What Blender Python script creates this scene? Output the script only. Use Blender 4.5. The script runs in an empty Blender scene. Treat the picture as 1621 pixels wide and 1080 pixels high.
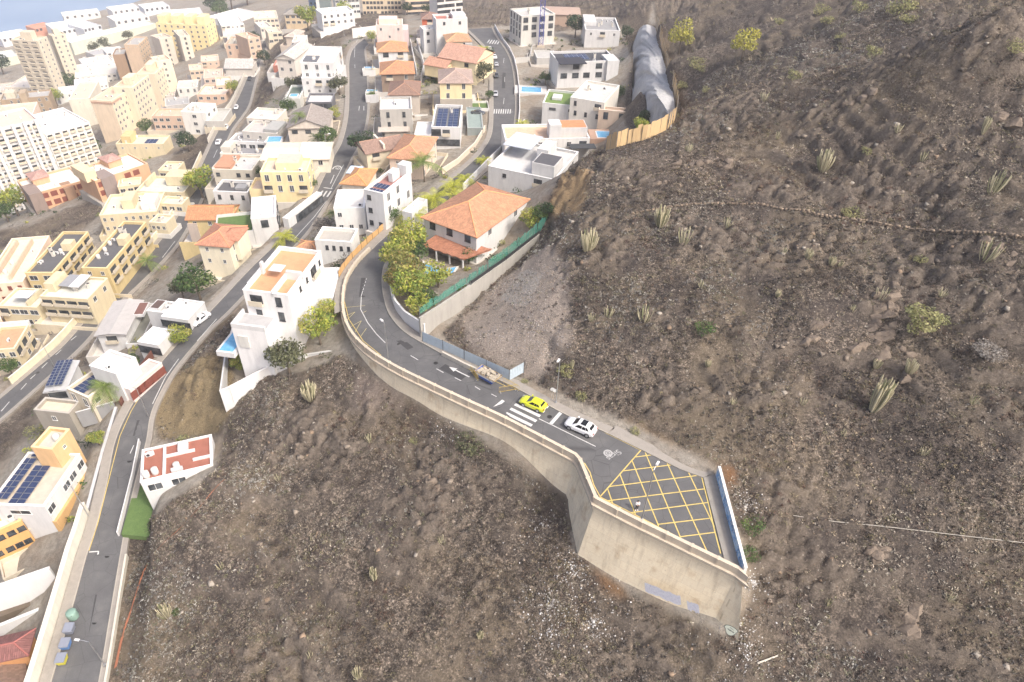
import bpy, bmesh, math, random
import numpy as np
from mathutils import Vector, Matrix
S = bpy.context.scene
COL = S.collection
rnd = random.Random(7)
HAZE = 0.0003
# ---------------------------------------------------------------- camera
K = 1.1                                  # metres per survey unit
PW, PH = 1621.0, 1080.0                  # survey picture size
FOC = PW * 24 / 36
TH, RO = math.radians(38.9), math.radians(2.14)
CAM = np.array([0, 0, 62.0 * K])
_r0 = np.array([1, 0, 0.]); _u0 = np.array([0, math.sin(TH), math.cos(TH)])
FW = np.array([0, math.cos(TH), -math.sin(TH)])
RI = math.cos(RO) * _r0 + math.sin(RO) * _u0
UP = -math.sin(RO) * _r0 + math.cos(RO) * _u0
cd = bpy.data.cameras.new('camera'); cam = bpy.data.objects.new('camera', cd); COL.objects.link(cam)
cd.sensor_width = 36; cd.lens = 24; cd.clip_start = 0.5; cd.clip_end = 20000
cam.matrix_world = Matrix(((RI[0], UP[0], -FW[0], CAM[0]), (RI[1], UP[1], -FW[1], CAM[1]), (RI[2], UP[2], -FW[2], CAM[2]), (0, 0, 0, 1)))
S.camera = cam
# ---------------------------------------------------------------- light
SUN_EL, SUN_AZ = math.radians(48), math.radians(126)      # azimuth clockwise from +Y
wd = bpy.data.worlds.new('World'); S.world = wd; wd.use_nodes = True
nt = wd.node_tree; bg = nt.nodes['Background']
sky = nt.nodes.new('ShaderNodeTexSky'); sky.sky_type = 'NISHITA'; sky.sun_disc = False
sky.sun_elevation = SUN_EL; sky.sun_rotation = SUN_AZ; sky.altitude = 200; sky.air_density = .6; sky.dust_density = 7.0; sky.ozone_density = .3
nt.links.new(sky.outputs[0], bg.inputs[0]); bg.inputs[1].default_value = 0.15
sl = bpy.data.lights.new('sun', 'SUN'); sl.energy = 1.35; sl.angle = math.radians(6); sl.color = (1, .965, .91)
so = bpy.data.objects.new('sun', sl); COL.objects.link(so); so.location = (200, 100, 300)
sd = Vector((math.cos(SUN_EL) * math.sin(SUN_AZ), math.cos(SUN_EL) * math.cos(SUN_AZ), math.sin(SUN_EL)))
so.rotation_euler = sd.to_track_quat('Z', 'Y').to_euler()
S.view_settings.view_transform = 'Standard'; S.view_settings.look = 'None'; S.view_settings.exposure = 0.97; S.view_settings.gamma = 1
S.view_settings.use_curve_mapping = False
S.render.engine = 'CYCLES'
S.cycles.max_bounces = 6; S.cycles.diffuse_bounces = 3; S.cycles.volume_bounces = 1

# ---------------------------------------------------------------- survey helpers
def ray(px, py):
    return FW + RI * ((px - PW / 2) / FOC) + UP * ((PH / 2 - py) / FOC)
def unp(px, py, z):                       # survey point on the level z (metres)
    d = ray(px, py); t = (z - CAM[2]) / d[2]
    return CAM + d * t
def proj(p):
    q = np.asarray(p, float) - CAM; d = q @ FW
    return PW / 2 + FOC * (q @ RI) / d, PH / 2 - FOC * (q @ UP) / d, d
# ---------------------------------------------------------------- object helpers
def link(o): COL.objects.link(o); return o
def tag(o, label=None, cat=None, group=None, kind=None):
    if label: o['label'] = label
    if cat: o['category'] = cat
    if group: o['group'] = group
    if kind: o['kind'] = kind
    return o
def empty(name, loc, rz=0.0):
    o = bpy.data.objects.new(name, None); link(o); o.location = [float(v) for v in loc]; o.rotation_euler = (0, 0, rz); o.empty_display_size = .5
    return o
def copy_tree(o, parent=None):
    c = o.copy(); link(c); c.parent = parent
    for ch in list(o.children): copy_tree(ch, c)
    return c
class MB:
    def __init__(s): s.v = []; s.f = []; s.m = []; s.uv = {}
    def face(s, pts, mi=0, uv=None):
        b = len(s.v); s.v += [tuple(map(float, p)) for p in pts]; s.f.append(tuple(range(b, b + len(pts)))); s.m.append(mi)
        if uv: s.uv[len(s.f) - 1] = uv
    def hexa(s, p, mi=0):                 # 8 corners: bottom ring 0-3 ccw, top ring 4-7
        b = len(s.v); s.v += [tuple(map(float, q)) for q in p]
        for q in ((3, 2, 1, 0), (4, 5, 6, 7), (0, 1, 5, 4), (1, 2, 6, 5), (2, 3, 7, 6), (3, 0, 4, 7)):
            s.f.append(tuple(b + i for i in q)); s.m.append(mi)
    def box(s, x0, y0, z0, x1, y1, z1, mi=0):
        s.hexa([(x0, y0, z0), (x1, y0, z0), (x1, y1, z0), (x0, y1, z0), (x0, y0, z1), (x1, y0, z1), (x1, y1, z1), (x0, y1, z1)], mi)
    def tube(s, pts, rad, n=6, mi=0, cap=True):
        pts = [Vector(p) for p in pts]
        if not hasattr(rad, '__len__'): rad = [rad] * len(pts)
        b = len(s.v)
        for i, p in enumerate(pts):
            d = (pts[min(i + 1, len(pts) - 1)] - pts[max(i - 1, 0)]).normalized()
            a = d.orthogonal().normalized() if abs(d.z) < .9 else Vector((1, 0, 0)) - d * d.x
            a.normalize(); c = d.cross(a)
            for k in range(n):
                t = 2 * math.pi * k / n
                s.v.append(tuple(p + (a * math.cos(t) + c * math.sin(t)) * rad[i]))
        for i in range(len(pts) - 1):
            for k in range(n):
                s.f.append((b + i * n + k, b + i * n + (k + 1) % n, b + (i + 1) * n + (k + 1) % n, b + (i + 1) * n + k)); s.m.append(mi)
        if cap:
            s.f.append(tuple(b + (len(pts) - 1) * n + k for k in range(n))); s.m.append(mi)
            s.f.append(tuple(b + k for k in reversed(range(n)))); s.m.append(mi)
    def prism(s, poly, z0, z1, mi=0, mt=None):
        n = len(poly); b = len(s.v)
        s.v += [(float(x), float(y), float(z0)) for x, y in poly] + [(float(x), float(y), float(z1)) for x, y in poly]
        for i in range(n):
            s.f.append((b + i, b + (i + 1) % n, b + n + (i + 1) % n, b + n + i)); s.m.append(mi)
        s.f.append(tuple(b + n + i for i in range(n))); s.m.append(mi if mt is None else mt)
        s.f.append(tuple(b + i for i in reversed(range(n)))); s.m.append(mi)
    def mesh(s, name, mats, smooth=False):
        me = bpy.data.meshes.new(name); me.from_pydata(s.v, [], s.f)
        for m in (mats if isinstance(mats, (list, tuple)) else [mats]): me.materials.append(m)
        me.polygons.foreach_set('material_index', s.m)
        if s.uv:
            ul = me.uv_layers.new(name='UVMap')
            for fi, uv in s.uv.items():
                for li, c in zip(me.polygons[fi].loop_indices, uv): ul.data[li].uv = c
        if smooth: me.polygons.foreach_set('use_smooth', [True] * len(s.f))
        me.update(); return me
    def build(s, name, mats, parent=None, smooth=False):
        o = bpy.data.objects.new(name, s.mesh(name, mats, smooth)); link(o); o.parent = parent; return o
def inst(name, me, parent, loc=(0, 0, 0), rz=0):
    o = bpy.data.objects.new(name, me); link(o); o.parent = parent; o.location = [float(v) for v in loc]; o.rotation_euler = (0, 0, rz); return o
def fast_mesh(name, v, f, mat, attrs=None, smooth=False):
    """v (n,3) array, f (m,k) index array"""
    me = bpy.data.meshes.new(name); v = np.asarray(v, np.float32); f = np.asarray(f, np.int32)
    me.vertices.add(len(v)); me.vertices.foreach_set('co', v.ravel())
    k = f.shape[1]; me.loops.add(f.size); me.loops.foreach_set('vertex_index', f.ravel())
    me.polygons.add(len(f)); me.polygons.foreach_set('loop_start', np.arange(0, f.size, k, dtype=np.int32)); me.polygons.foreach_set('loop_total', np.full(len(f), k, np.int32))
    if smooth: me.polygons.foreach_set('use_smooth', np.ones(len(f), bool))
    for an, (typ, data) in (attrs or {}).items():
        a = me.attributes.new(an, typ, 'POINT'); a.data.foreach_set('color' if 'COLOR' in typ else 'value', np.asarray(data, np.float32).ravel())
    for m in (mat if isinstance(mat, (list, tuple)) else [mat]): me.materials.append(m)
    me.update(calc_edges=True)
    if len(v) < 300000: me.validate()
    return me
# ---------------------------------------------------------------- materials
_mc = {}
def nodes(name):
    m = bpy.data.materials.new(name); m.use_nodes = True; t = m.node_tree; return m, t, t.nodes['Principled BSDF']
def N(t, typ, **kw):
    n = t.nodes.new(typ)
    for k, v in kw.items():
        if k in n.inputs: n.inputs[k].default_value = v
        else: setattr(n, k, v)
    return n
def ramp(t, fac, stops):
    r = t.nodes.new('ShaderNodeValToRGB'); e = r.color_ramp.elements
    while len(e) < len(stops): e.new(.5)
    for el, (p, c) in zip(e, stops): el.position = p; el.color = tuple(c) + (1,) if len(c) == 3 else c
    t.links.new(fac, r.inputs[0]); return r.outputs[0]
def mixc(t, fac, a, b, mode='MIX'):
    m = t.nodes.new('ShaderNodeMix'); m.data_type = 'RGBA'; m.blend_type = mode
    for s, v in ((m.inputs[0], fac), (m.inputs[6], a), (m.inputs[7], b)):
        if isinstance(v, (int, float)): s.default_value = v
        elif isinstance(v, tuple): s.default_value = v if len(v) == 4 else v + (1,)
        else: t.links.new(v, s)
    return m.outputs[2]
def pos(t): return t.nodes.new('ShaderNodeNewGeometry').outputs['Position']
def noise(t, scale, detail=4, vec=None, rough=.6):
    n = N(t, 'ShaderNodeTexNoise', Scale=scale, Detail=detail, Roughness=rough)
    t.links.new(vec if vec else pos(t), n.inputs['Vector']); return n.outputs['Fac']
def bump(t, b, h, strength=.3, dist=.05):
    n = N(t, 'ShaderNodeBump', Strength=strength, Distance=dist); t.links.new(h, n.inputs['Height']); t.links.new(n.outputs[0], b.inputs['Normal'])
def plaster(col, dirt=.38, rough=.9, name=None):
    col = tuple(col)
    key = ('pl', tuple(round(c, 2) for c in col), dirt)
    if key in _mc: return _mc[key]
    m, t, b = nodes(name or 'plaster_%d_%d_%d' % tuple(int(c * 100) for c in col))
    mp = N(t, 'ShaderNodeMapping'); mp.inputs['Scale'].default_value = (1, 1, .22); t.links.new(pos(t), mp.inputs['Vector'])
    n1 = noise(t, .9, 5, mp.outputs[0], .7); n2 = noise(t, .25, 3)
    dk = tuple(c * .62 for c in col)
    c1 = mixc(t, ramp(t, n1, [(.45, (0, 0, 0)), (.8, (dirt * 1.6,) * 3)]), col, dk)
    c2 = mixc(t, ramp(t, n2, [(.35, (0, 0, 0)), (.75, (dirt,) * 3)]), c1, tuple(c * .8 for c in col))
    t.links.new(c2, b.inputs['Base Color']); b.inputs['Roughness'].default_value = rough
    bump(t, b, noise(t, 9, 3), .15, .02)
    _mc[key] = m; return m
def flatm(col, rough=.6, metal=0, name='paint', var=.15):
    key = ('f', tuple(round(c, 3) for c in col), rough, metal)
    if key in _mc: return _mc[key]
    m, t, b = nodes(name)
    c = mixc(t, ramp(t, noise(t, 2.3, 4), [(.4, (0, 0, 0)), (.75, (var * 2,) * 3)]), tuple(col), tuple(x * .7 for x in col))
    t.links.new(c, b.inputs['Base Color']); b.inputs['Roughness'].default_value = rough; b.inputs['Metallic'].default_value = metal
    _mc[key] = m; return m
def tint_mat(name, rough=.9, var=.5, scale=3.0, trans=0):
    m, t, b = nodes(name)
    a = N(t, 'ShaderNodeAttribute', attribute_name='tint')
    c = mixc(t, ramp(t, noise(t, scale, 3), [(.35, (0, 0, 0)), (.7, (var,) * 3)]), a.outputs['Color'], mixc(t, 1.0, a.outputs['Color'], (.55, .55, .55), 'MULTIPLY'))
    t.links.new(c, b.inputs['Base Color']); b.inputs['Roughness'].default_value = rough
    if trans:
        tr = N(t, 'ShaderNodeBsdfTranslucent'); t.links.new(a.outputs['Color'], tr.inputs['Color'])
        ms = N(t, 'ShaderNodeMixShader'); ms.inputs[0].default_value = trans
        t.links.new(b.outputs[0], ms.inputs[1]); t.links.new(tr.outputs[0], ms.inputs[2]); t.links.new(ms.outputs[0], t.nodes['Material Output'].inputs[0])
    return m
def tile_mat(col):
    key = ('tile', tuple(round(c, 3) for c in col))
    if key in _mc: return _mc[key]
    _g = sum(col) / 3; col = tuple((c * .82 + _g * .18) * .9 for c in col)
    m, t, b = nodes('roof_tiles')
    uv = N(t, 'ShaderNodeUVMap', uv_map='UVMap').outputs[0]
    sp = t.nodes.new('ShaderNodeSeparateXYZ'); t.links.new(uv, sp.inputs[0])
    def wave(sock, per):
        a = N(t, 'ShaderNodeMath', operation='MULTIPLY'); a.inputs[1].default_value = 2 * math.pi / per; t.links.new(sock, a.inputs[0])
        s = N(t, 'ShaderNodeMath', operation='SINE'); t.links.new(a.outputs[0], s.inputs[0]); return s.outputs[0]
    def saw(sock, per):
        a = N(t, 'ShaderNodeMath', operation='DIVIDE'); a.inputs[1].default_value = per; t.links.new(sock, a.inputs[0])
        s = N(t, 'ShaderNodeMath', operation='FRACT'); t.links.new(a.outputs[0], s.inputs[0]); return s.outputs[0]
    w = wave(sp.outputs[0], .26); c_ = saw(sp.outputs[1], .42)
    ad = N(t, 'ShaderNodeMath', operation='MULTIPLY_ADD'); ad.inputs[1].default_value = .5; t.links.new(w, ad.inputs[0]); t.links.new(c_, ad.inputs[2])
    wn = N(t, 'ShaderNodeTexWhiteNoise'); wn.noise_dimensions = '2D'
    fl = N(t, 'ShaderNodeVectorMath', operation='SNAP'); fl.inputs[1].default_value = (.26, .42, 1); t.links.new(uv, fl.inputs[0]); t.links.new(fl.outputs[0], wn.inputs['Vector'])
    c1 = mixc(t, wn.outputs['Value'], tuple(x * .78 for x in col), tuple(min(1, x * 1.15) for x in col))
    c2 = mixc(t, ramp(t, noise(t, .7, 5), [(.45, (0, 0, 0)), (.8, (.5,) * 3)]), c1, tuple(x * .55 for x in col))
    t.links.new(c2, b.inputs['Base Color']); b.inputs['Roughness'].default_value = .8
    bump(t, b, ad.outputs[0], .8, .06)
    _mc[key] = m; return m
def glass_mat():
    if 'gl' in _mc: return _mc['gl']
    m, t, b = nodes('window_glass')
    t.links.new(ramp(t, noise(t, .6, 2), [(.35, (.03, .035, .04)), (.7, (.12, .13, .14))]), b.inputs['Base Color']); b.inputs['Roughness'].default_value = .12
    _mc['gl'] = m; return m
WHITE = (.66, .655, .64); CREAM = (.62, .55, .43); YEL = (.64, .51, .26); PEACH = (.63, .46, .34); GREY = (.42, .41, .39); CONC = (.52, .48, .41)
TERRA = (.55, .24, .12); ORANGE = (.62, .27, .10); BROWN = (.24, .17, .12); DARK = (.06, .065, .075)
M_white = flatm((.74, .74, .73), .5, name='white_paint'); M_dark = flatm((.035, .037, .04), .5, name='dark_paint'); M_metal = flatm((.45, .46, .47), .4, .7, 'galvanised_metal')
M_frame = flatm((.7, .69, .66), .5, name='window_frame'); M_yellow = flatm((.62, .48, .15), .8, name='yellow_road_paint', var=.5); M_wline = flatm((.62, .62, .60), .8, name='white_road_paint', var=.5)
M_shut = flatm((.22, .07, .05), .6, name='maroon_shutter')
# ---------------------------------------------------------------- noise for the terrain
def vnoise(x, y, seed=0):
    xi = np.floor(x).astype(np.int64); yi = np.floor(y).astype(np.int64); xf = x - xi; yf = y - yi
    u = xf * xf * (3 - 2 * xf); v = yf * yf * (3 - 2 * yf)
    def h(a, b):
        n = (a * 374761393 + b * 668265263 + seed * 1442695041) & 0xFFFFFFFF
        n = ((n ^ (n >> 13)) * 1274126177) & 0xFFFFFFFF
        return ((n ^ (n >> 16)) & 0xFFFF) / 65535.0
    return (h(xi, yi) * (1 - u) + h(xi + 1, yi) * u) * (1 - v) + (h(xi, yi + 1) * (1 - u) + h(xi + 1, yi + 1) * u) * v
def fbm(x, y, oct=4, seed=0):
    s = 0; a = .5
    for i in range(oct):
        s = s + a * vnoise(x * 2 ** i + 17 * i, y * 2 ** i - 11 * i, seed + i); a *= .5
    return s / (1 - .5 ** oct)
# ---------------------------------------------------------------- roads: (left px, left height over road, right px, z in survey units)
U_ST = [((913, 717), .9, (962, 687), 0), ((850, 684), .9, (905, 662), 0), ((795, 656), .9, (855, 636), 0), ((738, 630), .9, (800, 607), -.1), ((680, 603), .9, (738, 582), -.4), ((625, 576), .9, (685, 553), -.9),
        ((583, 549), .9, (640, 526), -1.5), ((556, 520), .9, (616, 498), -2.3), ((545, 486), .8, (607, 470), -3), ((549, 448), .3, (604, 444), -3.8), ((566, 419), .1, (608, 420), -4.5), ((592, 393), 0, (622, 399), -5.3),
        ((625, 362), 0, (648, 372), -6.5), ((660, 331), 0, (682, 340), -8), ((695, 302), 0, (716, 309), -9.3), ((733, 270), 0, (757, 276), -10.8), ((761, 243), 0, (788, 249), -12), ((777, 217), 0, (807, 219), -12.8),
        ((781, 190), 0, (814, 190), -13.3), ((781, 150), 0, (815, 150), -14), ((780, 105), 0, (810, 105), -14.6), ((773, 80), 0, (800, 80), -15), ((755, 60), 0, (786, 60), -15.5), ((740, 46), 0, (778, 44), -16)]
L2_ST = [((52, 1170), 0, (136, 1170), -23), ((82, 1080), 0, (156, 1080), -22), ((119, 950), 0, (178, 950), -20.8), ((138, 880), 0, (190, 880), -20), ((154, 830), 0, (199, 830), -19.6), ((170, 765), 0, (214, 763), -18.8), ((183, 700), 0, (231, 700), -18.2), ((205, 650), 0, (240, 652), -17.8),
         ((236, 600), 0, (266, 600), -17.3), ((263, 566), 0, (291, 566), -17), ((302, 523), 0, (330, 522), -16.6), ((335, 492), 0, (360, 494), -16.3), ((395, 428), 0, (421, 431), -16), ((454, 369), 0, (482, 372), -16), ((498, 310), 0, (521, 314), -16.3),
         ((512, 283), 0, (540, 285), -16.6), ((530, 247), 0, (557, 249), -17), ((543, 222), 0, (571, 223), -17.4), ((552, 180), 0, (581, 181), -17.8), ((553, 130), 0, (581, 130), -18.2), ((553, 100), 0, (579, 100), -18.6), ((557, 82), 0, (577, 84), -18.9), ((566, 70), 0, (578, 76), -19), ((577, 62), 0, (584, 70), -19.1)]
L1_ST = [((-90, 700), 0, (-90, 740), -35), ((-40, 664), 0, (-40, 700), -35), ((0, 632), 0, (0, 664), -35), ((60, 582), 0, (68, 604), -35), ((104, 545), 0, (133, 543), -35), ((150, 492), 0, (173, 494), -35), ((205, 436), 0, (231, 439), -35), ((250, 387), 0, (276, 391), -35),
         ((281, 345), 0, (302, 349), -35.2), ((303, 300), 0, (323, 304), -35.4), ((330, 240), 0, (351, 243), -35.8), ((347, 205), 0, (366, 207), -36.3), ((362, 180), 0, (384, 182), -37), ((374, 163), 0, (394, 165), -37.5), ((389, 130), 0, (403, 131), -39), ((403, 95), 0, (413, 96), -42), ((415, 70), 0, (423, 70), -45), ((425, 50), 0, (432, 50), -48), ((437, 30), 0, (443, 30), -52)]
def catmull(P, n=6):
    P = np.asarray(P, float); out = []
    Q = np.vstack([2 * P[0] - P[1], P, 2 * P[-1] - P[-2]])
    for i in range(1, len(Q) - 2):
        for k in range(n):
            t = k / n; a, b, c, d = Q[i - 1], Q[i], Q[i + 1], Q[i + 2]
            out.append(.5 * (2 * b + (c - a) * t + (2 * a - 5 * b + 4 * c - d) * t * t + (3 * b - a - 3 * c + d) * t ** 3))
    out.append(P[-1]); return np.array(out)
class Road: pass
def mkroad(st):
    r = Road(); L = []; Rr = []
    for (l, lo, rr, z) in st:
        z *= K; a = unp(l[0], l[1], z + lo); a[2] = z; L.append(a); Rr.append(unp(rr[0], rr[1], z))
    r.st = (np.array(L), np.array(Rr))
    r.L = catmull(L); r.R = catmull(Rr); r.C = (r.L + r.R) / 2; r.hw = np.linalg.norm((r.L - r.R)[:, :2], axis=1) / 2
    return r
RU, RL2, RL1 = mkroad(U_ST), mkroad(L2_ST), mkroad(L1_ST)
# platform at the dead end (level 0)
PLAT_L = [unp(913, 717, .9), unp(921, 726, .9), unp(934, 757, .9), unp(946, 786, .9), unp(1000, 814, .9), unp(1172, 897, .9)]
PLAT_R = [unp(962, 687, 0), unp(1013, 712, 0), unp(1075, 743, 0), unp(1113, 757, 0), unp(1146, 886, 0)]
TIP = unp(1178, 903, .9)
# ---------------------------------------------------------------- terrain from surveyed heights
G_PTS = [  # px, py, z (survey units): hill above the road
 (1130, 738, .3), (1060, 700, .3), (975, 662, .3), (895, 618, .3), (830, 587, .2), (740, 520, -1), (780, 480, -.6), (850, 385, -2.5), (800, 520, 1.2), (850, 470, 3.2), (900, 560, 3), (870, 410, 3.5), (893, 350, 5),
 (1000, 520, 4.8), (1000, 400, 8), (905, 287, 7), (960, 236, 8), (1068, 187, 10), (1052, 100, 7), (1040, 40, 3.5), (1200, 300, 13), (1300, 250, 17.5), (1250, 500, 9.5), (1380, 610, 6.3), (1600, 400, 18), (1450, 330, 16),
 (1600, 700, 7), (1500, 500, 12), (1600, 100, 31), (1300, 20, 19), (1100, 20, 8), (1610, 3, 40), (1450, 3, 31), (1300, 2, 21.5), (1200, 2, 15), (1110, 2, 9), (1150, 130, 12), (1450, 100, 25), (1250, 780, 0), (1220, 860, -4), (1400, 850, -1.5), (1600, 900, -1), (1200, 960, -8.5), (1400, 1000, -7), (1600, 1070, -7.5), (1210, 1060, -11),
 # slope below the road
 (535, 572, -5.5), (620, 612, -4.5), (700, 650, -4), (755, 690, -4), (800, 735, -5), (850, 762, -6), (895, 795, -7.2), (900, 885, -9.2), (1000, 955, -9.6), (1165, 1030, -8.8), (1200, 940, -5.5),
 (480, 600, -8.5), (500, 700, -9.5), (380, 650, -12), (365, 715, -12.4), (345, 745, -12.0), (322, 758, -12.4), (300, 772, -13.1), (275, 787, -13.9), (255, 800, -14.8), (232, 814, -15.9), (205, 868, -17.4), (200, 950, -19.2), (185, 1060, -20.8), (300, 900, -16.5), (400, 900, -15), (300, 1050, -18.5), (600, 900, -12), (750, 800, -8.5), (850, 900, -10), (700, 1050, -14.5), (900, 1040, -12.5), (1020, 1070, -13), (500, 1060, -17), (600, 700, -7.5),
 # bank and garden of the tall white house
 (370, 560, -12.5), (365, 620, -12.5), (300, 600, -14.5), (320, 690, -17.8), (275, 720, -18.6), (210, 800, -19.2), (440, 560, -10), (500, 560, -7), (470, 470, -11), (530, 450, -6.5), (510, 400, -11), (560, 385, -9),
 # town
 (760, 400, -6), (690, 420, -5.5), (640, 450, -4.5), (850, 300, -9.5), (800, 300, -9.5), (870, 230, -11.5), (960, 212, -11.5), (900, 150, -13), (850, 130, -14), (930, 80, -14.5), (960, 40, -15), (1000, 180, -12.5), (996, 110, -13.5), (1003, 60, -14), (860, 60, -15.5), (985, 260, -10.5),
 (600, 320, -12.5), (640, 250, -14), (700, 200, -14), (650, 150, -16), (700, 100, -16), (620, 90, -18), (690, 50, -17),
 (420, 380, -20), (350, 400, -23), (370, 310, -24), (450, 280, -19), (400, 220, -25), (480, 200, -20), (480, 120, -22), (440, 130, -30), (300, 450, -26), (230, 500, -28), (160, 590, -27), (100, 660, -27), (60, 780, -27), (20, 700, -32), (30, 900, -25), (40, 1020, -25), (130, 650, -23), (100, 850, -21.5), (-60, 800, -36), (-60, 1000, -30),
 (200, 400, -36.5), (100, 440, -38), (30, 480, -38.5), (60, 560, -36.5), (250, 300, -38), (280, 250, -39), (150, 350, -41), (80, 340, -44), (200, 270, -42), (30, 420, -41), (-40, 500, -42),
 (70, 318, -68), (20, 335, -64), (120, 262, -66), (150, 215, -66), (215, 195, -62), (270, 165, -62), (250, 215, -48), (320, 120, -64), (340, 160, -44), (300, 170, -50), (370, 85, -56), (400, 45, -60), (350, 40, -80),
 (60, 185, -82), (110, 145, -98), (20, 115, -108), (180, 110, -92), (250, 60, -100), (150, 90, -105), (0, 150, -98), (-60, 250, -80), (-80, 350, -66),
 (30, 70, -126), (100, 35, -126), (200, 15, -126), (280, 5, -124), (330, 0, -110), (0, 82, -127), (-100, 120, -127), (250, -12, -128), (150, 5, -131), (60, 25, -133), (0, 55, -133), (200, -30, -136), (-200, 80, -136),
 (450, 20, -58), (480, 50, -36), (500, 30, -42), (540, 40, -28), (600, 35, -30), (600, 15, -48), (660, 20, -40), (700, 32, -24), (760, 35, -20), (780, 20, -24), (830, 12, -20), (900, 15, -17), (950, 40, -15.5), (970, 12, -12), (1010, 5, -5), (560, -5, -64), (700, -5, -60), (800, -8, -36), (420, -10, -80)]
ctrl = [unp(a, b, z * K) for a, b, z in G_PTS]
for rd in (RU, RL2, RL1): ctrl += [(p[0] + p2[0]) * 0 + (p + p2) / 2 for p, p2 in zip(*rd.st)]
for p in PLAT_R[1:4]: ctrl.append(np.array([p[0], p[1], 0.]))
ctrl += [np.array(p, float) for p in ((90, 20, -4), (130, 60, 14), (150, 150, 54), (110, 190, 44), (200, 300, 85), (120, 330, 10), (40, 0, -14), (-10, 0, -24), (-60, 0, -30), (-120, 40, -40), (0, 500, -45), (150, 600, 10), (400, 300, 90), (300, 700, 20), (300, 0, 60), (-400, 0, -110), (-300, 150, -80), (-900, 300, -145), (-700, 900, -145), (0, 1000, -120), (300, 1500, -100))]
_e = TIP[:2] - PLAT_L[3][:2]; _e = _e / np.linalg.norm(_e); _n = np.array([_e[1], -_e[0]]); _n = _n if _n[1] < 0 else -_n
for _p, _z in ((TIP[:2] + _n * 2.4 + _e * 2.0, -8.8), (TIP[:2] + _n * 2.2 - _e * 5, -10.2), (TIP[:2] + _n * 2.2 - _e * 11, -10.7), (TIP[:2] + _n * 2.2 - _e * 17, -10.6), (PLAT_L[3][:2] + _n * 2.0 - _e * 1.0, -9.7), (TIP[:2] + _e * 3 - _n * 3, -4.5)): ctrl.append(np.array([_p[0], _p[1], _z]))
ctrl = np.array(ctrl); cx, cy, cz = ctrl.T
c2 = 5.0 ** 2
def phi(dx, dy): return np.sqrt(dx * dx + dy * dy + c2)
n = len(ctrl); A_ = np.zeros((n + 3, n + 3)); A_[:n, :n] = phi(cx[:, None] - cx[None], cy[:, None] - cy[None])
A_[:n, :n] -= np.eye(n) * .6                                  # slight smoothing
A_[:n, n:] = np.c_[np.ones(n), cx, cy]; A_[n:, :n] = A_[:n, n:].T
wts = np.linalg.solve(A_, np.r_[cz, 0, 0, 0])
def base_h(x, y):
    sh = x.shape; x = x.ravel(); y = y.ravel(); out = np.empty(len(x))
    for i in range(0, len(x), 20000):
        s = slice(i, i + 20000)
        out[s] = phi(x[s, None] - cx[None], y[s, None] - cy[None]) @ wts[:n] + wts[n] + wts[n + 1] * x[s] + wts[n + 2] * y[s]
    return out.reshape(sh)
def axis(lo, d0, d1, m1, hi, fine, mid):
    a = list(np.arange(d0, d1, fine)) + list(np.arange(d1, m1, mid)); s = mid; x = m1
    while x < hi: a.append(x); s *= 1.13; x += s
    return a
ax_r = axis(0, 0, 100, 120, 1500, .38, 1.6); ax_l = [-v for v in axis(0, 0, 66, 175, 1500, .38, 1.6)[1:]]
GX = np.array(sorted(ax_l + ax_r)); ay = axis(0, 16, 150, 340, 2600, .38, 1.6)
GY = np.array(sorted([-120, -80, -50, -30, -15, -5, 3, 8, 12, 14] + ay))
XX, YY = np.meshgrid(GX, GY)
ZZ = base_h(XX, YY)
def pip(px, py, poly):
    ins = np.zeros(px.shape, bool); m = len(poly); j = m - 1
    for i in range(m):
        xi, yi = poly[i]; xj, yj = poly[j]
        with np.errstate(divide='ignore', invalid='ignore'):
            c = ((yi > py) != (yj > py)) & (px < (xj - xi) * (py - yi) / (yj - yi + 1e-12) + xi)
        ins ^= c; j = i
    return ins
def road_dist(C, hw, X, Y, lim=14):
    D = np.full(X.shape, 1e9); Zr = np.zeros(X.shape); SD = np.zeros(X.shape)
    for i in range(len(C) - 1):
        a, b = C[i], C[i + 1]; x0, x1 = min(a[0], b[0]) - lim, max(a[0], b[0]) + lim; y0, y1 = min(a[1], b[1]) - lim, max(a[1], b[1]) + lim
        ix = slice(np.searchsorted(GX, x0), np.searchsorted(GX, x1)); iy = slice(np.searchsorted(GY, y0), np.searchsorted(GY, y1))
        X_, Y_ = X[iy, ix], Y[iy, ix]
        if X_.size == 0: continue
        d = b[:2] - a[:2]; l2 = d @ d + 1e-9; t = np.clip(((X_ - a[0]) * d[0] + (Y_ - a[1]) * d[1]) / l2, 0, 1)
        ex, ey = X_ - a[0] - t * d[0], Y_ - a[1] - t * d[1]
        dd = np.hypot(ex, ey); sg = np.sign(d[0] * ey - d[1] * ex)      # + = left of travel
        e = dd - (hw[i] + t * (hw[i + 1] - hw[i]))
        cur = D[iy, ix]; up = e < cur
        cur[up] = e[up]; D[iy, ix] = cur
        q = Zr[iy, ix]; q[up] = (a[2] + t * (b[2] - a[2]))[up]; Zr[iy, ix] = q
        q = SD[iy, ix]; q[up] = sg[up]; SD[iy, ix] = q
    return D, Zr, SD
ROADD = np.full(XX.shape, 1e9)
for rd, wl in ((RL1, 0), (RL2, 0), (RU, 1)):
    D, Zr, SD = road_dist(rd.C, rd.hw, XX, YY)
    m0 = np.full(XX.shape, 2.4); bw = np.full(XX.shape, 4.0)
    if wl:                                # retaining wall on the valley side: the ground drops inside it
        lmask = (SD > 0) & (YY < 92 * K)
        m0 = np.where(lmask, -1.2, 2.4); bw = np.where(lmask, .9, 4.0)
    w = np.clip((m0 + bw - D) / bw, 0, 1); w = w * w * (3 - 2 * w)
    ZZ = ZZ * (1 - w) + (Zr - .3) * w; ROADD = np.minimum(ROADD, D)
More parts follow.
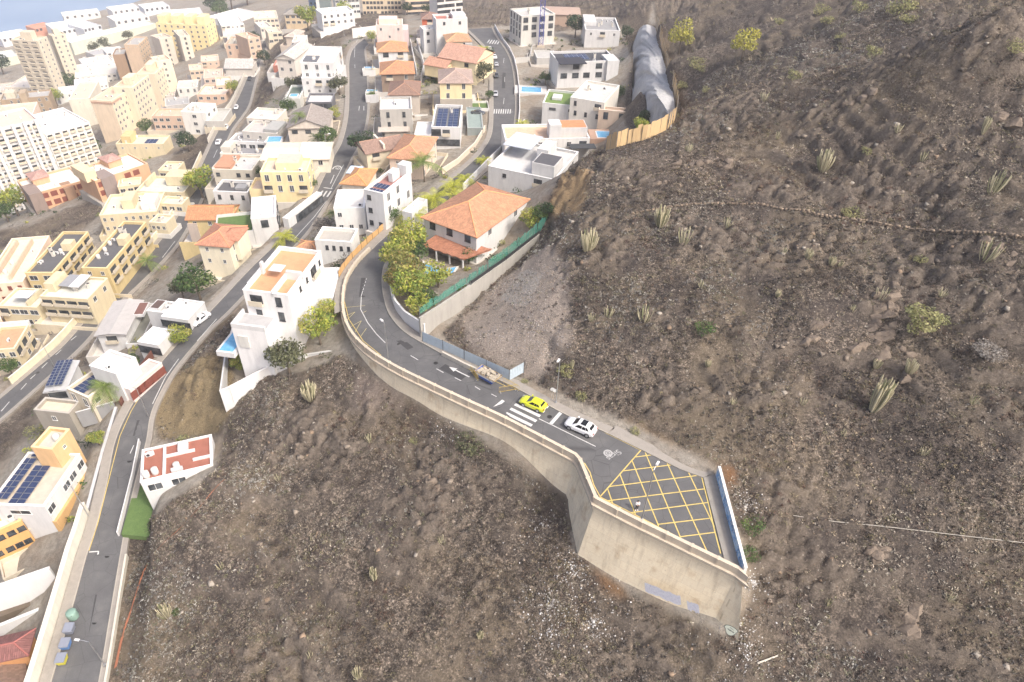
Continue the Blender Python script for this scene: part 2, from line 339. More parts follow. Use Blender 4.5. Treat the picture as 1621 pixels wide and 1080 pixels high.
pl_poly = [(p[0], p[1]) for p in PLAT_L] + [(p[0], p[1]) for p in reversed(PLAT_R)]
_pc = np.array(list(PLAT_L) + [TIP] + [unp(1132, 752, 0)]); D, _a, _b = road_dist(_pc, np.zeros(len(_pc)), XX, YY, 8); ROADD = np.minimum(ROADD, D)
pm = pip(XX, YY, pl_poly); ZZ[pm] = np.minimum(ZZ[pm], -.4); ROADD[pm] = -1
def pxmap(X, Y, Z):
    q = np.stack([X, Y, Z], -1) - CAM; d = q @ FW; d = np.where(d < 1, 1, d)
    return PW / 2 + FOC * (q @ RI) / d, PH / 2 - FOC * (q @ UP) / d
PXX, PYY = pxmap(XX, YY, ZZ)
WILD_POLYS = [
 [(735, 560), (700, 530), (745, 480), (840, 386), (858, 340), (884, 284), (945, 236), (1070, 190), (1040, 40), (995, -250), (6000, -900), (6000, 5000), (-200, 5000), (140, 1180), (178, 960), (190, 900), (200, 850), (262, 800), (340, 745), (356, 700), (362, 640), (380, 600), (480, 590), (545, 560), (600, 600), (750, 690), (900, 790), (905, 870), (1000, 940), (1150, 1010), (1190, 950), (1190, 900), (1130, 735), (1000, 672), (890, 625), (810, 590)],
 [(240, 655), (262, 598), (340, 515), (372, 495), (372, 640), (350, 690), (250, 700)],
 [(0, 668), (140, 545), (180, 500), (210, 470), (150, 560), (60, 655), (40, 690), (-60, 800), (-60, 700)],
 [(60, 352), (180, 300), (235, 280), (180, 320), (110, 380), (0, 395), (-60, 420), (-60, 380)],
 [(270, 250), (345, 190), (335, 235), (300, 300), (270, 290)], [(450, 20), (640, 20), (640, 50), (540, 60), (545, 90), (450, 130), (400, 190), (395, 165), (420, 110)],
 [(640, 20), (820, -20), (1040, -20), (1020, 60), (990, 40), (880, 50), (820, 40), (740, 45)], [(985, 40), (1060, 40), (1080, 180), (1000, 230), (985, 180), (1000, 100)]]
WILD = np.zeros(XX.shape)
for pl in WILD_POLYS: WILD[pip(PXX, PYY, pl)] = 1
WILD[(YY < 30) & (XX > -45 * K)] = 1
def blur(a, n):
    for _ in range(n):
        b = a.copy(); b[1:-1, 1:-1] = (a[1:-1, 1:-1] * 2 + a[:-2, 1:-1] + a[2:, 1:-1] + a[1:-1, :-2] + a[1:-1, 2:]) / 6; a = b
    return a
WILD = blur(WILD, 2)
PATCH = np.zeros(XX.shape + (4,))
for col, al, pl in (((.33, .285, .245), .85, [(740, 548), (730, 505), (790, 445), (868, 385), (900, 420), (905, 540), (855, 605), (800, 582)]), ((.36, .34, .31), .5, [(800, 470), (830, 430), (850, 440), (830, 480)]), ((.30, .235, .135), .8, [(240, 650), (270, 600), (340, 560), (372, 590), (372, 640), (345, 690), (255, 695)]),
        ((.25, .12, .05), .8, [(1140, 735), (1165, 740), (1165, 770), (1148, 768)]), ((.24, .13, .06), .75, [(935, 890), (985, 920), (1000, 950), (955, 932)]), ((.36, .26, .15), .9, [(884, 280), (935, 268), (925, 330), (862, 345)]), ((.34, .25, .15), .7, [(985, 660), (1070, 700), (1075, 725), (990, 680)]), ((.28, .23, .2), .5, [(560, 590), (640, 610), (640, 650), (560, 650)])):
    mk_ = blur(np.where(pip(PXX, PYY, pl), 1.0, 0.0), 4) * al
    PATCH[mk_ > .01, :3] = col; PATCH[..., 3] = np.maximum(PATCH[..., 3], mk_)
ZS = ZZ.copy()                            # smooth ground for the survey
fade = WILD * np.clip((ROADD - .6) / 5, 0, 1)
fade = fade * np.where(blur(pip(PXX, PYY, [(980, 30), (1050, 30), (1068, 120), (1074, 190), (1062, 310), (1000, 240), (980, 180)]) * 1.0, 3) > .2, .12, 1) * (1 - .75 * blur(pip(PXX, PYY, [(725, 545), (720, 505), (790, 445), (868, 385), (880, 420), (870, 540), (850, 600), (800, 582)]) * 1.0, 4))
def bil(Z, x, y):
    x = np.atleast_1d(np.asarray(x, float)); y = np.atleast_1d(np.asarray(y, float))
    i = np.clip(np.searchsorted(GX, x) - 1, 0, len(GX) - 2); j = np.clip(np.searchsorted(GY, y) - 1, 0, len(GY) - 2)
    u = np.clip((x - GX[i]) / (GX[i + 1] - GX[i]), 0, 1); v = np.clip((y - GY[j]) / (GY[j + 1] - GY[j]), 0, 1)
    return (Z[j, i] * (1 - u) + Z[j, i + 1] * u) * (1 - v) + (Z[j + 1, i] * (1 - u) + Z[j + 1, i + 1] * u) * v
def gz(x, y): return float(bil(ZZ, x, y)[0])
def hit(px, py):                          # first ground point under a survey ray
    d = ray(px, py); t = np.concatenate([np.arange(25, 400, .5), np.arange(400, 1500, 4)])
    P = CAM + d * t[:, None]; g = bil(ZZ, P[:, 0], P[:, 1]); k = np.argmax(P[:, 2] < g)
    if k == 0: k = len(t) - 1
    a, b = P[k - 1], P[k]; fa = a[2] - g[k - 1]; fb = g[k] - b[2]; s = fa / (fa + fb + 1e-9)
    p = a + (b - a) * min(max(s, 0), 1); p[2] = gz(p[0], p[1]); return p
STONE = [[(1270, 335), (1320, 345), (1370, 352), (1430, 362), (1480, 368), (1540, 370), (1615, 378)], [(1000, 338), (1060, 328), (1120, 322), (1200, 322), (1268, 334)]]
for st_ in STONE:
    P_ = np.array([hit(*q) for q in st_]); D, _a, _b = road_dist(P_, np.zeros(len(P_)), XX, YY, 6); fade = fade * (.15 + .85 * np.clip((D - .8) / 3, 0, 1))
    ZZ = ZZ + np.where(_b < 0, .5, -.4) * np.clip(1 - D / 3, 0, 1)
def worley(x, y, seed=0):
    xi, yi = np.floor(x), np.floor(y); best = np.full(x.shape, 9.)
    for dx in (-1, 0, 1):
        for dy in (-1, 0, 1):
            a, b = xi + dx, yi + dy
            hx = np.modf(np.abs(np.sin(a * 127.1 + b * 311.7 + seed) * 43758.5453))[0]; hy = np.modf(np.abs(np.sin(a * 269.5 + b * 183.3 + seed) * 43758.5453))[0]
            best = np.minimum(best, (a + hx - x) ** 2 + (b + hy - y) ** 2)
    return np.sqrt(best)
big = fbm(XX / 14, YY / 14, 3, 3) - .5
wx, wy = XX + 1.6 * (fbm(XX / 4, YY / 4, 3, 31) - .5), YY + 1.6 * (fbm(XX / 4, YY / 4, 3, 32) - .5)
rg = 1 - np.abs(2 * fbm(XX / 6.5, YY / 9 + XX / 30, 4, 11) - 1)
med = fbm(XX / 2.2, YY / 2.2, 4, 21) - .5
fine = fbm(XX / .9, YY / .9, 2, 23) - .5
rk1 = np.clip((.52 - worley(wx / 2.4, wy / 1.7, 1.3)) * 4.5, 0, 1); rk2 = np.clip((.5 - worley(wx / 1.1, wy / .9, 7.7)) * 4, 0, 1)
rmask = np.clip(fbm(XX / 11, YY / 7, 4, 37) * 6 - 2.95, 0, 1)
band = ZZ / 2.9 + fbm(XX / 16, YY / 16, 4, 5) * 2.6; fr = band - np.floor(band)
smask = np.clip(fbm(XX / 17, YY / 12, 3, 9) * 4 - 1.6, 0, 1)
step = (np.clip((fr - .74) / .16, 0, 1) - fr) * smask
gul = np.clip(1 - np.abs(fbm((XX - .6 * YY) / 9, (YY + .6 * XX) / 34, 3, 77) - .5) * 16, 0, 1)
ZZ = ZZ + fade * (big * .8 + (rg - .6) * .5 + med * .75 + fine * .5 + step * 1.4 - gul * .35 + rmask * (rk1 * .75 + rk2 * .3) + rk2 * .09)
ROCK = np.clip(rmask * (rk1 * .75 + rk2 * .4), 0, 1) * fade + np.clip((fr - .72) * 8, 0, 1) * np.clip((1.04 - fr) * 12, 0, 1) * smask * fade * .8
def smooth_(a, n): p_ = np.pad(a, ((n, n), (0, 0)), 'edge'); return np.stack([p_[i:i + 2 * n + 1].mean(0) for i in range(len(a))])
CUT_F = [unp(1052, 300, -11 * K), unp(1010, 225, -12 * K), unp(1000, 180, -12.6 * K), unp(997, 140, -13.2 * K), unp(996, 110, -13.6 * K), unp(1000, 75, -14 * K), unp(1012, 52, -14 * K)]
CUT_C = [hit(*q) for q in ((1060, 210), (1066, 192), (1069, 165), (1060, 130), (1050, 98), (1041, 62), (1037, 42))]
CUT_F, CUT_C = smooth_(catmull(CUT_F, 16), 12), smooth_(catmull(CUT_C, 16), 12)
_in = blur(pip(XX, YY, [(p[0], p[1]) for p in CUT_F] + [(p[0] * .93 + q[0] * .07, p[1] * .93 + q[1] * .07) for p, q in zip(CUT_C[::-1], CUT_F[::-1])]) * 1.0, 1)
ZZ = np.where(_in > .5, np.minimum(ZZ, -13.8 * K), ZZ)
# ---------------------------------------------------------------- ground mesh
def ground_mat():
    m, t, b = nodes('dry_hillside_earth')
    at = N(t, 'ShaderNodeAttribute', attribute_name='wild'); ar = N(t, 'ShaderNodeAttribute', attribute_name='rock')
    p = pos(t)
    n1 = noise(t, .11, 5, p); n2 = noise(t, .9, 6, p, .7); n3 = noise(t, 4.5, 5, p, .75); n4 = noise(t, .05, 4, p)
    e1 = ramp(t, n2, [(.32, (.085, .068, .054)), (.48, (.145, .117, .09)), (.58, (.19, .155, .12)), (.72, (.28, .23, .175))])
    e2 = ramp(t, n3, [(.34, (.055, .043, .034)), (.5, (.145, .115, .088)), (.66, (.29, .24, .19))])
    e = mixc(t, .5, e1, e2)
    def speck(sc, stops):
        v_ = N(t, 'ShaderNodeTexVoronoi', Scale=sc); t.links.new(p, v_.inputs['Vector']); sx = t.nodes.new('ShaderNodeSeparateColor'); t.links.new(v_.outputs['Color'], sx.inputs[0]); return ramp(t, sx.outputs[0], stops), v_
    k1, v1 = speck(5.5, [(.0, (.35, .34, .33)), (.35, (.75, .74, .73)), (.7, (1.1, 1.08, 1.05)), (.93, (2.0, 1.95, 1.9))]); k2, v2 = speck(2.1, [(.0, (.45, .44, .43)), (.4, (.85, .84, .83)), (.8, (1.15, 1.13, 1.1)), (.97, (1.6, 1.55, 1.5))])
    e = mixc(t, .85, e, k1, 'MULTIPLY'); e = mixc(t, .7, e, k2, 'MULTIPLY')
    e = mixc(t, ramp(t, n1, [(.44, (0, 0, 0)), (.58, (.9,) * 3)]), e, mixc(t, .7, e, (.075, .060, .052)))
    e = mixc(t, ramp(t, n4, [(.48, (0, 0, 0)), (.6, (.75,) * 3)]), e, mixc(t, .6, e, (.27, .205, .13)))
    vo = N(t, 'ShaderNodeTexVoronoi', Scale=1.6); t.links.new(p, vo.inputs['Vector'])
    rk = mixc(t, .5, ramp(t, n3, [(.3, (.11, .085, .065)), (.7, (.33, .26, .19))]), ramp(t, vo.outputs['Distance'], [(.0, (.30, .24, .18)), (.6, (.12, .095, .075))]))
    e = mixc(t, ar.outputs['Fac'], e, rk)
    e = mixc(t, 1.0, e, (.91, .97, 1.05), 'MULTIPLY'); ap = N(t, 'ShaderNodeAttribute', attribute_name='patch'); e = mixc(t, ap.outputs['Alpha'], e, mixc(t, 1.0, ap.outputs['Color'], ramp(t, n3, [(.3, (.5, .5, .5)), (.7, (1.3, 1.3, 1.3))]), 'MULTIPLY'))
    tw = ramp(t, n2, [(.3, (.22, .20, .17)), (.55, (.36, .33, .28)), (.8, (.46, .42, .36))])
    tw = mixc(t, ramp(t, n1, [(.45, (0, 0, 0)), (.6, (.5,) * 3)]), tw, (.26, .20, .14))
    c = mixc(t, at.outputs['Fac'], tw, e)
    t.links.new(c, b.inputs['Base Color']); b.inputs['Roughness'].default_value = .97; b.inputs['Specular IOR Level'].default_value = .1
    h = N(t, 'ShaderNodeMath', operation='ADD'); t.links.new(n3, h.inputs[0]); t.links.new(n2, h.inputs[1])
    bump(t, b, h.outputs[0], .9, .35); return m
ny, nx = XX.shape
idx = np.arange(ny * nx).reshape(ny, nx)
quads = np.stack([idx[:-1, :-1], idx[:-1, 1:], idx[1:, 1:], idx[1:, :-1]], -1).reshape(-1, 4)
gm = fast_mesh('ground', np.stack([XX, YY, ZZ], -1).reshape(-1, 3), quads, ground_mat(), {'wild': ('FLOAT', WILD), 'rock': ('FLOAT', np.clip(ROCK, 0, 1)), 'patch': ('FLOAT_COLOR', PATCH)}, True)
tag(link(bpy.data.objects.new('hillside', gm)), kind='structure')
SEA = -128 * K
m, t, b = nodes('sea_water'); t.links.new(ramp(t, noise(t, .004, 4), [(.3, (.16, .24, .36)), (.7, (.28, .37, .48))]), b.inputs['Base Color']); b.inputs['Roughness'].default_value = .35
bump(t, b, noise(t, .08, 3), .3, .6)
sb = MB(); sb.face([(-2900, 300, SEA), (2900, 300, SEA), (2900, 5000, SEA), (-2900, 5000, SEA)]); tag(sb.build('sea', m), kind='structure')
# ---------------------------------------------------------------- road surfaces
def asphalt_mat():
    m, t, b = nodes('asphalt')
    n1 = noise(t, 12, 4); n2 = noise(t, .35, 5); n3 = noise(t, 60, 2)
    c = mixc(t, .5, ramp(t, n2, [(.3, (.085, .085, .087)), (.55, (.125, .125, .125)), (.75, (.19, .185, .175))]), ramp(t, n1, [(.3, (.07, .07, .073)), (.7, (.12, .12, .12))]))
    mp = N(t, 'ShaderNodeTexVoronoi', Scale=.35); mp.feature = 'DISTANCE_TO_EDGE'; t.links.new(pos(t), mp.inputs['Vector'])
    c = mixc(t, ramp(t, mp.outputs['Distance'], [(0, (.55,) * 3), (.012, (0, 0, 0))]), c, (.03, .03, .032))
    t.links.new(c, b.inputs['Base Color']); b.inputs['Roughness'].default_value = .9; bump(t, b, n3, .3, .01); return m
M_asph = asphalt_mat(); M_pave = plaster((.31, .285, .25), .45, name='concrete_pavement'); M_kerb = plaster((.38, .35, .30), .4, name='concrete_kerb')
def ribbon(name, A, B, th, mat, parent=None, kind='structure', dz=0, mats2=None):
    mb = MB()
    for i in range(len(A) - 1):
        a0, a1, b0, b1 = A[i], A[i + 1], B[i], B[i + 1]; z = np.array([0, 0, dz]); d = np.array([0, 0, dz - th])
        mb.face([a0 + z, b0 + z, b1 + z, a1 + z]); mb.face([a0 + d, a0 + z, a1 + z, a1 + d]); mb.face([b0 + z, b0 + d, b1 + d, b1 + z])
    o = mb.build(name, mat, parent)
    if kind and not parent: tag(o, kind=kind)
    return o
def offs(E, O, w):                        # offset edge E away from the opposite edge O by w
    d = E - O; d[:, 2] = 0; d /= np.linalg.norm(d, axis=1)[:, None]; return E + d * w
road_u = ribbon('upper_road', RU.R, RU.L, .5, M_asph); road_2 = ribbon('middle_road', RL2.R, RL2.L, .5, M_asph); road_1 = ribbon('lower_road', RL1.R, RL1.L, .5, M_asph)
pb = MB(); pb.face([(p[0], p[1], 0.) for p in PLAT_L] + [(p[0], p[1], 0.) for p in reversed(PLAT_R)]); pb.build('turning_area', M_asph, road_u)
def pavement(name, E, O, w, lo=0, hi=None):
    E_, O_ = E[lo:hi], O[lo:hi]
    o = ribbon(name, offs(E_.copy(), O_, w) if w > 0 else E_, E_ if w > 0 else offs(E_.copy(), O_, -w), .7, M_pave, None, 'structure', .13)
    kb = offs(E_.copy(), O_, .002); k2 = offs(E_.copy(), O_, .16)
    ribbon('kerb', k2, kb, .3, M_kerb, o, None, .135); return o
pavement('upper_pavement', RU.R, RU.L, 1.5, 0, 74); pavement('upper_pavement', RU.L, RU.R, 1.9, 48, 74)
pavement('upper_pavement', RU.L, RU.R, 1.5, 74, None); pavement('upper_pavement', RU.R, RU.L, 1.3, 84, None)
pavement('middle_pavement', RL2.L, RL2.R, 1.6); pavement('middle_pavement', RL2.R, RL2.L, .9)
pavement('lower_pavement', RL1.L, RL1.R, 1.5); pavement('lower_pavement', RL1.R, RL1.L, 1.2)
# ---------------------------------------------------------------- retaining wall and parapet of the upper road
M_conc = plaster((.62, .54, .42), .35, name='stained_concrete'); M_conc2 = plaster((.58, .50, .39), .35, name='grey_concrete')
def panel_mat():
    m, t, b = nodes('shuttered_concrete')
    p = pos(t); n1 = noise(t, .35, 5, p); n2 = noise(t, 3, 4, p)
    mp = N(t, 'ShaderNodeMapping'); mp.inputs['Scale'].default_value = (1.2, 1.2, .12); t.links.new(p, mp.inputs['Vector']); n3 = noise(t, 1.0, 5, mp.outputs[0], .7)
    c = ramp(t, n2, [(.3, (.82, .70, .50)), (.7, (.89, .79, .59))])
    c = mixc(t, ramp(t, n3, [(.5, (0, 0, 0)), (.75, (.55,) * 3)]), c, (.45, .36, .24))
    c = mixc(t, ramp(t, n1, [(.58, (0, 0, 0)), (.7, (.5,) * 3)]), c, (.50, .33, .16))
    br = N(t, 'ShaderNodeTexBrick', Scale=1.0); br.inputs['Color1'].default_value = (1, 1, 1, 1); br.inputs['Color2'].default_value = (.93, .93, .93, 1); br.inputs['Mortar'].default_value = (.72, .7, .66, 1)
    br.inputs['Brick Width'].default_value = 2.6; br.inputs['Row Height'].default_value = 1.3; br.inputs['Mortar Size'].default_value = .012
    t.links.new(N(t, 'ShaderNodeUVMap', uv_map='UVMap').outputs[0], br.inputs['Vector'])
    c = mixc(t, 1.0, c, br.outputs['Color'], 'MULTIPLY')
    vo = N(t, 'ShaderNodeTexVoronoi', Scale=.9); t.links.new(p, vo.inputs['Vector'])
    c = mixc(t, ramp(t, vo.outputs['Distance'], [(0, (.8,) * 3), (.07, (0, 0, 0))]), c, (.2, .17, .12))
    t.links.new(c, b.inputs['Base Color']); b.inputs['Roughness'].default_value = .92; bump(t, b, n2, .2, .03); return m
M_panel = panel_mat()
EDGE = [p.copy() for p in RU.L[:66]][::-1] + [p.copy() for p in PLAT_L[1:]] + [TIP]       # from the bend to the tip
for p in EDGE[66:]: p[2] = 0
EDGE = [EDGE[0]] + [b for a, b in zip(EDGE, EDGE[1:]) if np.linalg.norm(b - a) > .25]
def outward(P):
    o = []
    for i in range(len(P)):
        d0 = P[i] - P[max(i - 1, 0)]; d1 = P[min(i + 1, len(P) - 1)] - P[i]
        n0 = np.array([d0[1], -d0[0], 0]); n1 = np.array([d1[1], -d1[0], 0]); l0, l1 = np.linalg.norm(n0), np.linalg.norm(n1)
        v = (n0 / l0 if l0 else 0) + (n1 / l1 if l1 else 0); v = v / np.linalg.norm(v)
        ref = n1 / l1 if l1 else n0 / l0; o.append(v / max(.5, v @ ref))
    return np.array(o)
NPAR = len(EDGE) - 1; _a, _b = unp(1132, 752, 0), unp(1177, 903, .9) * np.array([1, 1, 0]); _d = (_b - _a) / np.linalg.norm(_b - _a); _n = np.array([_d[1], -_d[0], 0]); _n = _n if _n[0] > 0 else -_n
EDGE += [_a + _n * .1]
EDGE = np.array(EDGE); ON = outward(EDGE)
if ((EDGE[20] + ON[20])[:2] @ FW[:2]) > (EDGE[20][:2] @ FW[:2]): ON = -ON
ph = np.array([.9] * len(EDGE))
PROF = [(0, 0, 0), (0, .9, 0), (.44, .9, 0), (.46, -.15, 0), (.75, -.16, 1), (.75, -.55, 1), (.42, -.62, 1), (.44, -1.15, 1), (.30, -1.2, 1)]
rw = empty('retaining_wall', (EDGE[20][0], EDGE[20][1], -3)); ro = np.array([EDGE[20][0], EDGE[20][1], -3.])
tag(rw, 'long cream concrete retaining wall below the dead end road and turning area', 'retaining wall')
pa = MB(); wb = MB(); acc = 0; BATTER = .17
for i in range(len(EDGE) - 1):
    L = np.linalg.norm(EDGE[i + 1] - EDGE[i])
    q = [[EDGE[j] + ON[j] * o + np.array([0, 0, h]) - ro for (o, h, _) in PROF] for j in (i, i + 1)]
    for k in range(len(PROF) - 1 if i < NPAR else 0): (pa if k < 5 else wb).face([q[0][k], q[1][k], q[1][k + 1], q[0][k + 1]], 0, [(acc, 0), (acc + L, 0), (acc + L, .2), (acc, .2)] if k >= 5 else None)
    foot = []
    for j in (i, i + 1):
        a = EDGE[j] + ON[j] * .30; zt = EDGE[j][2] - 1.2; g = min(gz(*(EDGE[j] + ON[j] * q_)[:2]) for q_ in (1.2, 2.2, 3.2)) - 1.2
        z = min(zt - .2, g); foot.append(np.array([a[0], a[1], z]) + ON[j] * (zt - z) * BATTER - ro)
    wb.face([q[0][-1], q[1][-1], foot[1], foot[0]], 0, [(acc, q[0][-1][2]), (acc + L, q[1][-1][2]), (acc + L, foot[1][2]), (acc, foot[0][2])]); acc += L
wb.build('wall_face', M_panel, rw); pa.build('parapet', M_conc2, rw)
s_acc = 0; nxt = 1.0
for i in range(NPAR):            # parapet piers
    L = np.linalg.norm(EDGE[i + 1] - EDGE[i])
    while s_acc + L > nxt:
        t_ = (nxt - s_acc) / L; p = EDGE[i] * (1 - t_) + EDGE[i + 1] * t_ - ro; d = (EDGE[i + 1] - EDGE[i]) / L; nn = ON[i]
        c = [p + d * a_ + nn * b_ for a_, b_ in ((-.12, -.04), (.12, -.04), (.12, .53), (-.12, .53))]
        posts = MB(); posts.hexa([x + np.array([0, 0, -.1]) for x in c] + [x + np.array([0, 0, .96]) for x in c]); posts.build('pier', M_conc2, rw); nxt += 3.1
    s_acc += L
# end wall with blue painting, footway beside it
GW = [unp(1132, 752, 0), unp(1177, 903, .9)]; GW[1][2] = 0
g0, g1 = GW; gd = (g1 - g0) / np.linalg.norm(g1 - g0); gn = np.array([gd[1], -gd[0], 0]); gn = gn if gn[0] > 0 else -gn
gl = np.linalg.norm(g1 - g0)
def graffiti_mat():
    m, t, b = nodes('blue_mural_paint')
    p = pos(t); n1 = noise(t, 1.1, 5, p, .7); n2 = noise(t, 3.2, 4, p)
    c = ramp(t, n1, [(.36, (.10, .14, .22)), (.44, (.13, .34, .66)), (.54, (.38, .60, .80)), (.64, (.70, .76, .80))])
    c = mixc(t, ramp(t, n2, [(.52, (0, 0, 0)), (.56, (.8,) * 3)]), c, (.62, .68, .74)); t.links.new(c, b.inputs['Base Color']); b.inputs['Roughness'].default_value = .7; return m
ew = empty('end_wall', g0, 0); tag(ew, 'white wall with blue graffiti closing the turning area at its far end', 'wall')
mb = MB(); a0 = np.zeros(3); a1 = g1 - g0
mb.hexa([a0 + (0, 0, -1.5), a1 + (0, 0, -1.5), a1 + gn * .35 + (0, 0, -1.5), a0 + gn * .35 + (0, 0, -1.5), a0 + (0, 0, 1.75), a1 + (0, 0, 1.45), a1 + gn * .35 + (0, 0, 1.45), a0 + gn * .35 + (0, 0, 1.75)])
mb.build('wall_body', plaster((.74, .73, .70), .3), ew)
mb = MB(); e = -gn * .006; mb.face([a0 + gd * .3 + e + (0, 0, .1), a1 - gd * .4 + e + (0, 0, .1), a1 - gd * .4 + e + (0, 0, 1.36), a0 + gd * .3 + e + (0, 0, 1.66)]); mb.build('graffiti', graffiti_mat(), ew)
fwk = MB(); R2, R3 = PLAT_R[3], PLAT_R[4]
f = [R2 + (0, 0, .14), g0 + (0, 0, .14), g1 + (0, 0, .14), R3 + (0, 0, .14)]; fwk.hexa([p - np.array([0, 0, .6]) for p in f] + f)
Rp = [PLAT_R[0], PLAT_R[1], PLAT_R[2], PLAT_R[3]]; Ro = [unp(975, 673, .13), unp(1024, 700, .13), unp(1085, 728, .13), unp(1130, 748, .13)]
for i in range(3):
    f = [Rp[i] + (0, 0, .13), Rp[i + 1] + (0, 0, .13), Ro[i + 1], Ro[i]]; fwk.hexa([p - np.array([0, 0, .6]) for p in f] + f)
tag(fwk.build('turning_area_pavement', M_pave), kind='structure')
# ---------------------------------------------------------------- buildings
_win = {}
def win_mesh(w, h, style):
    k = (round(w, 1), round(h, 1), style)
    if k in _win: return _win[k]
    b = MB(); f = .07
    if style == 'bal':                    # opening with a solid balcony front
        b.box(-w / 2, -.03, -h / 2, w / 2, .02, h / 2, 1); b.box(-w / 2 - .15, -.75, -h / 2 - .15, w / 2 + .15, -.03, -h / 2, 0); b.box(-w / 2 - .15, -.75, -h / 2, w / 2 + .15, -.66, -h / 2 + .85, 0)
        me = b.mesh('balcony', [plaster(CREAM), glass_mat()])
    else:
        b.box(-w / 2, -.025, -h / 2, w / 2, .02, h / 2, 1)
        for x0, z0, x1, z1 in ((-w / 2 - f, h / 2, w / 2 + f, h / 2 + f), (-w / 2 - f, -h / 2, -w / 2, h / 2), (w / 2, -h / 2, w / 2 + f, h / 2), (-.03, -h / 2, .03, h / 2)): b.box(x0, -.05, z0, x1, .02, z1, 0)
        b.box(-w / 2 - .12, -.14, -h / 2 - .09, w / 2 + .12, .02, -h / 2, 0)
        me = b.mesh('window', [{'w': M_frame, 'd': M_dark, 'm': M_shut}[style], {'w': glass_mat(), 'd': glass_mat(), 'm': M_shut}[style]])
    _win[k] = me; return me
def hip(b, x0, y0, x1, y1, z, pitch, mi=0, gable=False, th=.18):
    w, d = x1 - x0, y1 - y0; r = min(w, d) / 2 * math.tan(pitch); sl = min(w, d) / 2 / math.cos(pitch)
    g = 0 if gable else min(w, d) / 2
    if w >= d: P, Q = (x0 + g, (y0 + y1) / 2, z + r), (x1 - g, (y0 + y1) / 2, z + r)
    else: P, Q = ((x0 + x1) / 2, y0 + g, z + r), ((x0 + x1) / 2, y1 - g, z + r)
    a, b_, c, e = (x0, y0, z), (x1, y0, z), (x1, y1, z), (x0, y1, z)
    L = max(w, d); s = min(w, d)
    if w >= d:
        b.face([a, b_, Q, P], mi, [(0, 0), (L, 0), (L - g, sl), (g, sl)]); b.face([c, e, P, Q], mi, [(0, 0), (L, 0), (L - g, sl), (g, sl)])
        if not gable: b.face([b_, c, Q], mi, [(0, 0), (s, 0), (s / 2, sl)]); b.face([e, a, P], mi, [(0, 0), (s, 0), (s / 2, sl)])
    else:
        b.face([b_, c, Q, P], mi, [(0, 0), (L, 0), (L - g, sl), (g, sl)]); b.face([e, a, P, Q], mi, [(0, 0), (L, 0), (L - g, sl), (g, sl)])
        if not gable: b.face([a, b_, P], mi, [(0, 0), (s, 0), (s / 2, sl)]); b.face([c, e, Q], mi, [(0, 0), (s, 0), (s / 2, sl)])
    for p, q in ((a, b_), (b_, c), (c, e), (e, a)): b.face([(p[0], p[1], z - th), (q[0], q[1], z - th), q, p], mi, [(0, 0), (.1, 0), (.1, .1), (0, .1)])
    b.face([(p[0], p[1], z - th) for p in (e, c, b_, a)], mi, [(0, 0)] * 4)
    hips = [(P, Q)] + ([] if gable else [(a, P), (e, P) if w >= d else (b_, P), (b_, Q) if w >= d else (c, Q), (c, Q) if w >= d else (e, Q)])
    return r, hips, P, Q
def tankm():
    if 'tank' not in _win:
        b = MB(); b.tube([(0, 0, 0), (0, 0, .1), (0, 0, 1.1), (0, 0, 1.25)], [.45, .5, .5, .3], 10); _win['tank'] = b.mesh('water_tank', plaster((.62, .6, .56)), True)
    return _win['tank']
def acm():
    if 'ac' not in _win:
        b = MB(); b.box(-.45, -.18, .08, .45, .18, .75); b.box(-.4, -.14, 0, .4, .14, .08, 1); b.tube([(-.1, -.185, .42), (-.1, -.2, .42)], .26, 10, 1); _win['ac'] = b.mesh('air_conditioner', [M_white, M_dark])
    return _win['ac']
def chim():
    if 'ch' not in _win:
        b = MB(); b.box(-.35, -.35, 0, .35, .35, 1.3); b.box(-.45, -.45, 1.3, .45, .45, 1.42); b.box(-.28, -.28, 1.42, .28, .28, 1.5, 1); _win['ch'] = b.mesh('chimney', [plaster((.7, .66, .58)), M_dark])
    return _win['ch']
def solar_mesh(w, h):
    k = ('sol', round(w, 1), round(h, 1))
    if k not in _win:
        m = _mc.get('pv')
        if not m:
            m, t, b = nodes('solar_cells'); br = N(t, 'ShaderNodeTexChecker', Scale=6.0); br.inputs['Color1'].default_value = (.03, .045, .10, 1); br.inputs['Color2'].default_value = (.04, .055, .12, 1)
            t.links.new(pos(t), br.inputs['Vector']); t.links.new(br.outputs['Color'], b.inputs['Base Color']); b.inputs['Roughness'].default_value = .2; _mc['pv'] = m
        b = MB(); b.box(0, 0, 0, w, h, .04, 1); b.box(.04, .04, .04, w - .04, h - .04, .05, 0); _win[k] = b.mesh('solar_panel', [m, M_metal])
    return _win[k]
NAMES = {'house': 'house', 'apartment block': 'apartment_block', 'tower block': 'tower_block', 'warehouse': 'warehouse', 'garage': 'garage', 'villa': 'villa', 'building site': 'unfinished_building', 'office block': 'office_block'}
ALLB = []
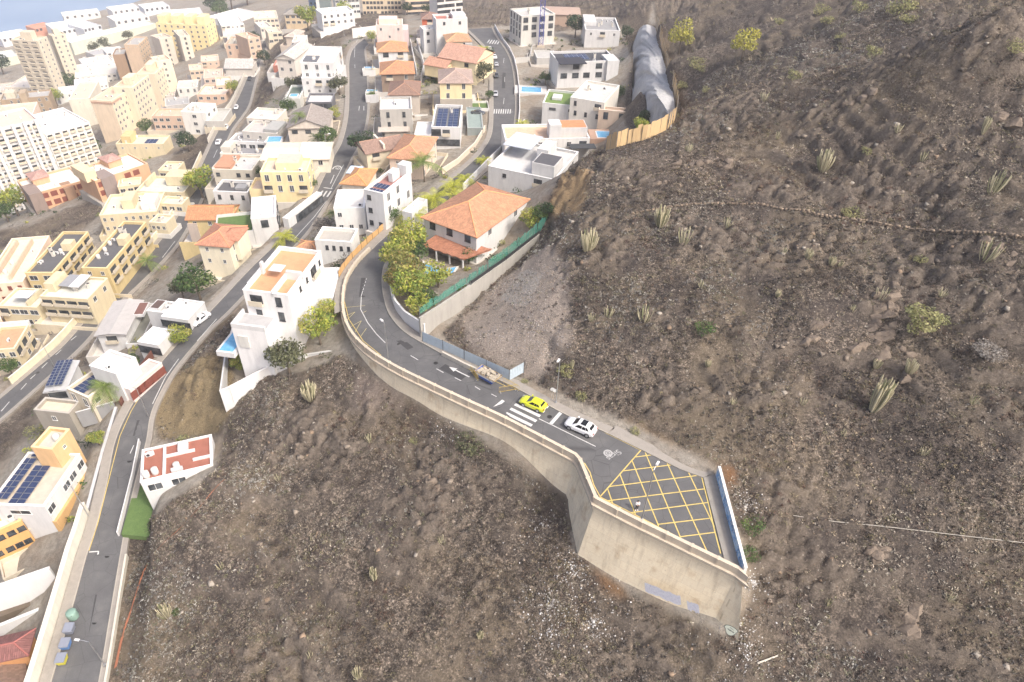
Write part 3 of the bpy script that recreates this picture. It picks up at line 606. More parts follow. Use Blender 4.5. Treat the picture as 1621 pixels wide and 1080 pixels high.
def bld(label, A, B, C, h, wall, roof=('flat', GREY), cat='house', n=None, r=None, l=None, ex=(), ter=1.2, win='w', ws=(1.1, 1.25), group=None, zr=None, junk=2, sink=.6, base=None):
    z = -15.
    for _ in range(25):
        a, b_, c = unp(*A, z), unp(*B, z), unp(*C, z); e = b_ - a; w = np.hypot(e[0], e[1]); e = e / w; f = np.array([-e[1], e[0], 0]); d = max(2.5, (c - b_) @ f)
        ce = a + e * w / 2 + f * d / 2; g0 = gz(ce[0], ce[1]) if base is None else base * K; z = .5 * z + .5 * (g0 + h) if zr is None else zr * K
    a = unp(*A, z); h = z - g0
    cs = [a + e * u * w + f * v * d for u, v in ((0, 0), (1, 0), (1, 1), (0, 1))]
    lo = min(gz(p[0], p[1]) for p in cs) - g0 - sink; lo = max(min(lo, -.3), -9)
    o = empty(NAMES[cat], (a[0], a[1], g0), math.atan2(e[1], e[0])); tag(o, label, cat, group); o['w'] = 0
    del o['w']
    wm = plaster(wall); kind, rc = roof
    b = MB(); top = h if kind == 'flat' else h - .02; t = .28
    if kind == 'flat':
        pr = .75 if h > 3.4 else .3
        b.prism([(0, 0), (w, 0), (w, d), (0, d)], lo, h - pr)
        for x0, y0, x1, y1 in ((0, 0, w, t), (0, d - t, w, d), (0, t, t, d - t), (w - t, t, w, d - t)): b.box(x0, y0, h - pr, x1, y1, h)
        b.build('wall', wm, o)
        rb = MB(); rb.box(t, t, h - pr, w - t, d - t, h - pr + .06); ro_ = rb.build('roof', plaster(rc, .4), o)
        cp = MB(); tt = .36
        for x0, y0, x1, y1 in ((-.04, -.04, w + .04, tt), (-.04, d - tt, w + .04, d + .04), (-.04, tt, tt, d - tt), (w - tt, tt, w + .04, d - tt)): cp.box(x0, y0, h, x1, y1, h + .07)
        cp.build('coping', plaster(tuple(min(.84, c * 1.1 + .06) for c in wall), .15), o)
        fz = h - pr + .06
    else:
        b.prism([(0, 0), (w, 0), (w, d), (0, d)], lo, top)
        rb = MB(); ov = .5; rr, hips, P, Q = hip(rb, -ov, -ov, w + ov, d + ov, h, math.radians(22 if kind != 'mono' else 8), 0, kind in ('gable', 'mono'))
        if kind in ('gable', 'mono'):
            rt = min(w, d) / 2 * math.tan(math.radians(22 if kind != 'mono' else 8))
            if w >= d:
                for x in (0, w): b.face([(x, 0, top), (x, d, top), (x, d / 2, top + rt)])
            else:
                for y in (0, d): b.face([(0, y, top), (w, y, top), (w / 2, y, top + rt)])
        b.build('wall', wm, o)
        ro_ = rb.build('roof', tile_mat(rc) if kind != 'mono' else plaster(rc, .3), o)
        if kind != 'mono':
            rc_ = MB()
            for p, q in hips: rc_.tube([p, q], .13, 5)
            rc_.build('ridge_tiles', plaster(tuple(min(.8, c * 1.3) for c in rc)), ro_)
        fz = h
    if ter > 0:
        te = ter
        if ter >= 1.2 and h < 16:
            for te in (2.6, 2.1, 1.6, 1.2, .8):
                if min(float(bil(ROADD, *(a + e * u + f * v)[:2])[0]) for u, v in ((-te, -te), (w / 2, -te), (w + te, -te), (w + te, d / 2), (w + te, d + te), (w / 2, d + te), (-te, d + te), (-te, d / 2))) > 1.9: break
        tb = MB(); tl = min(gz(*(a + e * u + f * v)[:2]) for u, v in ((-te, -te), (w + te, -te), (w + te, d + te), (-te, d + te), (w / 2, -te))) - g0 - .8
        tz = .12 + rnd.random() * .2; tb.prism([(-te, -te), (w + te, -te), (w + te, d + te), (-te, d + te)], max(tl, -7), tz)
        tb.build('terrace', plaster((.42, .39, .34) if rnd.random() < .5 else (.60, .56, .50), .4), o)
        if ter >= 1.2 and h < 16:
            gw = MB(); x0, y0, x1, y1 = -te - .02, -te - .02, w + te + .02, d + te + .02; hw = rnd.uniform(.9, 1.7); sk = rnd.choice(((), (1,), (2,), (3,)))
            for i_, (q0, q1, q2, q3) in enumerate(((x0, y0, x1, y0 + .2), (x0, y1 - .2, x1, y1), (x0, y0 + .2, x0 + .2, y1 - .2), (x1 - .2, y0 + .2, x1, y1 - .2))):
                if i_ not in sk: gw.box(q0, q1, max(tl, -7), q2, q3, tz + hw)
            gw.build('garden_wall', plaster(rnd.choice(((.74, .72, .68), (.66, .58, .44), (.6, .57, .52), wall)), .3), o)
    if ws == (1.1, 1.25) and h < 16: ws = rnd.choice(((.8, 1.0), (1.1, 1.25), (1.5, 1.2), (1.0, 1.7), (1.9, 1.3)))
    def face(rc2, side):
        rows, cols = rc2[:2]; L = w if side == 'n' else d; st = rc2[2] if len(rc2) > 2 else win; ww, wh = rc2[3] if len(rc2) > 3 else ws
        pr = 1.6 if kind == 'flat' else 1.25; sh = min(3.0, (h - .3) / rows) if h / rows < 4.2 else 3.0
        for i in range(rows):
            for j in range(cols):
                s = L * (j + .5) / cols + (rnd.uniform(-.15, .15) if rows < 4 else 0); zz = h - pr - i * sh
                if zz < .5 or (st != 'bal' and rows * cols > 3 and rows < 6 and rnd.random() < .13): continue
                st_ = 'bal' if st in 'wd' and cat == 'house' and h > 5 and rnd.random() < .14 else st
                p = {'n': (s, 0, zz), 'r': (w, s, zz), 'l': (0, L - s, zz)}[side]
                inst('balcony' if st_ == 'bal' else 'window', win_mesh(ww if st_ == st else 2.1, wh if st_ == st else 1.7, st_), o, p, {'n': 0, 'r': math.pi / 2, 'l': -math.pi / 2}[side])
    for rc2, s in ((n, 'n'), (r, 'r'), (l, 'l')):
        if rc2: face(rc2, s)
    for x in ex:
        k = x[0]
        if k == 'blk':                    # name, u0,v0,u1,v1,z0,z1 (over the roof line), colour[, roof colour]
            _, nm, u0, v0, u1, v1, z0, z1, col = x[:9]; q = MB(); q.box(u0 * w, v0 * d, h + z0, u1 * w, v1 * d, h + z1)
            if len(x) > 9: q.box(u0 * w + .2, v0 * d + .2, h + z1, u1 * w - .2, v1 * d - .2, h + z1 + .03, 1)
            q.build(nm, [plaster(col)] + ([plaster(x[9], .4)] if len(x) > 9 else []), o)
        elif k == 'hip':                  # small pitched roof block
            _, u0, v0, u1, v1, z0, z1, col, rcol = x[:9]; q = MB(); q.box(u0 * w, v0 * d, h + z0, u1 * w, v1 * d, h + z1); q.build('upper_wall', plaster(col), o)
            q = MB(); hip(q, u0 * w - .35, v0 * d - .35, u1 * w + .35, v1 * d + .35, h + z1 + .01, math.radians(20), 0, len(x) > 9); q.build('roof', tile_mat(rcol), o)
        elif k == 'pv':
            _, u0, v0, u1, v1, cols, rows = x[:7]; zz = fz + (x[7] if len(x) > 7 else .12); gx = (u1 - u0) * w / cols; gy = (v1 - v0) * d / rows
            me = solar_mesh(gx - .06, gy - .06)
            for i in range(cols):
                for j in range(rows): inst('solar_panel', me, o, (u0 * w + i * gx, v0 * d + j * gy, zz))
        elif k == 'ac': inst('air_conditioner', acm(), o, (x[1] * w, x[2] * d, fz), x[3] if len(x) > 3 else 0)
        elif k == 'tank': inst('water_tank', tankm(), o, (x[1] * w, x[2] * d, fz))
        elif k == 'chim': inst('chimney', chim(), o, (x[1] * w, x[2] * d, fz))
        elif k == 'door':
            q = MB(); s = x[1] * w; q.box(s - .5, -.06, .1, s + .5, .02, 2.2); q.build('door', M_shut if len(x) < 3 else plaster(x[2]), o)
        elif k == 'pool':                 # u0,v0,u1,v1 in metres outside or on the terrace
            _, x0, y0, x1, y1, zz = x[:6]; q = MB(); q.box(x0 - .4, y0 - .4, zz - 1, x1 + .4, y1 + .4, zz); q.box(x0, y0, zz, x1, y1, zz + .05, 1); q.build('pool', [plaster(WHITE), pool_mat()], o)
        elif k == 'can':                  # canopy on posts: x0,y0,x1,y1 metres, z, colour
            _, x0, y0, x1, y1, zz, col = x[:7]; q = MB(); q.box(x0, y0, zz, x1, y1, zz + .2); q.build('canopy', plaster(col), o); q = MB()
            for px_, py_ in ((x0 + .2, y0 + .2), (x1 - .2, y0 + .2), (x1 - .2, y1 - .2), (x0 + .2, y1 - .2)): q.box(px_ - .08, py_ - .08, max(lo, -3), px_ + .08, py_ + .08, zz)
            q.build('post', M_dark, o)
        elif k == 'yard':                 # x0,y0,x1,y1 metres, z, colour: paved or grassed terrace with a low wall
            _, x0, y0, x1, y1, zz, col = x[:7]; q = MB(); q.box(x0, y0, zz - 7, x1, y1, zz, 1); q.box(x0 + .2, y0 + .2, zz, x1 - .2, y1 - .2, zz + .03, 0)
            for q0, q1, q2, q3 in ((x0, y0, x1, y0 + .2), (x0, y1 - .2, x1, y1), (x0, y0 + .2, x0 + .2, y1 - .2), (x1 - .2, y0 + .2, x1, y1 - .2)): q.box(q0, q1, zz, q2, q3, zz + .8, 1)
            q.build('terrace', [lawn_mat() if col == 'lawn' else plaster(col, .3), plaster(x[7] if len(x) > 7 else WHITE)], o)
    if kind == 'flat' and junk and h > 3:
        for _ in range(junk):
            u, v = rnd.uniform(.15, .85), rnd.uniform(.2, .85); me, nm = rnd.choice(((acm(), 'air_conditioner'), (tankm(), 'water_tank'), (acm(), 'air_conditioner'), (chim(), 'chimney')))
            inst(nm, me, o, (u * w, v * d, fz), rnd.choice((0, 1.57)))
    ALLB.append((label, w, d, h)); return o
def pool_mat():
    if 'pool' in _mc: return _mc['pool']
    m, t, b = nodes('pool_water'); t.links.new(ramp(t, noise(t, .8, 3), [(.3, (.10, .32, .55)), (.7, (.20, .48, .72))]), b.inputs['Base Color']); b.inputs['Roughness'].default_value = .08; bump(t, b, noise(t, 3, 2), .2, .03)
    _mc['pool'] = m; return m
def lawn_mat():
    if 'lawn' in _mc: return _mc['lawn']
    m, t, b = nodes('mown_lawn'); t.links.new(mixc(t, .5, ramp(t, noise(t, 1.2, 4), [(.3, (.07, .13, .035)), (.7, (.13, .20, .06))]), ramp(t, noise(t, 14, 3), [(.3, (.05, .10, .03)), (.7, (.15, .22, .07))])), b.inputs['Base Color']); b.inputs['Roughness'].default_value = .95
    _mc['lawn'] = m; return m
PEA2 = (.62, .38, .23); LY = (.66, .57, .38)
# --- far left: towers and apartment rows
bld('tall cream tower block with dark balconies, left half of the twin tower', (17, 63), (59, 65), (80, 58), 44, CREAM, ('flat', CREAM), 'tower block', n=(13, 3, 'bal', (3.2, 1.3)), r=(13, 2), ter=0, junk=4, base=-98, ex=[('blk', 'lift_tower', .3, .3, .7, .8, -.6, 4, CREAM)])
bld('tall cream tower block with small windows, right half of the twin tower', (82, 57), (103, 53), (118, 46), 42, CREAM, ('flat', CREAM), 'tower block', n=(13, 2), r=(13, 2), ter=0, base=-98, ex=[('blk', 'lift_tower', .3, .3, .7, .8, -.6, 3, CREAM)])
bld('dark brown apartment block with lighter stair shaft', (0, 159), (77, 152), (86, 141), 15, (.36, .27, .18), ('flat', GREY), 'apartment block', n=(3, 7), ter=0, ex=[('blk', 'stair_shaft', .42, -.08, .56, .5, -14, 3, (.42, .33, .23)), ('blk', 'roof_hut', .1, .3, .3, .8, -.6, 2.4, CREAM)])
bld('very tall white tower block with ribbed columns at the left edge', (-42, 213), (61, 190), (48, 168), 41, WHITE, ('flat', (.66, .52, .44)), 'tower block', n=(12, 7, 'bal', (2.1, 1.4)), r=(12, 2), ter=0, base=-68, ex=[('blk', 'column', u, -.06, u + .05, 0, -40, .5, WHITE) for u in (.02, .2, .38, .56, .74, .92)])
bld('white curved apartment block with rows of dark balconies beside the white tower', (71, 212), (141, 193), (128, 163), 25, (.80, .78, .72), ('flat', WHITE), 'apartment block', n=(7, 6, 'bal', (1.9, 1.3)), r=(6, 2), ter=0, base=-65, junk=5)
bld('pale pink roofed block behind the white tower', (-10, 186), (52, 180), (42, 163), 24, (.78, .62, .5), ('flat', (.72, .50, .40)), 'apartment block', n=(4, 6), ter=0)
SX = 'stepped beige apartment blocks'
bld('nearest stepped beige apartment block with a blank peach gable', (143, 158), (176, 160), (207, 139), 19, (.76, .62, .46), ('flat', (.66, .5, .38)), 'apartment block', r=(5, 6), n=(1, 1, 'w', (.4, .4)), ter=0, group=SX, ex=[('blk', 'brick_band', -.01, -.01, 1.01, .4, -1.6, -.7, (.5, .33, .24))])
bld('stepped beige apartment block second from the blank peach gable', (178, 138), (209, 139), (238, 119), 20, (.76, .64, .48), ('flat', (.66, .5, .38)), 'apartment block', r=(5, 6), n=(4, 1), ter=0, group=SX, ex=[('blk', 'roof_hut', .3, .3, .7, .7, -.6, 2.6, (.76, .62, .46))])
bld('stepped beige apartment block third from the blank peach gable', (216, 117), (245, 117), (271, 97), 20, (.76, .64, .48), ('flat', (.66, .5, .38)), 'apartment block', r=(5, 6), n=(4, 1), ter=0, group=SX, ex=[('blk', 'roof_hut', .3, .3, .7, .7, -.6, 2.6, (.76, .62, .46))])
bld('stepped beige apartment block farthest from the blank peach gable', (247, 98), (271, 94), (302, 80), 22, (.76, .64, .48), ('flat', (.66, .5, .38)), 'apartment block', r=(6, 6), n=(4, 1), ter=0, group=SX)
bld('plain beige slab building left of the stepped blocks', (108, 158), (141, 156), (176, 128), 16, (.74, .68, .56), ('flat', CREAM), 'apartment block', n=(1, 1, 'w', (.4, .4)), ter=0)
bld('dark brown slab block in front of the grey beige towers', (178, 87), (197, 86), (206, 76), 26, (.33, .22, .14), ('flat', GREY), 'tower block', r=(6, 1), ter=0, base=-92)
bld('beige brown tower block with vertical ribs beside the dark brown slab', (196, 71), (219, 71), (248, 58), 30, (.58, .44, .31), ('flat', GREY), 'tower block', r=(9, 5), n=(1, 2, 'w', (.4, .4)), ter=0, base=-90)
bld('greyish beige tower block left of the yellow tower', (252, 62), (272, 58), (300, 44), 32, (.62, .55, .46), ('flat', (.6, .5, .4)), 'tower block', r=(9, 4), n=(8, 1, 'd'), ter=0, base=-86)
bld('beige tower block joined to the yellow tower, with dark window strips', (284, 58), (300, 56), (326, 42), 31, (.66, .60, .50), ('flat', (.6, .5, .4)), 'tower block', r=(9, 4), n=(8, 1, 'd'), ter=0, base=-84)
bld('long yellow tower block with crenellated roof huts above the beige towers', (246, 37), (325, 40), (344, 30), 34, (.80, .66, .36), ('flat', (.7, .6, .4)), 'tower block', r=(10, 3), n=(9, 8), ter=0, base=-86, ex=[('blk', 'roof_hut', u, .2, u + .16, .8, -.6, 4, (.8, .68, .4)) for u in (.02, .28, .55, .8)])
bld('long pale green warehouse facade behind the cream tower', (112, 68), (247, 37), (243, 30), 9, (.62, .64, .52), ('flat', (.7, .7, .66)), 'warehouse', ter=0)
bld('pale green warehouse left of the cream tower', (-30, 97), (28, 88), (24, 78), 9, (.60, .62, .50), ('flat', (.7, .7, .66)), 'warehouse', ter=0)
for lab, A, B, C, h, c in (('low pale office building under the beige towers', (118, 122), (184, 116), (176, 98), 9, (.7, .68, .62)), ('low cream hall with dark windows at the foot of the cream tower', (8, 138), (76, 140), (82, 120), 8, (.66, .6, .5)),
        ('white low building between the cream tower and the brown slab', (132, 104), (180, 97), (178, 86), 9, (.74, .72, .68)), ('white terraces below the right half of the cream tower', (118, 138), (170, 132), (172, 120), 6, (.76, .75, .7))):
    bld(lab, A, B, C, h, c, ('flat', (.66, .62, .56)), 'office block', n=(2, 8), ter=0, junk=4)
# --- port
pc = [(.75, .74, .72), (.7, .72, .75), (.62, .3, .2), (.72, .7, .66), (.35, .4, .55)]
for i, (lab, A, B, C, h, c) in enumerate((('white port shed at the waterfront left of the tower', (2, 62), (48, 54), (44, 44), 8, 0), ('white port shed with rusty roof beside the water', (55, 46), (84, 40), (80, 33), 9, 2), ('large white port shed above the cream tower', (90, 50), (128, 44), (122, 30), 9, 0), ('white port shed right of the large one', (132, 46), (160, 40), (154, 28), 8, 1),
        ('pale grey quay shed on the pier', (100, 26), (158, 20), (150, 14), 7, 3), ('white quay shed near the top edge', (178, 18), (222, 12), (216, 5), 8, 0), ('pale blue quay shed beyond the pier', (228, 14), (268, 9), (262, 2), 8, 1), ('white port office left of the yellow tower', (182, 34), (236, 26), (230, 17), 9, 3), ('white depot right behind the yellow tower', (262, 27), (322, 22), (318, 12), 9, 0))):
    bld(lab, A, B, C, h, pc[c], ('flat', pc[c]), 'warehouse', ter=0, junk=0, n=(1, 5, 'd', (2, 2)))
# --- left middle
bld('orange apartment house with a dark brick end and maroon shutters', (46, 309), (132, 286), (120, 262), 8, PEA2, ('flat', (.78, .74, .68)), 'apartment block', n=(2, 6, 'm', (2, 1.6)), ter=1, junk=4, ex=[('blk', 'brick_end', -.01, -.03, .22, .6, -9, .1, (.27, .21, .18)), ('blk', 'balcony_core', .6, -.1, .78, .3, -7, -.5, (.35, .22, .14)), ('hip', .2, .5, .5, .95, -.6, 1.8, PEA2, (.6, .33, .26))])
bld('orange apartment house with curved right end and maroon shutters', (150, 287), (234, 259), (222, 236), 8, PEA2, ('flat', (.78, .74, .68)), 'apartment block', n=(2, 6, 'm', (2, 1.6)), ter=1, junk=4, ex=[('blk', 'brick_end', .1, -.03, .35, .5, -9, .1, (.27, .22, .2)), ('blk', 'stair_tower', -.08, .2, .12, .9, -1, 2.4, (.78, .62, .4)), ('hip', .45, .5, .7, .95, -.6, 1.8, PEA2, (.6, .33, .26))])
bld('pale yellow house with a parapet terrace behind the orange apartments', (183, 228), (258, 228), (262, 214), 7, LY, ('flat', CREAM), n=(1, 4, 'w', (.6, .6)), ex=[('blk', 'roof_hut', .1, .2, .3, .9, -.6, 2.2, YEL), ('pv', .55, .2, .8, .7, 3, 2)])
bld('peach two storey block below the stepped beige apartments', (240, 184), (287, 184), (289, 172), 7, PEACH, ('flat', PEACH), n=(2, 5), r=(1, 2))
bld('cream terraced house with orchard green awning above the lower road', (214, 303), (291, 305), (297, 280), 5.5, LY, ('flat', (.6, .6, .52)), n=(1, 4), ex=[('blk', 'upper_floor', .5, .5, .95, 1, -.5, 2.6, LY), ('blk', 'parapet_wall', .1, .4, .14, 1, -.5, 1.4, LY)])
bld('small cream roof house with rooftop chairs above the lower road', (250, 270), (278, 271), (284, 256), 6, LY, ('flat', CREAM), n=(1, 2), junk=3)
bld('cream apartment house with rows of narrow windows behind the dark flat roofs', (157, 341), (248, 335), (262, 303), 7.5, LY, ('flat', (.74, .66, .5)), 'apartment block', n=(2, 8, 'w', (.7, 1.1)), r=(1, 3), junk=6, ex=[('blk', 'roof_hut', .35, .3, .55, .8, -.6, 2.2, LY), ('blk', 'roof_hut', .7, .2, .95, .7, -.6, 1.6, (.75, .73, .7))])
DG = (.115, .115, .12)
bld('yellow apartment block with long dark flat roof, nearer to the lower road', (129, 424), (169, 425), (241, 352), 9, YEL, ('flat', DG), 'apartment block', n=(3, 2), r=(2, 5, 'bal', (3, 1.3)), junk=9, ex=[('blk', 'stair_tower', .6, .5, .98, .62, -.6, 1.6, LY)])
bld('yellow apartment block with long dark flat roof, farther from the lower road', (39, 432), (83, 432), (150, 367), 9, YEL, ('flat', DG), 'apartment block', n=(3, 2), r=(2, 5, 'bal', (3, 1.3)), junk=8, ex=[('blk', 'stair_tower', .6, .55, .98, .68, -.6, 1.6, LY)])
bld('peach apartment house with red shutters at the left picture edge', (-30, 452), (36, 446), (92, 372), 8, (.80, .62, .47), ('flat', (.78, .64, .5)), 'apartment block', n=(2, 4, 'm'), r=(2, 4, 'm'), junk=3, ex=[('blk', 'parapet_wall', .2, .2, .25, .9, -.6, .8, PEACH), ('blk', 'parapet_wall', .6, .1, .64, .9, -.6, .8, PEACH)])
bld('low peach house below the red shuttered one at the left picture edge', (-45, 520), (2, 505), (24, 470), 6, (.76, .58, .44), ('flat', PEACH), n=(2, 3, 'm'))
bld('cream terraced house with a white roof pergola and potted plants', (63, 469), (138, 474), (166, 440), 8, LY, ('flat', (.62, .62, .56)), n=(2, 4, 'bal', (2.4, 1.3)), r=(1, 2), junk=4, ex=[('blk', 'sun_roof', .5, .3, .72, .9, 1.2, 1.35, WHITE), ('blk', 'dark_awning', .22, .4, .45, .95, .6, .75, (.3, .31, .33)), ('blk', 'stair_tower', -.02, .3, .18, .9, -.6, 1.8, LY)])
bld('cream terraced house with blue grey awning left of the pergola house', (-4, 484), (58, 487), (76, 458), 7, LY, ('flat', (.6, .6, .54)), n=(2, 4), ex=[('blk', 'awning', .35, .2, .75, .6, 1.5, 1.62, (.75, .76, .8)), ('blk', 'parapet_wall', .7, .1, .74, .9, -.6, .9, LY)])
bld('cream house with an orange tiled roof terrace at the left picture edge', (-25, 556), (23, 552), (62, 513), 6, LY, ('flat', (.56, .33, .2)), n=(2, 3), r=(2, 3), ex=[('blk', 'white_parapet', -.02, 1, 1.02, 1.08, -.6, .9, WHITE)])
# --- between the lower and the middle road
bld('white house with a long grey sloping roof beside the lower road', (153, 530), (197, 528), (249, 476), 5.5, WHITE, ('mono', (.46, .44, .42)), n=(1, 1, 'w', (1.6, 1.2)), ter=1.5, ex=[('yard', 5.5, -1, 8.5, 14, 2.6, (.2, .2, .17)), ('blk', 'white_frame', .95, .55, 1.35, .95, -.6, .1, WHITE, (.2, .1, .08))])
bld('white flat carport roof beside the middle road, with the parked white saloon', (255, 501), (297, 507), (329, 479), 3.2, WHITE, ('flat', WHITE), 'garage', n=(1, 3, 'd', (2.4, 1.5)), ter=0, junk=1)
bld('white flat carport roof next to the long grey roof', (217, 541), (250, 547), (274, 523), 3.2, WHITE, ('flat', WHITE), 'garage', n=(1, 2, 'd', (2.4, 1.5)), ter=0, junk=0)
bld('white flat roofed house with a dark framed terrace behind the carport roofs', (232, 492), (262, 496), (273, 478), 5, WHITE, ('flat', (.75, .74, .72)), ter=0, junk=1, ex=[('blk', 'raised_frame', .1, .1, .6, .9, -.3, .5, WHITE, (.12, .08, .07))])
bld('rough grey house base with a cream terrace under the solar house', (53, 649), (109, 655), (139, 636), 7, (.36, .33, .28), ('flat', CREAM), n=(2, 1, 'w', (.7, .9)), ter=.5, junk=0)
bld('white house wing covered in a blue solar roof beside the lower road', (73, 619), (102, 616), (142, 571), 6, WHITE, ('mono', (.5, .5, .5)), n=(1, 1, 'd', (3, 1.6)), ter=0, ex=[('pv', .04, .03, .48, .97, 2, 9, 1.0), ('pv', .52, .03, .96, .97, 2, 9, 1.0)])
bld('cream house wing with two rows of dark solar panels beside the palm', (105, 615), (139, 630), (173, 590), 6.3, CREAM, ('flat', (.48, .43, .37)), n=(1, 2), r=(2, 2, 'w', (.9, .9)), ter=0, junk=0, ex=[('pv', .12, .1, .62, .8, 2, 5, .3)])
bld('white flat roofed wing behind the solar panels', (141, 579), (183, 592), (205, 563), 7, WHITE, ('flat', (.78, .76, .72)), ter=0, junk=1)
bld('mauve flat carport roof beside the middle road with a wooden gate', (184, 610), (205, 617), (238, 569), 3.2, (.7, .62, .58), ('flat', (.58, .49, .46)), 'garage', ter=0, junk=0, r=(1, 5, 'm', (2, 1.5)))
bld('beige roofed house with three rows of solar panels at the left picture edge', (-18, 799), (70, 802), (108, 718), 7.5, WHITE, ('flat', (.56, .49, .40)), r=(1, 5), n=(1, 1, 'w', (3, .8)), ter=0, junk=0, ex=[('pv', .28, .04, .58, .78, 2, 7, .3), ('pv', .0, .12, .24, .9, 2, 7, .5), ('pv', .1, .92, .34, 1.2, 2, 3, .6), ('blk', 'ochre_base', .98, -.01, 1.06, 1, -7.5, -3.6, (.6, .38, .17)), ('yard', 16, 2, 20.5, 13, .2, (.42, .39, .38), (.5, .45, .38))])
bld('orange stair tower with a white rimmed skylight next to the solar roof', (49, 708), (82, 712), (98, 678), 10, (.70, .46, .24), ('flat', (.5, .5, .45)), ter=0, junk=1, r=(1, 1, 'w', (.5, .5)))
bld('orange house with small square windows at the lower left', (-30, 852), (34, 824), (27, 806), 7, (.64, .38, .15), ('flat', (.75, .7, .62)), n=(2, 4, 'd', (.9, .9)), r=(1, 1, 'd', (.9, .9)), ter=0, junk=1, ex=[('yard', 0, -4, 12, 0, .3, (.6, .52, .42), CREAM)])
bld('low house with a rounded red roof in the bottom left corner', (-22, 1048), (40, 1034), (38, 1004), 4.5, (.55, .28, .12), ('hip', (.27, .10, .085)), ter=0)
bld('brown tiled house in the bottom left corner', (-70, 1165), (40, 1112), (66, 1012), 3, (.55, .33, .16), ('hip', (.26, .16, .11)), ter=0)
bld('ochre house with an orange pitched roof beside the lower road', (296, 347), (364, 347), (368, 325), 7, YEL, ('gable', ORANGE), n=(2, 3), ex=[('blk', 'stair_bay', -.02, -.06, .2, .4, -7, -1.2, (.5, .42, .36))])
bld('cream house with two orange hipped roofs between the roads', (313, 386), (362, 390), (416, 361), 9, (.80, .73, .56), ('hip', (.60, .25, .13)), n=(2, 2, 'w', (.6, .9)), r=(2, 2), ex=[('hip', .5, .25, 1.15, .85, -5, .4, (.8, .73, .56), (.6, .25, .13))])
bld('white modern villa with a roof lawn and black window band', (397, 347), (437, 343), (463, 307), 7.5, WHITE, ('flat', (.82, .81, .8)), 'villa', n=(1, 1, 'd', (1.6, 1.8)), r=(2, 2, 'd', (4, 1.5)), ter=1, junk=1, ex=[('yard', -9, 0, -.1, 10, 3.6, 'lawn')])
bld('long white carport with black gates beside the middle road', (447, 345), (456, 347), (498, 303), 3, WHITE, ('flat', (.8, .8, .78)), 'garage', r=(1, 5, 'd', (3, 1.9)), ter=0, junk=0)
bld('small white house with a charcoal flat roof', (337, 303), (392, 305), (394, 286), 6.5, WHITE, ('flat', DG), n=(1, 3, 'd', (.7, 1.2)), r=(1, 1), ex=[('blk', 'skylight', .55, .3, .85, .7, -.6, .1, (.3, .3, .3))])
bld('yellow house with roof terrace beside the middle road', (411, 273), (485, 273), (486, 250), 9.5, (.80, .66, .38), ('flat', (.66, .55, .44)), n=(2, 4), r=(2, 2), ex=[('blk', 'roof_hut', .3, .3, .8, .95, -.6, 1.3, (.8, .68, .42), (.6, .5, .42)), ('door', .85), ('yard', -4, 1, -.1, 8, 3.5, (.62, .5, .4), (.8, .66, .38))])
bld('cream house with a fan shaped pale roof behind the yellow one', (415, 253), (520, 251), (510, 226), 6, (.76, .70, .58), ('mono', (.66, .60, .50)), n=(1, 4), ex=[('blk', 'roof_block', .55, .3, .9, .8, -.2, 1.2, (.75, .72, .66))])
bld('beige house with a terracotta corner roof beside the lower road', (336, 268), (399, 270), (399, 246), 6.5, (.62, .57, .47), ('flat', (.55, .54, .52)), n=(2, 4, 'd', (1, 1)), junk=6, ex=[('blk', 'terracotta_roof', 0, .1, .42, .95, -.6, .25, (.5, .27, .17))])
bld('low white house with dark roof vents', (362, 223), (419, 226), (418, 213), 5.5, WHITE, ('flat', (.3, .3, .3)), n=(1, 4), junk=4)
bld('pale house with a long grey glazed roof next to the vents', (348, 243), (416, 245), (416, 230), 5, (.66, .62, .54), ('flat', (.25, .25, .26)), n=(1, 4), junk=5, ex=[('blk', 'stair_tower', 0, .2, .22, .9, -.6, 1.5, (.62, .58, .5))])
bld('grey house with green side strip below the beige roofs', (383, 208), (438, 212), (437, 193), 5, (.55, .52, .47), ('flat', (.5, .47, .44)), n=(1, 3), ex=[('blk', 'grey_block', .6, .1, 1, .9, -.6, .8, (.4, .4, .38))])
bld('beige house with a broad pitched roof behind the tall palm', (455, 203), (519, 202), (526, 177), 5.5, (.66, .59, .50), ('gable', (.36, .31, .27)), n=(1, 3, 'd', (1.6, 1)), ex=[('pool', -7, 0, -3, 4, 1.2)])
bld('pale beige house with rounded parapet beside the lower road', (390, 187), (437, 190), (435, 172), 5.5, (.66, .61, .53), ('flat', (.6, .56, .5)), n=(1, 4), junk=3)
bld('black framed open canopy with two white roof panels', (484, 162), (525, 162), (523, 148), 4.5, (.14, .14, .15), ('flat', WHITE), 'garage', n=(1, 3, 'd', (2.6, 2)), ter=2, junk=0)
bld('tall white house with a dark glazed upper floor beside the middle road', (475, 99), (527, 100), (528, 74), 11, WHITE, ('flat', (.62, .6, .55)), n=(3, 3), r=(2, 2, 'd'), ter=2, ex=[('blk', 'solar_roof', .02, .15, .45, .45, -.6, -.2, (.15, .16, .18)), ('yard', 9.5, 1, 14, 12, 6, (.6, .58, .52))])
bld('white lower wing in front of the tall white house', (477, 124), (529, 124), (528, 104), 7, WHITE, ('flat', WHITE), n=(2, 3), ter=1)
bld('dark green roofed pavilion with a small pool', (451, 156), (474, 156), (474, 135), 5, (.6, .6, .56), ('flat', (.12, .16, .13)), ex=[('pool', 1.5, 1.5, 4, 4, 5.2)], junk=0)
bld('pale stone house with stepped gables above the red hut', (437, 92), (465, 94), (468, 70), 9, (.74, .68, .6), ('gable', (.62, .57, .5)), n=(2, 2), l=(2, 2))
bld('low red hut beside the lower road', (432, 104), (459, 104), (460, 95), 4, (.5, .2, .14), ('flat', (.6, .52, .48)), n=(1, 1), junk=0)
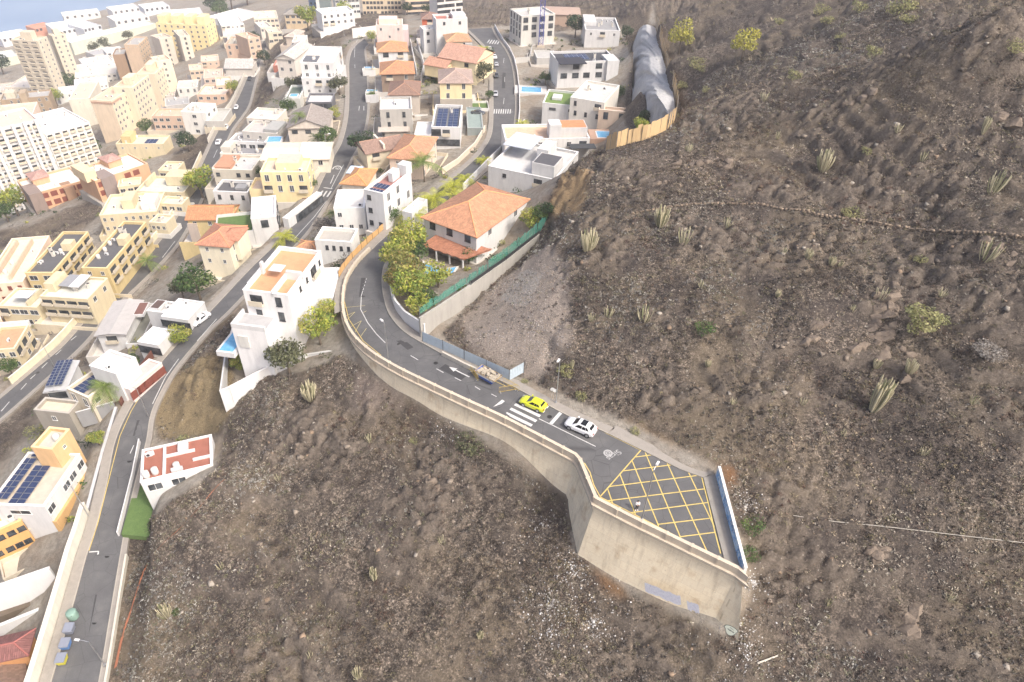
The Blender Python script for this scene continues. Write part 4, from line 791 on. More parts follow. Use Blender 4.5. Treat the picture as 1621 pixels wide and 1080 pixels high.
bld('small beige farmhouse above the stepped gables', (452, 58), (470, 59), (470, 49), 5, (.66, .56, .46), ('hip', (.6, .5, .42)))
# --- left of the lower road
bld('peach cube house with roof garden left of the lower road', (356, 70), (392, 70), (394, 58), 11, PEACH, ('flat', (.45, .42, .34)), n=(2, 3), r=(2, 2), junk=5)
bld('narrow peach house next to the lower road', (392, 62), (411, 58), (413, 46), 11, PEACH, ('flat', PEACH), n=(3, 2), r=(3, 2))
bld('long white building behind the peach houses', (350, 41), (386, 38), (394, 22), 8, (.76, .74, .7), ('flat', (.7, .68, .64)), n=(1, 5))
bld('white flat roofed hall left of the peach cube house', (358, 54), (388, 52), (388, 44), 6, WHITE, ('flat', WHITE))
bld('low peach bungalow with a walled yard left of the lower road', (311, 150), (357, 150), (369, 134), 5.5, PEACH, ('flat', (.7, .6, .5)), n=(1, 4), junk=4)
bld('low peach house with flat white roof above the bungalow', (342, 136), (367, 134), (376, 120), 6, PEACH, ('flat', (.75, .66, .58)), n=(1, 2), junk=3)
bld('white house with a tall slit window left of the lower road', (286, 177), (325, 179), (341, 164), 10, (.76, .74, .68), ('flat', (.6, .56, .5)), n=(3, 1), r=(2, 2), junk=5)
bld('grey pergola shed beside the lower road', (325, 192), (353, 192), (363, 172), 4, (.5, .48, .44), ('flat', (.46, .46, .42)), 'garage', junk=0)
bld('pale pitched shed cluster above the peach bungalow', (356, 108), (398, 108), (402, 96), 5, (.6, .56, .5), ('gable', (.58, .55, .5)), junk=0)
bld('grey flat shed roofs below the stepped beige apartments', (262, 168), (300, 164), (298, 152), 5, (.5, .48, .45), ('flat', (.4, .4, .39)), 'warehouse', junk=3)
bld('low pinkish houses behind the grey pergola shed', (322, 124), (352, 122), (362, 108), 5, (.66, .52, .42), ('flat', (.6, .5, .42)), n=(1, 3), junk=4)
bld('ochre building with a grey hipped roof near the top edge', (450, 23), (485, 23), (481, 15), 9, (.66, .52, .34), ('hip', (.36, .33, .29)), n=(2, 4))
bld('long cream row house with arcaded front near the top edge', (402, 30), (440, 28), (445, 16), 9, (.76, .64, .5), ('flat', (.7, .6, .5)), n=(2, 6), junk=3)
bld('white terraced sheds sloping down to the port', (352, 32), (402, 18), (396, 8), 7, (.76, .75, .72), ('flat', (.75, .74, .7)), 'warehouse', junk=3)
bld('blue glass office tower cut off by the top edge', (486, -14), (500, -14), (503, -20), 14, (.16, .24, .36), ('flat', GREY), 'office block', n=(4, 2, 'd'), ter=0)
bld('dark glass office tower beside a white stair shaft at the top edge', (503, -12), (520, -12), (524, -18), 13, (.2, .24, .24), ('flat', GREY), 'office block', ter=0, ex=[('blk', 'stair_shaft', -.3, -.05, 0, .5, -13, 2, (.7, .7, .68))])
bld('white stepped houses on the ridge near the top edge', (509, 22), (560, 17), (566, 8), 9, (.78, .77, .73), ('flat', (.74, .72, .68)), n=(2, 5), junk=4)
for lab, A, B, C, c in (('cream hillside apartment block on the ridge, left of the pair', (572, -8), (640, -8), (640, -16), (.70, .58, .42)), ('peach hillside apartment block on the ridge, right of the pair', (641, -7), (690, -9), (692, -18), (.76, .60, .44)), ('white apartment block on the ridge beyond the peach one', (692, -4), (732, -8), (734, -16), (.72, .7, .66))):
    bld(lab, A, B, C, 11.5, c, ('flat', c), 'apartment block', n=(4, 12, 'd', (1.5, 1.4)), ter=0)
bld('pale blue white block at the top edge left of the ridge apartments', (530, -2), (568, -4), (570, -10), 12, (.7, .7, .66), ('flat', (.7, .7, .66)), 'apartment block', n=(3, 6), ter=0)
# --- between the middle and the upper road
bld('pink three storey house at the end of the middle road', (595, 40), (637, 40), (629, 30), 10, (.78, .60, .54), ('flat', (.76, .62, .5)), n=(2, 3), ex=[('blk', 'roof_hut', .1, .3, .8, .9, -.6, 1.5, (.8, .64, .52)), ('blk', 'side_wing', 1, .1, 1.2, .9, -9, -2, (.72, .58, .56))])
bld('white house with an orange hipped roof and a palm in front', (598, 82), (645, 81), (640, 68), 7, WHITE, ('hip', (.60, .30, .13)), n=(1, 2, 'd', (2, 1.6)), ex=[('pool', -5.5, 0, -2, 3, .5), ('yard', -6.5, -3, -1.5, -.2, .3, 'lawn')])
bld('brown house with an orange hipped roof', (603, 117), (655, 116), (651, 99), 7, (.27, .20, .15), ('hip', (.58, .27, .12)), n=(1, 2, 'w', (1, 1.4)), ex=[('pool', -5.5, 0, -2, 3, .5), ('yard', -6, -4, -1.5, -.2, .3, 'lawn')])
bld('house with brown tiles and white roof collectors', (616, 150), (663, 150), (659, 130), 7, (.55, .49, .42), ('hip', (.33, .19, .13)), ex=[('blk', 'solar_collector', .12, .1, .5, .5, .45, .6, (.75, .76, .78))])
bld('unfinished grey concrete house with a lean-to', (601, 174), (652, 173), (661, 153), 9, (.45, .43, .39), ('flat', (.62, .62, .62)), n=(2, 2, 'd', (.8, 1.5)), r=(2, 2), ex=[('blk', 'lean_to', -.1, -.35, .85, 0, -5.5, -5.3, (.5, .45, .39)), ('blk', 'brick_wing', .1, -.3, .9, 0, -9, -5.5, (.42, .37, .31))])
bld('beige house with a brown tiled gable roof and stepped chimney parapet', (580, 243), (640, 232), (650, 211), 5.5, (.72, .62, .45), ('gable', (.36, .22, .16)), n=(1, 2, 'd'), ex=[('blk', 'stepped_parapet', .45, 0, .5, 1, -1, 1.6, (.75, .68, .55))])
bld('beige villa with a wide orange hipped roof behind the big palm', (616, 249), (668, 254), (718, 221), 6.5, (.74, .60, .48), ('hip', (.62, .29, .14)), 'villa', n=(1, 2, 'w', (.6, .6)), r=(2, 4, 'w', (.7, 1.4)), ex=[('door', .5, (.6, .6, .7))])
bld('white modern house with a dark solar roof overhanging the terrace', (683, 201), (728, 202), (746, 167), 7, WHITE, ('flat', (.2, .2, .2)), n=(2, 3, 'd', (2.6, 1.8)), ter=1, junk=1, ex=[('pv', .12, .08, .5, .9, 2, 7, .15), ('pv', .55, .08, .9, .9, 2, 7, .15), ('yard', -5, -1, -.2, 9, 4.2, (.75, .74, .72))])
bld('dark glass carport terrace next to the solar roof', (740, 203), (765, 203), (773, 170), 2.6, (.25, .28, .27), ('flat', (.26, .32, .30)), 'garage', ter=0, junk=0, r=(1, 3, 'd', (3, 1.2)))
bld('yellow house with a dusty pink hipped roof and grey base', (696, 131), (747, 131), (745, 111), 9.5, (.80, .66, .40), ('hip', (.46, .33, .27)), n=(2, 2), ex=[('blk', 'grey_base', -.01, -.03, 1.01, .5, -9.5, -5.2, (.42, .38, .32)), ('yard', 9.5, -2, 16, 5, 1, 'lawn')])
bld('yellow house with an L of orange pitched roofs', (695, 90), (753, 100), (752, 78), 8, (.80, .70, .46), ('gable', (.62, .33, .22)), n=(1, 2, 'd'), l=(1, 2), ex=[('hip', -.25, -.3, .35, .3, -6, -2, (.8, .68, .42), (.6, .3, .18), 1), ('blk', 'glazed_gable', .4, .3, .7, .6, .2, 1.6, (.75, .77, .74)), ('pool', -4.5, 0, -2, 2, 1.2)])
bld('house with a red brown hipped roof behind the orange pitched roofs', (708, 66), (745, 65), (738, 55), 8, (.76, .66, .5), ('hip', (.58, .32, .16)), n=(1, 2), ex=[('blk', 'grey_block', .75, -.2, 1.05, .2, -4, -.6, (.45, .44, .42))])
bld('big white cube house with a red roof terrace beside the upper road', (690, 31), (740, 29), (735, 21), 14, WHITE, ('flat', (.40, .16, .12)), n=(1, 2, 'd', (.8, 1)), ter=1, ex=[('blk', 'roof_hut', .55, .2, .98, .9, -.6, 1, WHITE)])
bld('white lower wing with small square window beside the cube house', (670, 47), (698, 45), (696, 39), 10, WHITE, ('flat', (.75, .73, .7)), n=(2, 2, 'd', (1, 1)))
bld('red house with a brown hipped roof next to the white cube house', (668, 30), (692, 30), (689, 22), 9, (.55, .14, .07), ('hip', (.33, .2, .15)), n=(1, 1, 'w', (.5, .5)))
bld('big white house with a maroon roof terrace beside the upper bend', (576, 300), (606, 307), (652, 272), 10, WHITE, ('flat', (.34, .17, .15)), n=(3, 2, 'd', (.8, 1)), r=(2, 3), ter=.5, junk=0, ex=[('blk', 'white_box', .45, .55, .68, .8, -.6, 1.4, WHITE), ('pv', .05, .02, .95, .2, 5, 1), ('pv', .05, .25, .95, .42, 5, 1), ('blk', 'stair_tower', .5, .85, .98, 1.05, -.6, 2, WHITE), ('yard', 7.7, 2, 10, 9, 5, (.7, .7, .68))])
bld('white house wing with a plain wall left of the maroon terrace', (528, 330), (577, 329), (581, 300), 8, (.76, .75, .71), ('flat', (.72, .7, .66)), n=(2, 3, 'w', (.8, 1)), ter=.5, junk=1)
bld('small house with an orange roof and a pale blue awning by the middle road', (541, 290), (579, 293), (588, 268), 5, (.72, .64, .54), ('hip', (.64, .30, .10)), ter=.6, ex=[('blk', 'awning', -.05, .5, .5, 1, .5, .6, (.5, .62, .75))])
bld('white garden terrace with square pillars in front of the white wing', (498, 380), (556, 384), (556, 362), 5, (.72, .71, .67), ('flat', (.42, .40, .36)), n=(1, 5, 'd', (.5, .9)), ter=0, junk=0)
bld('small pitched orange roof beside the middle road below the terrace', (473, 391), (499, 393), (500, 384), 4, CREAM, ('hip', (.62, .30, .14)), ter=0)
# --- the tall white house below the bend
bld('tall white house with orange roof terraces under the road bend', (384, 459), (456, 468), (503, 397), 13, (.80, .79, .77), ('flat', (.62, .33, .18)), n=(2, 2, 'd', (.9, 1.7)), r=(1, 5, 'd', (.5, .9)), ter=0, junk=0,
    ex=[('blk', 'parapet_wall', .62, 0, .66, .42, -.7, .35, WHITE), ('blk', 'parapet_wall', .66, .38, 1, .42, -.7, .9, WHITE), ('blk', 'pergola', .3, .35, .58, .5, .9, 1, WHITE), ('blk', 'front_wing', -.12, -.3, .62, 0, -16, -4.8, (.79, .78, .76), (.42, .42, .42)), ('blk', 'wing_parapet', -.12, -.3, -.08, 0, -4.8, -3.9, WHITE), ('blk', 'wing_parapet', -.08, -.3, .62, -.27, -4.8, -3.9, WHITE), ('blk', 'shutter', -.02, -.312, .2, -.3, -8.6, -6.2, (.66, .65, .6)), ('blk', 'left_wing', -.22, .3, 0, .75, -13, -1.6, WHITE, (.7, .7, .7)), ('pool', -4.2, -4.5, -1.8, 3, 3.2), ('blk', 'chimney', .05, .42, .1, .47, -.7, 1.6, WHITE)])
bld('bright white walled roof deck beside the road bend', (479, 473), (527, 472), (541, 424), 6.5, WHITE, ('flat', (.82, .82, .83)), ter=0, junk=1, zr=-3.3)
# --- white house with red terraces in the cutting by the middle road
bld('white house with red roof terraces partly hidden by the dark slope', (222, 764), (337, 737), (353, 684), 7, WHITE, ('flat', (.33, .13, .09)), n=(1, 3), ter=0, junk=0, zr=-12.5, ex=[('blk', 'parapet_wall', .3, .03, .34, .98, -.7, .1, WHITE), ('blk', 'parapet_wall', .34, .6, .75, .66, -.7, .1, WHITE), ('blk', 'parapet_wall', .72, .3, .97, .36, -.7, .1, WHITE), ('blk', 'stair_tower', .52, .62, .66, .92, -.7, .6, WHITE, (.5, .56, .6)), ('tank', .08, .15), ('tank', .2, .2), ('blk', 'solar_heater', .42, .1, .58, .16, -.2, .4, (.6, .6, .6)), ('tank', .5, .2), ('ac', .1, .78), ('ac', .13, .8)])
# --- villa in the bend
bld('white villa with a big orange hipped roof in the road bend', (671, 344), (754, 374), (838, 317), 6.5, WHITE, ('hip', (.62, .28, .13)), 'villa', n=(1, 3, 'd', (1.3, 1.5)), r=(1, 2), ter=.5)
# --- right of the upper road
bld('white house with grey stepped terraces under the hill edge', (773, 263), (878, 285), (913, 240), 8, WHITE, ('flat', (.60, .59, .57)), n=(1, 2, 'd', (.8, .8)), r=(1, 2), ter=.6, junk=1, ex=[('blk', 'stair_tower', .55, .45, .72, .8, -.6, 3.2, WHITE), ('blk', 'gable_block', .62, .1, .95, .45, -.6, 2.4, WHITE, (.1, .1, .11)), ('blk', 'awning', .02, .45, .45, .95, 2.4, 2.55, (.52, .56, .62))])
bld('white house with an orange tiled roof terrace and a rounded stair block', (800, 221), (934, 219), (928, 196), 7, (.80, .78, .74), ('flat', (.66, .46, .32)), n=(1, 6), ter=.5, junk=1, ex=[('blk', 'stair_block', .52, .1, .66, .5, -.6, 3.4, WHITE), ('blk', 'upper_floor', .56, .2, .98, .75, -.6, 2.2, WHITE, (.55, .26, .13)), ('blk', 'dark_awning', .75, -.35, 1.05, -.05, -1.5, -1.3, (.06, .065, .07))])
bld('white walled house with a lawn terrace on top', (859, 163), (953, 172), (960, 150), 8, WHITE, ('flat', (.16, .24, .07)), n=(1, 3, 'd', (2, .6)), ter=.5, junk=0, ex=[('blk', 'white_sofa', .12, .4, .28, .7, -.6, .1, WHITE)])
bld('beige white upper house beside the lawn terrace', (903, 154), (957, 163), (960, 132), 10.5, (.78, .74, .66), ('flat', (.6, .58, .54)), n=(2, 3, 'd', (.7, 1.3)), ter=.5, junk=3)
bld('white modern house with a charcoal solar roof below the rock cutting', (884, 99), (977, 96), (974, 79), 9, WHITE, ('flat', (.07, .075, .085)), 'villa', n=(2, 5, 'd', (2.2, 1.6)), ter=.5, junk=1, ex=[('pv', .2, .35, .6, .9, 5, 3), ('blk', 'white_tower', .82, -.1, 1.02, .5, -9, .4, WHITE), ('blk', 'dark_roof', 0, -.2, .45, .4, -.1, .1, (.04, .042, .055)), ('chim', .7, .5)])
bld('white cube house with rooftop machines below the hill track', (927, 47), (982, 49), (963, 28), 8, WHITE, ('flat', (.3, .3, .3)), n=(1, 3), ter=.5, junk=6, ex=[('blk', 'roof_hut', 0, .4, .35, 1, -.6, 1, WHITE)])
bld('pale unfinished building behind the blue crane mast', (826, 26), (879, 22), (866, 10), 12, (.60, .59, .54), ('flat', (.62, .6, .55)), 'building site', n=(3, 4, 'd', (2, 1.8)), l=(3, 4, 'd', (1, 2.2)), ter=1)
bld('pinkish beige pool house with two shutters', (948, 174), (996, 178), (999, 172), 4, (.62, .49, .38), ('flat', (.6, .5, .42)), n=(1, 2, 'd', (1.3, 2)), ter=0, junk=0)
bld('low grey concrete basement on the building site', (850, 92), (882, 92), (882, 80), 3, (.5, .49, .46), ('flat', (.46, .45, .42)), 'building site', junk=2)
bld('brown sheds on the far slope near the top edge', (862, 22), (918, 24), (914, 12), 5, (.45, .33, .25), ('mono', (.42, .31, .25)), 'warehouse', ter=0)

for lab, A, B, C, h, c, rc in (('small pale house between the brown slab and the stepped blocks', (148, 118), (176, 114), (180, 104), 7, (.66, .62, .55), (.6, .56, .5)), ('white shop row left of the plain beige slab', (92, 150), (126, 146), (130, 134), 6, (.7, .69, .65), (.66, .64, .6)), ('grey roofed workshop under the long green warehouse', (150, 88), (186, 80), (188, 70), 6, (.6, .58, .54), (.42, .42, .42)),
        ('white box building at the right end of the green warehouse', (168, 84), (196, 80), (198, 72), 8, (.72, .71, .68), (.68, .67, .64)), ('low beige hall left of the brown apartment block', (-20, 146), (18, 142), (24, 130), 7, (.6, .55, .47), (.56, .52, .46)), ('small peach house right of the farthest stepped block', (300, 112), (322, 110), (326, 100), 7, (.7, .54, .4), (.68, .56, .45)),
        ('white patio house under the farthest stepped block', (280, 140), (312, 138), (316, 126), 6, (.7, .68, .63), (.6, .55, .5)), ('grey patio house beside the white patio house', (262, 152), (286, 150), (290, 138), 5, (.55, .52, .48), (.5, .46, .42)), ('peach garden house at the foot of the yellow tower', (318, 98), (346, 96), (350, 86), 6, (.68, .52, .4), (.62, .54, .46)),
        ('white cottage above the stepped gable house', (462, 66), (482, 66), (484, 56), 6, (.72, .7, .66), (.6, .55, .5)), ('cream cottage beside the ochre hipped building', (424, 52), (446, 50), (448, 42), 7, (.7, .62, .48), (.62, .56, .46)), ('pale house behind the narrow peach house', (412, 44), (430, 42), (434, 32), 8, (.7, .64, .55), (.62, .58, .52)),
        ('cream house at the left edge above the orange brick end house', (-30, 330), (0, 320), (6, 300), 6, (.66, .58, .46), (.6, .54, .45)), ('low yellow house between orange apartments and narrow window house', (186, 296), (222, 292), (226, 280), 5, (.72, .6, .4), (.66, .56, .42)), ('yellow garage row under the small cream roof house', (252, 322), (288, 324), (292, 312), 4, (.72, .62, .42), (.66, .6, .5)),
        ('cream terrace house left of the lower road under the yellow garages', (236, 352), (262, 354), (268, 340), 5, (.7, .62, .44), (.6, .56, .48))):
    bld(lab, A, B, C, h, c, ('flat', rc), n=(max(1, int(h / 3.2)), 3), ter=1.2, junk=2)
# ---------------------------------------------------------------- road paint (lies 5 mm over the asphalt)
def rz(px, py, rd):                       # point on the road surface under a survey ray
    z = rd.C[np.argmin([np.hypot(*(np.array(proj(c)[:2]) - (px, py))) for c in rd.C])][2] if rd else 0
    for _ in range(3):
        p = unp(px, py, z)
        if rd is None: return p
        i = np.argmin(np.hypot(rd.C[:, 0] - p[0], rd.C[:, 1] - p[1])); z = rd.C[i][2]
        for a, b in ((i - 1, i), (i, i + 1)):
            if 0 <= a and b < len(rd.C):
                d = (rd.C[b] - rd.C[a])[:2]; t = ((p - rd.C[a])[:2] @ d) / (d @ d + 1e-9)
                if 0 <= t <= 1: z = rd.C[a][2] + t * (rd.C[b] - rd.C[a])[2]; break
    return unp(px, py, z)
def paint(name, lines, mat, rd, parent, w=.12, dz=.007):
    mb = MB()
    for ln in lines:
        P = []
        for a, b in zip(ln, ln[1:]):
            n_ = max(1, int(math.hypot(b[0] - a[0], b[1] - a[1]) / (5 if w > .3 else 12)))
            P += [rz(a[0] + (b[0] - a[0]) * k / n_, a[1] + (b[1] - a[1]) * k / n_, rd) for k in range(n_)]
        P.append(rz(*ln[-1], rd))
        for i, (a, b) in enumerate(zip(P, P[1:])):
            d = b - a; L = np.hypot(d[0], d[1]) + 1e-6; q = np.array([-d[1], d[0], 0]) / L * w / 2; zz = np.array([0, 0, dz])
            mb.face([a - q + zz, b - q + zz, b + q + zz, a + q + zz])
    return mb.build(name, mat, parent)
z2 = lambda x, y: (900 + x / 5.4, 680 + y / 5.4)
hat = [[(620, 175), (275, 570)], [(645, 180), (840, 272), (1080, 388), (1150, 412)], [(1140, 412), (1200, 650), (1245, 850), (1300, 1060)], [(275, 580), (560, 725), (770, 835), (960, 932), (1200, 1050)]]
sA = [[(655, 195), (960, 930)], [(840, 280), (1180, 1035)], [(1025, 365), (1245, 830)], [(540, 260), (770, 825)], [(440, 385), (575, 735)], [(335, 510), (380, 640)]]
sB = [[(565, 237), (720, 217)], [(465, 355), (905, 300)], [(350, 488), (1095, 395)], [(320, 612), (1165, 508)], [(530, 712), (1190, 625)], [(760, 812), (1205, 760)], [(960, 917), (1250, 880)]]
cv = lambda L: [[z2(*p) for p in l] for l in L]
paint('yellow_box_border', cv(hat), M_yellow, None, road_u, .15); paint('yellow_box_hatching', cv(sA), M_yellow, None, road_u, .14, .011); paint('yellow_box_hatching', cv(sB), M_yellow, None, road_u, .14, .015)
paint('yellow_edge_line', [[(948, 680), (1013, 712)], [(925, 733), (934, 748), (940, 768), (951, 788)]], M_yellow, None, road_u, .12)
paint('yellow_edge_line', [[(700, 560), (745, 586), (800, 611)], [(893, 654), (948, 680)], [(545, 476), (552, 505), (575, 540), (610, 568)]], M_yellow, RU, road_u, .1)
paint('stop_line', [[(774, 653), (797, 634)], [(872, 671), (888, 653)]], M_wline, RU, road_u, .5)
paint('zebra_crossing', [[(815, 640), (855, 659)], [(808, 647), (849, 667)], [(801, 654), (842, 674)], [(795, 660), (836, 681)], [(822, 634), (862, 652)], [(829, 628), (868, 645)]], M_wline, RU, road_u, .5)
paint('centre_line', [[(853, 663), (878, 675), (943, 707)], [(599, 418), (580, 442), (572, 468), (571, 490), (582, 511), (596, 529), (610, 543)]], M_wline, RU, road_u, .12)
paint('centre_dashes', [[(691, 584), (702, 590)], [(720, 598), (730, 603)], [(752, 612), (760, 617)], [(778, 624), (786, 628)], [(650, 563), (662, 570)]], M_wline, RU, road_u, .12)
ar = [rz(*p, RU) + (0, 0, .007) for p in ((743, 597), (721, 586), (715, 583), (726, 584), (722, 590))]
mb = MB(); d = ar[1] - ar[0]; q = np.array([-d[1], d[0], 0]); q /= np.linalg.norm(q); mb.face([ar[0] - q * .1, ar[1] - q * .1, ar[1] + q * .1, ar[0] + q * .1]); dd = d / np.linalg.norm(d); mb.face([ar[1] - q * .45, ar[1] + dd * 1.3, ar[1] + q * .45]); mb.build('arrow', M_wline, road_u)
paint('zigzag_lines', [[(545, 487), (600, 482)], [(575, 495), (590, 487)], [(548, 500), (562, 494), (549, 507)], [(556, 517), (572, 508), (562, 526)], [(570, 534), (580, 520)], [(600, 490), (585, 500)]], flatm((.5, .44, .22), .8, name='worn_yellow_paint'), RU, road_u, .08)
paint('zebra_crossing', [[(782 + i * 3.6, 180), (783 + i * 3.6, 173)] for i in range(9)], M_wline, RU, road_u, .35)
paint('zebra_crossing', [[(771 + i * 4, 69 + i * .3), (775 + i * 4, 63 + i * .3)] for i in range(5)], M_wline, RU, road_u, .5)
paint('centre_dashes', [[(797, 100), (798, 92)], [(799, 130), (799, 122)], [(797, 165), (798, 155)]], M_wline, RU, road_u, .15)
paint('zebra_crossing', [[(505 + i * 6.4, 311 + i * .4), (511 + i * 6.4, 302 + i * .4)] for i in range(5)], M_wline, RL2, road_2, .45)
paint('edge_line', [[(544, 261), (532, 283), (524, 299)], [(517, 318), (497, 344), (466, 378)], [(283, 568), (262, 597), (245, 632), (230, 665), (206, 718)], [(343, 505), (312, 540)], [(566, 63), (562, 72), (561, 90), (562, 108)]], M_wline, RL2, road_2, .14)
paint('stop_line', [[(512, 297), (526, 299)]], M_wline, RL2, road_2, .35)
paint('arrow', [[(523, 291), (529, 277)], [(569, 168), (568, 175)], [(576, 168), (576, 175)]], M_wline, RL2, road_2, .2)
paint('yellow_edge_line', [[(277, 553), (250, 582), (228, 618), (208, 650), (190, 690), (176, 745), (155, 828), (141, 872)]], M_yellow, RL2, road_2, .12)
paint('stop_line', [[(141, 874), (156, 873), (155, 878)]], M_wline, RL2, road_2, .18)
paint('centre_dashes', [[(2, 651), (15, 636)], [(33, 617), (42, 607)], [(48, 600), (56, 593)], [(66, 583), (75, 574)], [(88, 562), (97, 554)], [(112, 539), (121, 532)], [(257, 408), (277, 382)], [(300, 345), (306, 333)], [(338, 250), (344, 237)]], M_wline, RL1, road_1, .16)
def letters(txt, size, mat, name, parent, origin, ux, uy, squash=1.0):
    cu = bpy.data.curves.new(name, 'FONT'); cu.body = txt; cu.size = 1; cu.align_x = 'CENTER'; cu.align_y = 'CENTER'
    to = bpy.data.objects.new(name, cu); link(to); dg = bpy.context.evaluated_depsgraph_get(); me = bpy.data.meshes.new_from_object(to.evaluated_get(dg)); bpy.data.objects.remove(to)
    co = np.empty(len(me.vertices) * 3, np.float32); me.vertices.foreach_get('co', co); co = co.reshape(-1, 3)
    w = np.asarray(origin) + np.outer(co[:, 0] * size, ux) + np.outer(co[:, 1] * size * squash, uy); me.vertices.foreach_set('co', w.astype(np.float32).ravel()); me.materials.clear(); me.materials.append(mat); me.update()
    o = bpy.data.objects.new(name, me); link(o); o.parent = parent; return o
def ring(name, c, ux, uy, r0, r1, mat, parent, n=24):
    mb = MB(); ux, uy = np.asarray(ux), np.asarray(uy)
    for i in range(n):
        t0, t1 = 2 * math.pi * i / n, 2 * math.pi * (i + 1) / n; e = lambda t, r: c + ux * math.cos(t) * r + uy * math.sin(t) * r
        mb.face([e(t0, r0), e(t0, r1), e(t1, r1), e(t1, r0)])
    return mb.build(name, mat, parent)
M_chalk = flatm((.42, .42, .41), .9, name='chalk', var=.4)
X, Y = np.array([1, 0, 0.]), np.array([0, 1, 0.])
s0, s1 = unp(962, 727, .01), unp(981, 714, .01); ux = s0 - s1; ux /= np.linalg.norm(ux); ux[2] = 0; uy = np.array([-ux[1], ux[0], 0])
letters('Siras', 1.25, M_chalk, 'chalk_writing', road_u, (s0 + s1) / 2 + (0, 0, .006), ux, uy)
cc = unp(962.5, 717.5, .012)
for r0, r1 in ((0, .1), (.2, .34), (.42, .62)): ring('chalk_spiral', cc, X, Y, r0, r1, M_chalk, road_u)
def limit(px, py, rd, parent, ang, r):
    c = rz(px, py, rd) + (0, 0, .012); u = np.array([math.cos(ang), math.sin(ang), 0]); v = np.array([-u[1], u[0], 0])
    ring('speed_limit_ring', c, u, v * 1.6, r * .78, r, M_wline, parent); letters('30', r * 1.1, M_wline, 'speed_limit_number', parent, c, u, v, 1.5)
limit(533.5, 267.5, RL2, road_2, .1, 1.35); limit(302, 332, RL1, road_1, -.2, 1.3)
for rd, pr_, pts in ((RU, road_u, ((690, 575), (632, 545), (575, 470), (870, 660), (796, 170), (795, 120), (600, 410))), (RL2, road_2, ((170, 880), (205, 730), (250, 600), (430, 405), (535, 255), (566, 160), (150, 985))), (RL1, road_1, ((60, 590), (240, 415), (312, 300), (355, 205)))):
    for q in pts: ring('manhole_cover', rz(*q, rd) + (0, 0, .009), X, Y, 0, .36, flatm((.035, .034, .033), .6, .3, 'iron_cover'), pr_, 14)
def patch_(rd, pr_, a, b, w): paint('asphalt_patch', [[a, b]], flatm((.055, .055, .057), .95, name='new_asphalt', var=.4), rd, pr_, w, .004)
for a, b, w in (((610, 520), (650, 552), 1.1), ((575, 440), (572, 470), .8), ((700, 580), (735, 598), 1.4), ((797, 140), (798, 115), 1.2)): patch_(RU, road_u, a, b, w)
for a, b, w in (((150, 1000), (160, 940), 1.5), ((215, 690), (222, 665), 1.0), ((480, 345), (498, 322), 1.2)): patch_(RL2, road_2, a, b, w)
# emblem and whitish sprayed patches on the wall face
def wall_pt(px, py, off=.02):             # point on the long wall face of the turning area
    a = np.array([*unp(1000, 814, .9)[:2], 0]); e = np.array([*TIP[:2], 0]); d = (e - a) / np.linalg.norm(e - a); nn = ON[NPAR - 1] / np.linalg.norm(ON[NPAR - 1])
    # wall plane: through EDGE + .30*n at z=-1.2, battered 8 %
    p0 = a + nn * .30 + (0, 0, -1.2); N_ = nn + np.array([0, 0, BATTER]); N_ = N_ / np.linalg.norm(N_)
    r_ = ray(px, py); t = ((p0 - CAM) @ N_) / (r_ @ N_); return CAM + r_ * t + N_ * off, d, np.cross(N_, d), N_
p, du, dv, dn = wall_pt(1157, 998)
if dv[2] < 0: dv = -dv
if (proj(p + du)[0] < proj(p)[0]): du = -du
def shape(name, pts, mat, parent, c, u, v, off, nrm):
    mb = MB(); mb.face([c + u * a + v * b + nrm * off for a, b in pts]); o = mb.build(name, mat, parent); return o
egg = [(.62 * math.cos(t) * (1.0 if math.sin(t) > 0 else .92) + (.12 if math.sin(t) > 0 else 0) * math.cos(t), .72 * math.sin(t) + .08 * math.cos(2 * t)) for t in [2 * math.pi * i / 22 for i in range(22)]]
em = shape('wall_emblem', [(a * 1.12, b * 1.12) for a, b in egg], flatm((.10, .11, .09), .8, name='dark_outline'), rw, p - ro, du, dv, 0, dn)
shape('emblem_field', egg, flatm((.66, .70, .58), .8, name='pale_green_field'), em, p - ro, du, dv, .01, dn)
wv = [(-.42, .02), (-.3, .12), (-.15, .04), (0, .1), (.15, 0), (.32, .06), (.45, -.1), (.3, -.16), (.1, -.1), (-.1, -.14), (-.28, -.06)]
shape('emblem_figure', wv, flatm((.20, .22, .18), .8, name='emblem_grey'), em, p - ro, du, dv, .02, dn)
for k in range(4): shape('emblem_stroke', [(-.2 + k * .14, .3 - k * .03), (-.12 + k * .14, .3 - k * .03), (-.1 + k * .14, .46 - k * .05), (-.18 + k * .14, .47 - k * .05)], flatm((.3, .32, .27), .8, name='emblem_grey'), em, p - ro, du, dv, .02, dn)
def spray_mat():
    m, t, b = nodes('lilac_spray_paint'); n2 = noise(t, 4, 5)
    t.links.new(ramp(t, n2, [(.3, (.66, .65, .70)), (.5, (.80, .79, .82)), (.7, (.86, .85, .86))]), b.inputs['Base Color']); b.inputs['Roughness'].default_value = .85; return m
M_spray = spray_mat(); rs = random.Random(3)
for pa_, pb_, hh in (((1021, 929), (1078, 952), 1.5), ((1088, 958), (1107, 965), 1.3)):
    a, *_ = wall_pt(*pa_); e, *_ = wall_pt(*pb_); d = e - a; L = np.linalg.norm(d); d /= L; u = np.cross(dn, d); u = u if u[2] > 0 else -u
    top = [(s * L / 10, hh / 2 * rs.uniform(.75, 1.1)) for s in range(11)]; bot = [(s * L / 10, -hh / 2 * rs.uniform(.6, 1.1)) for s in range(11)]
    mb = MB()
    for i in range(10): mb.face([a + d * q[0] + u * q[1] + dn * .004 - ro for q in (bot[i], bot[i + 1], top[i + 1], top[i])])
    mb.build('sprayed_writing', M_spray, rw)
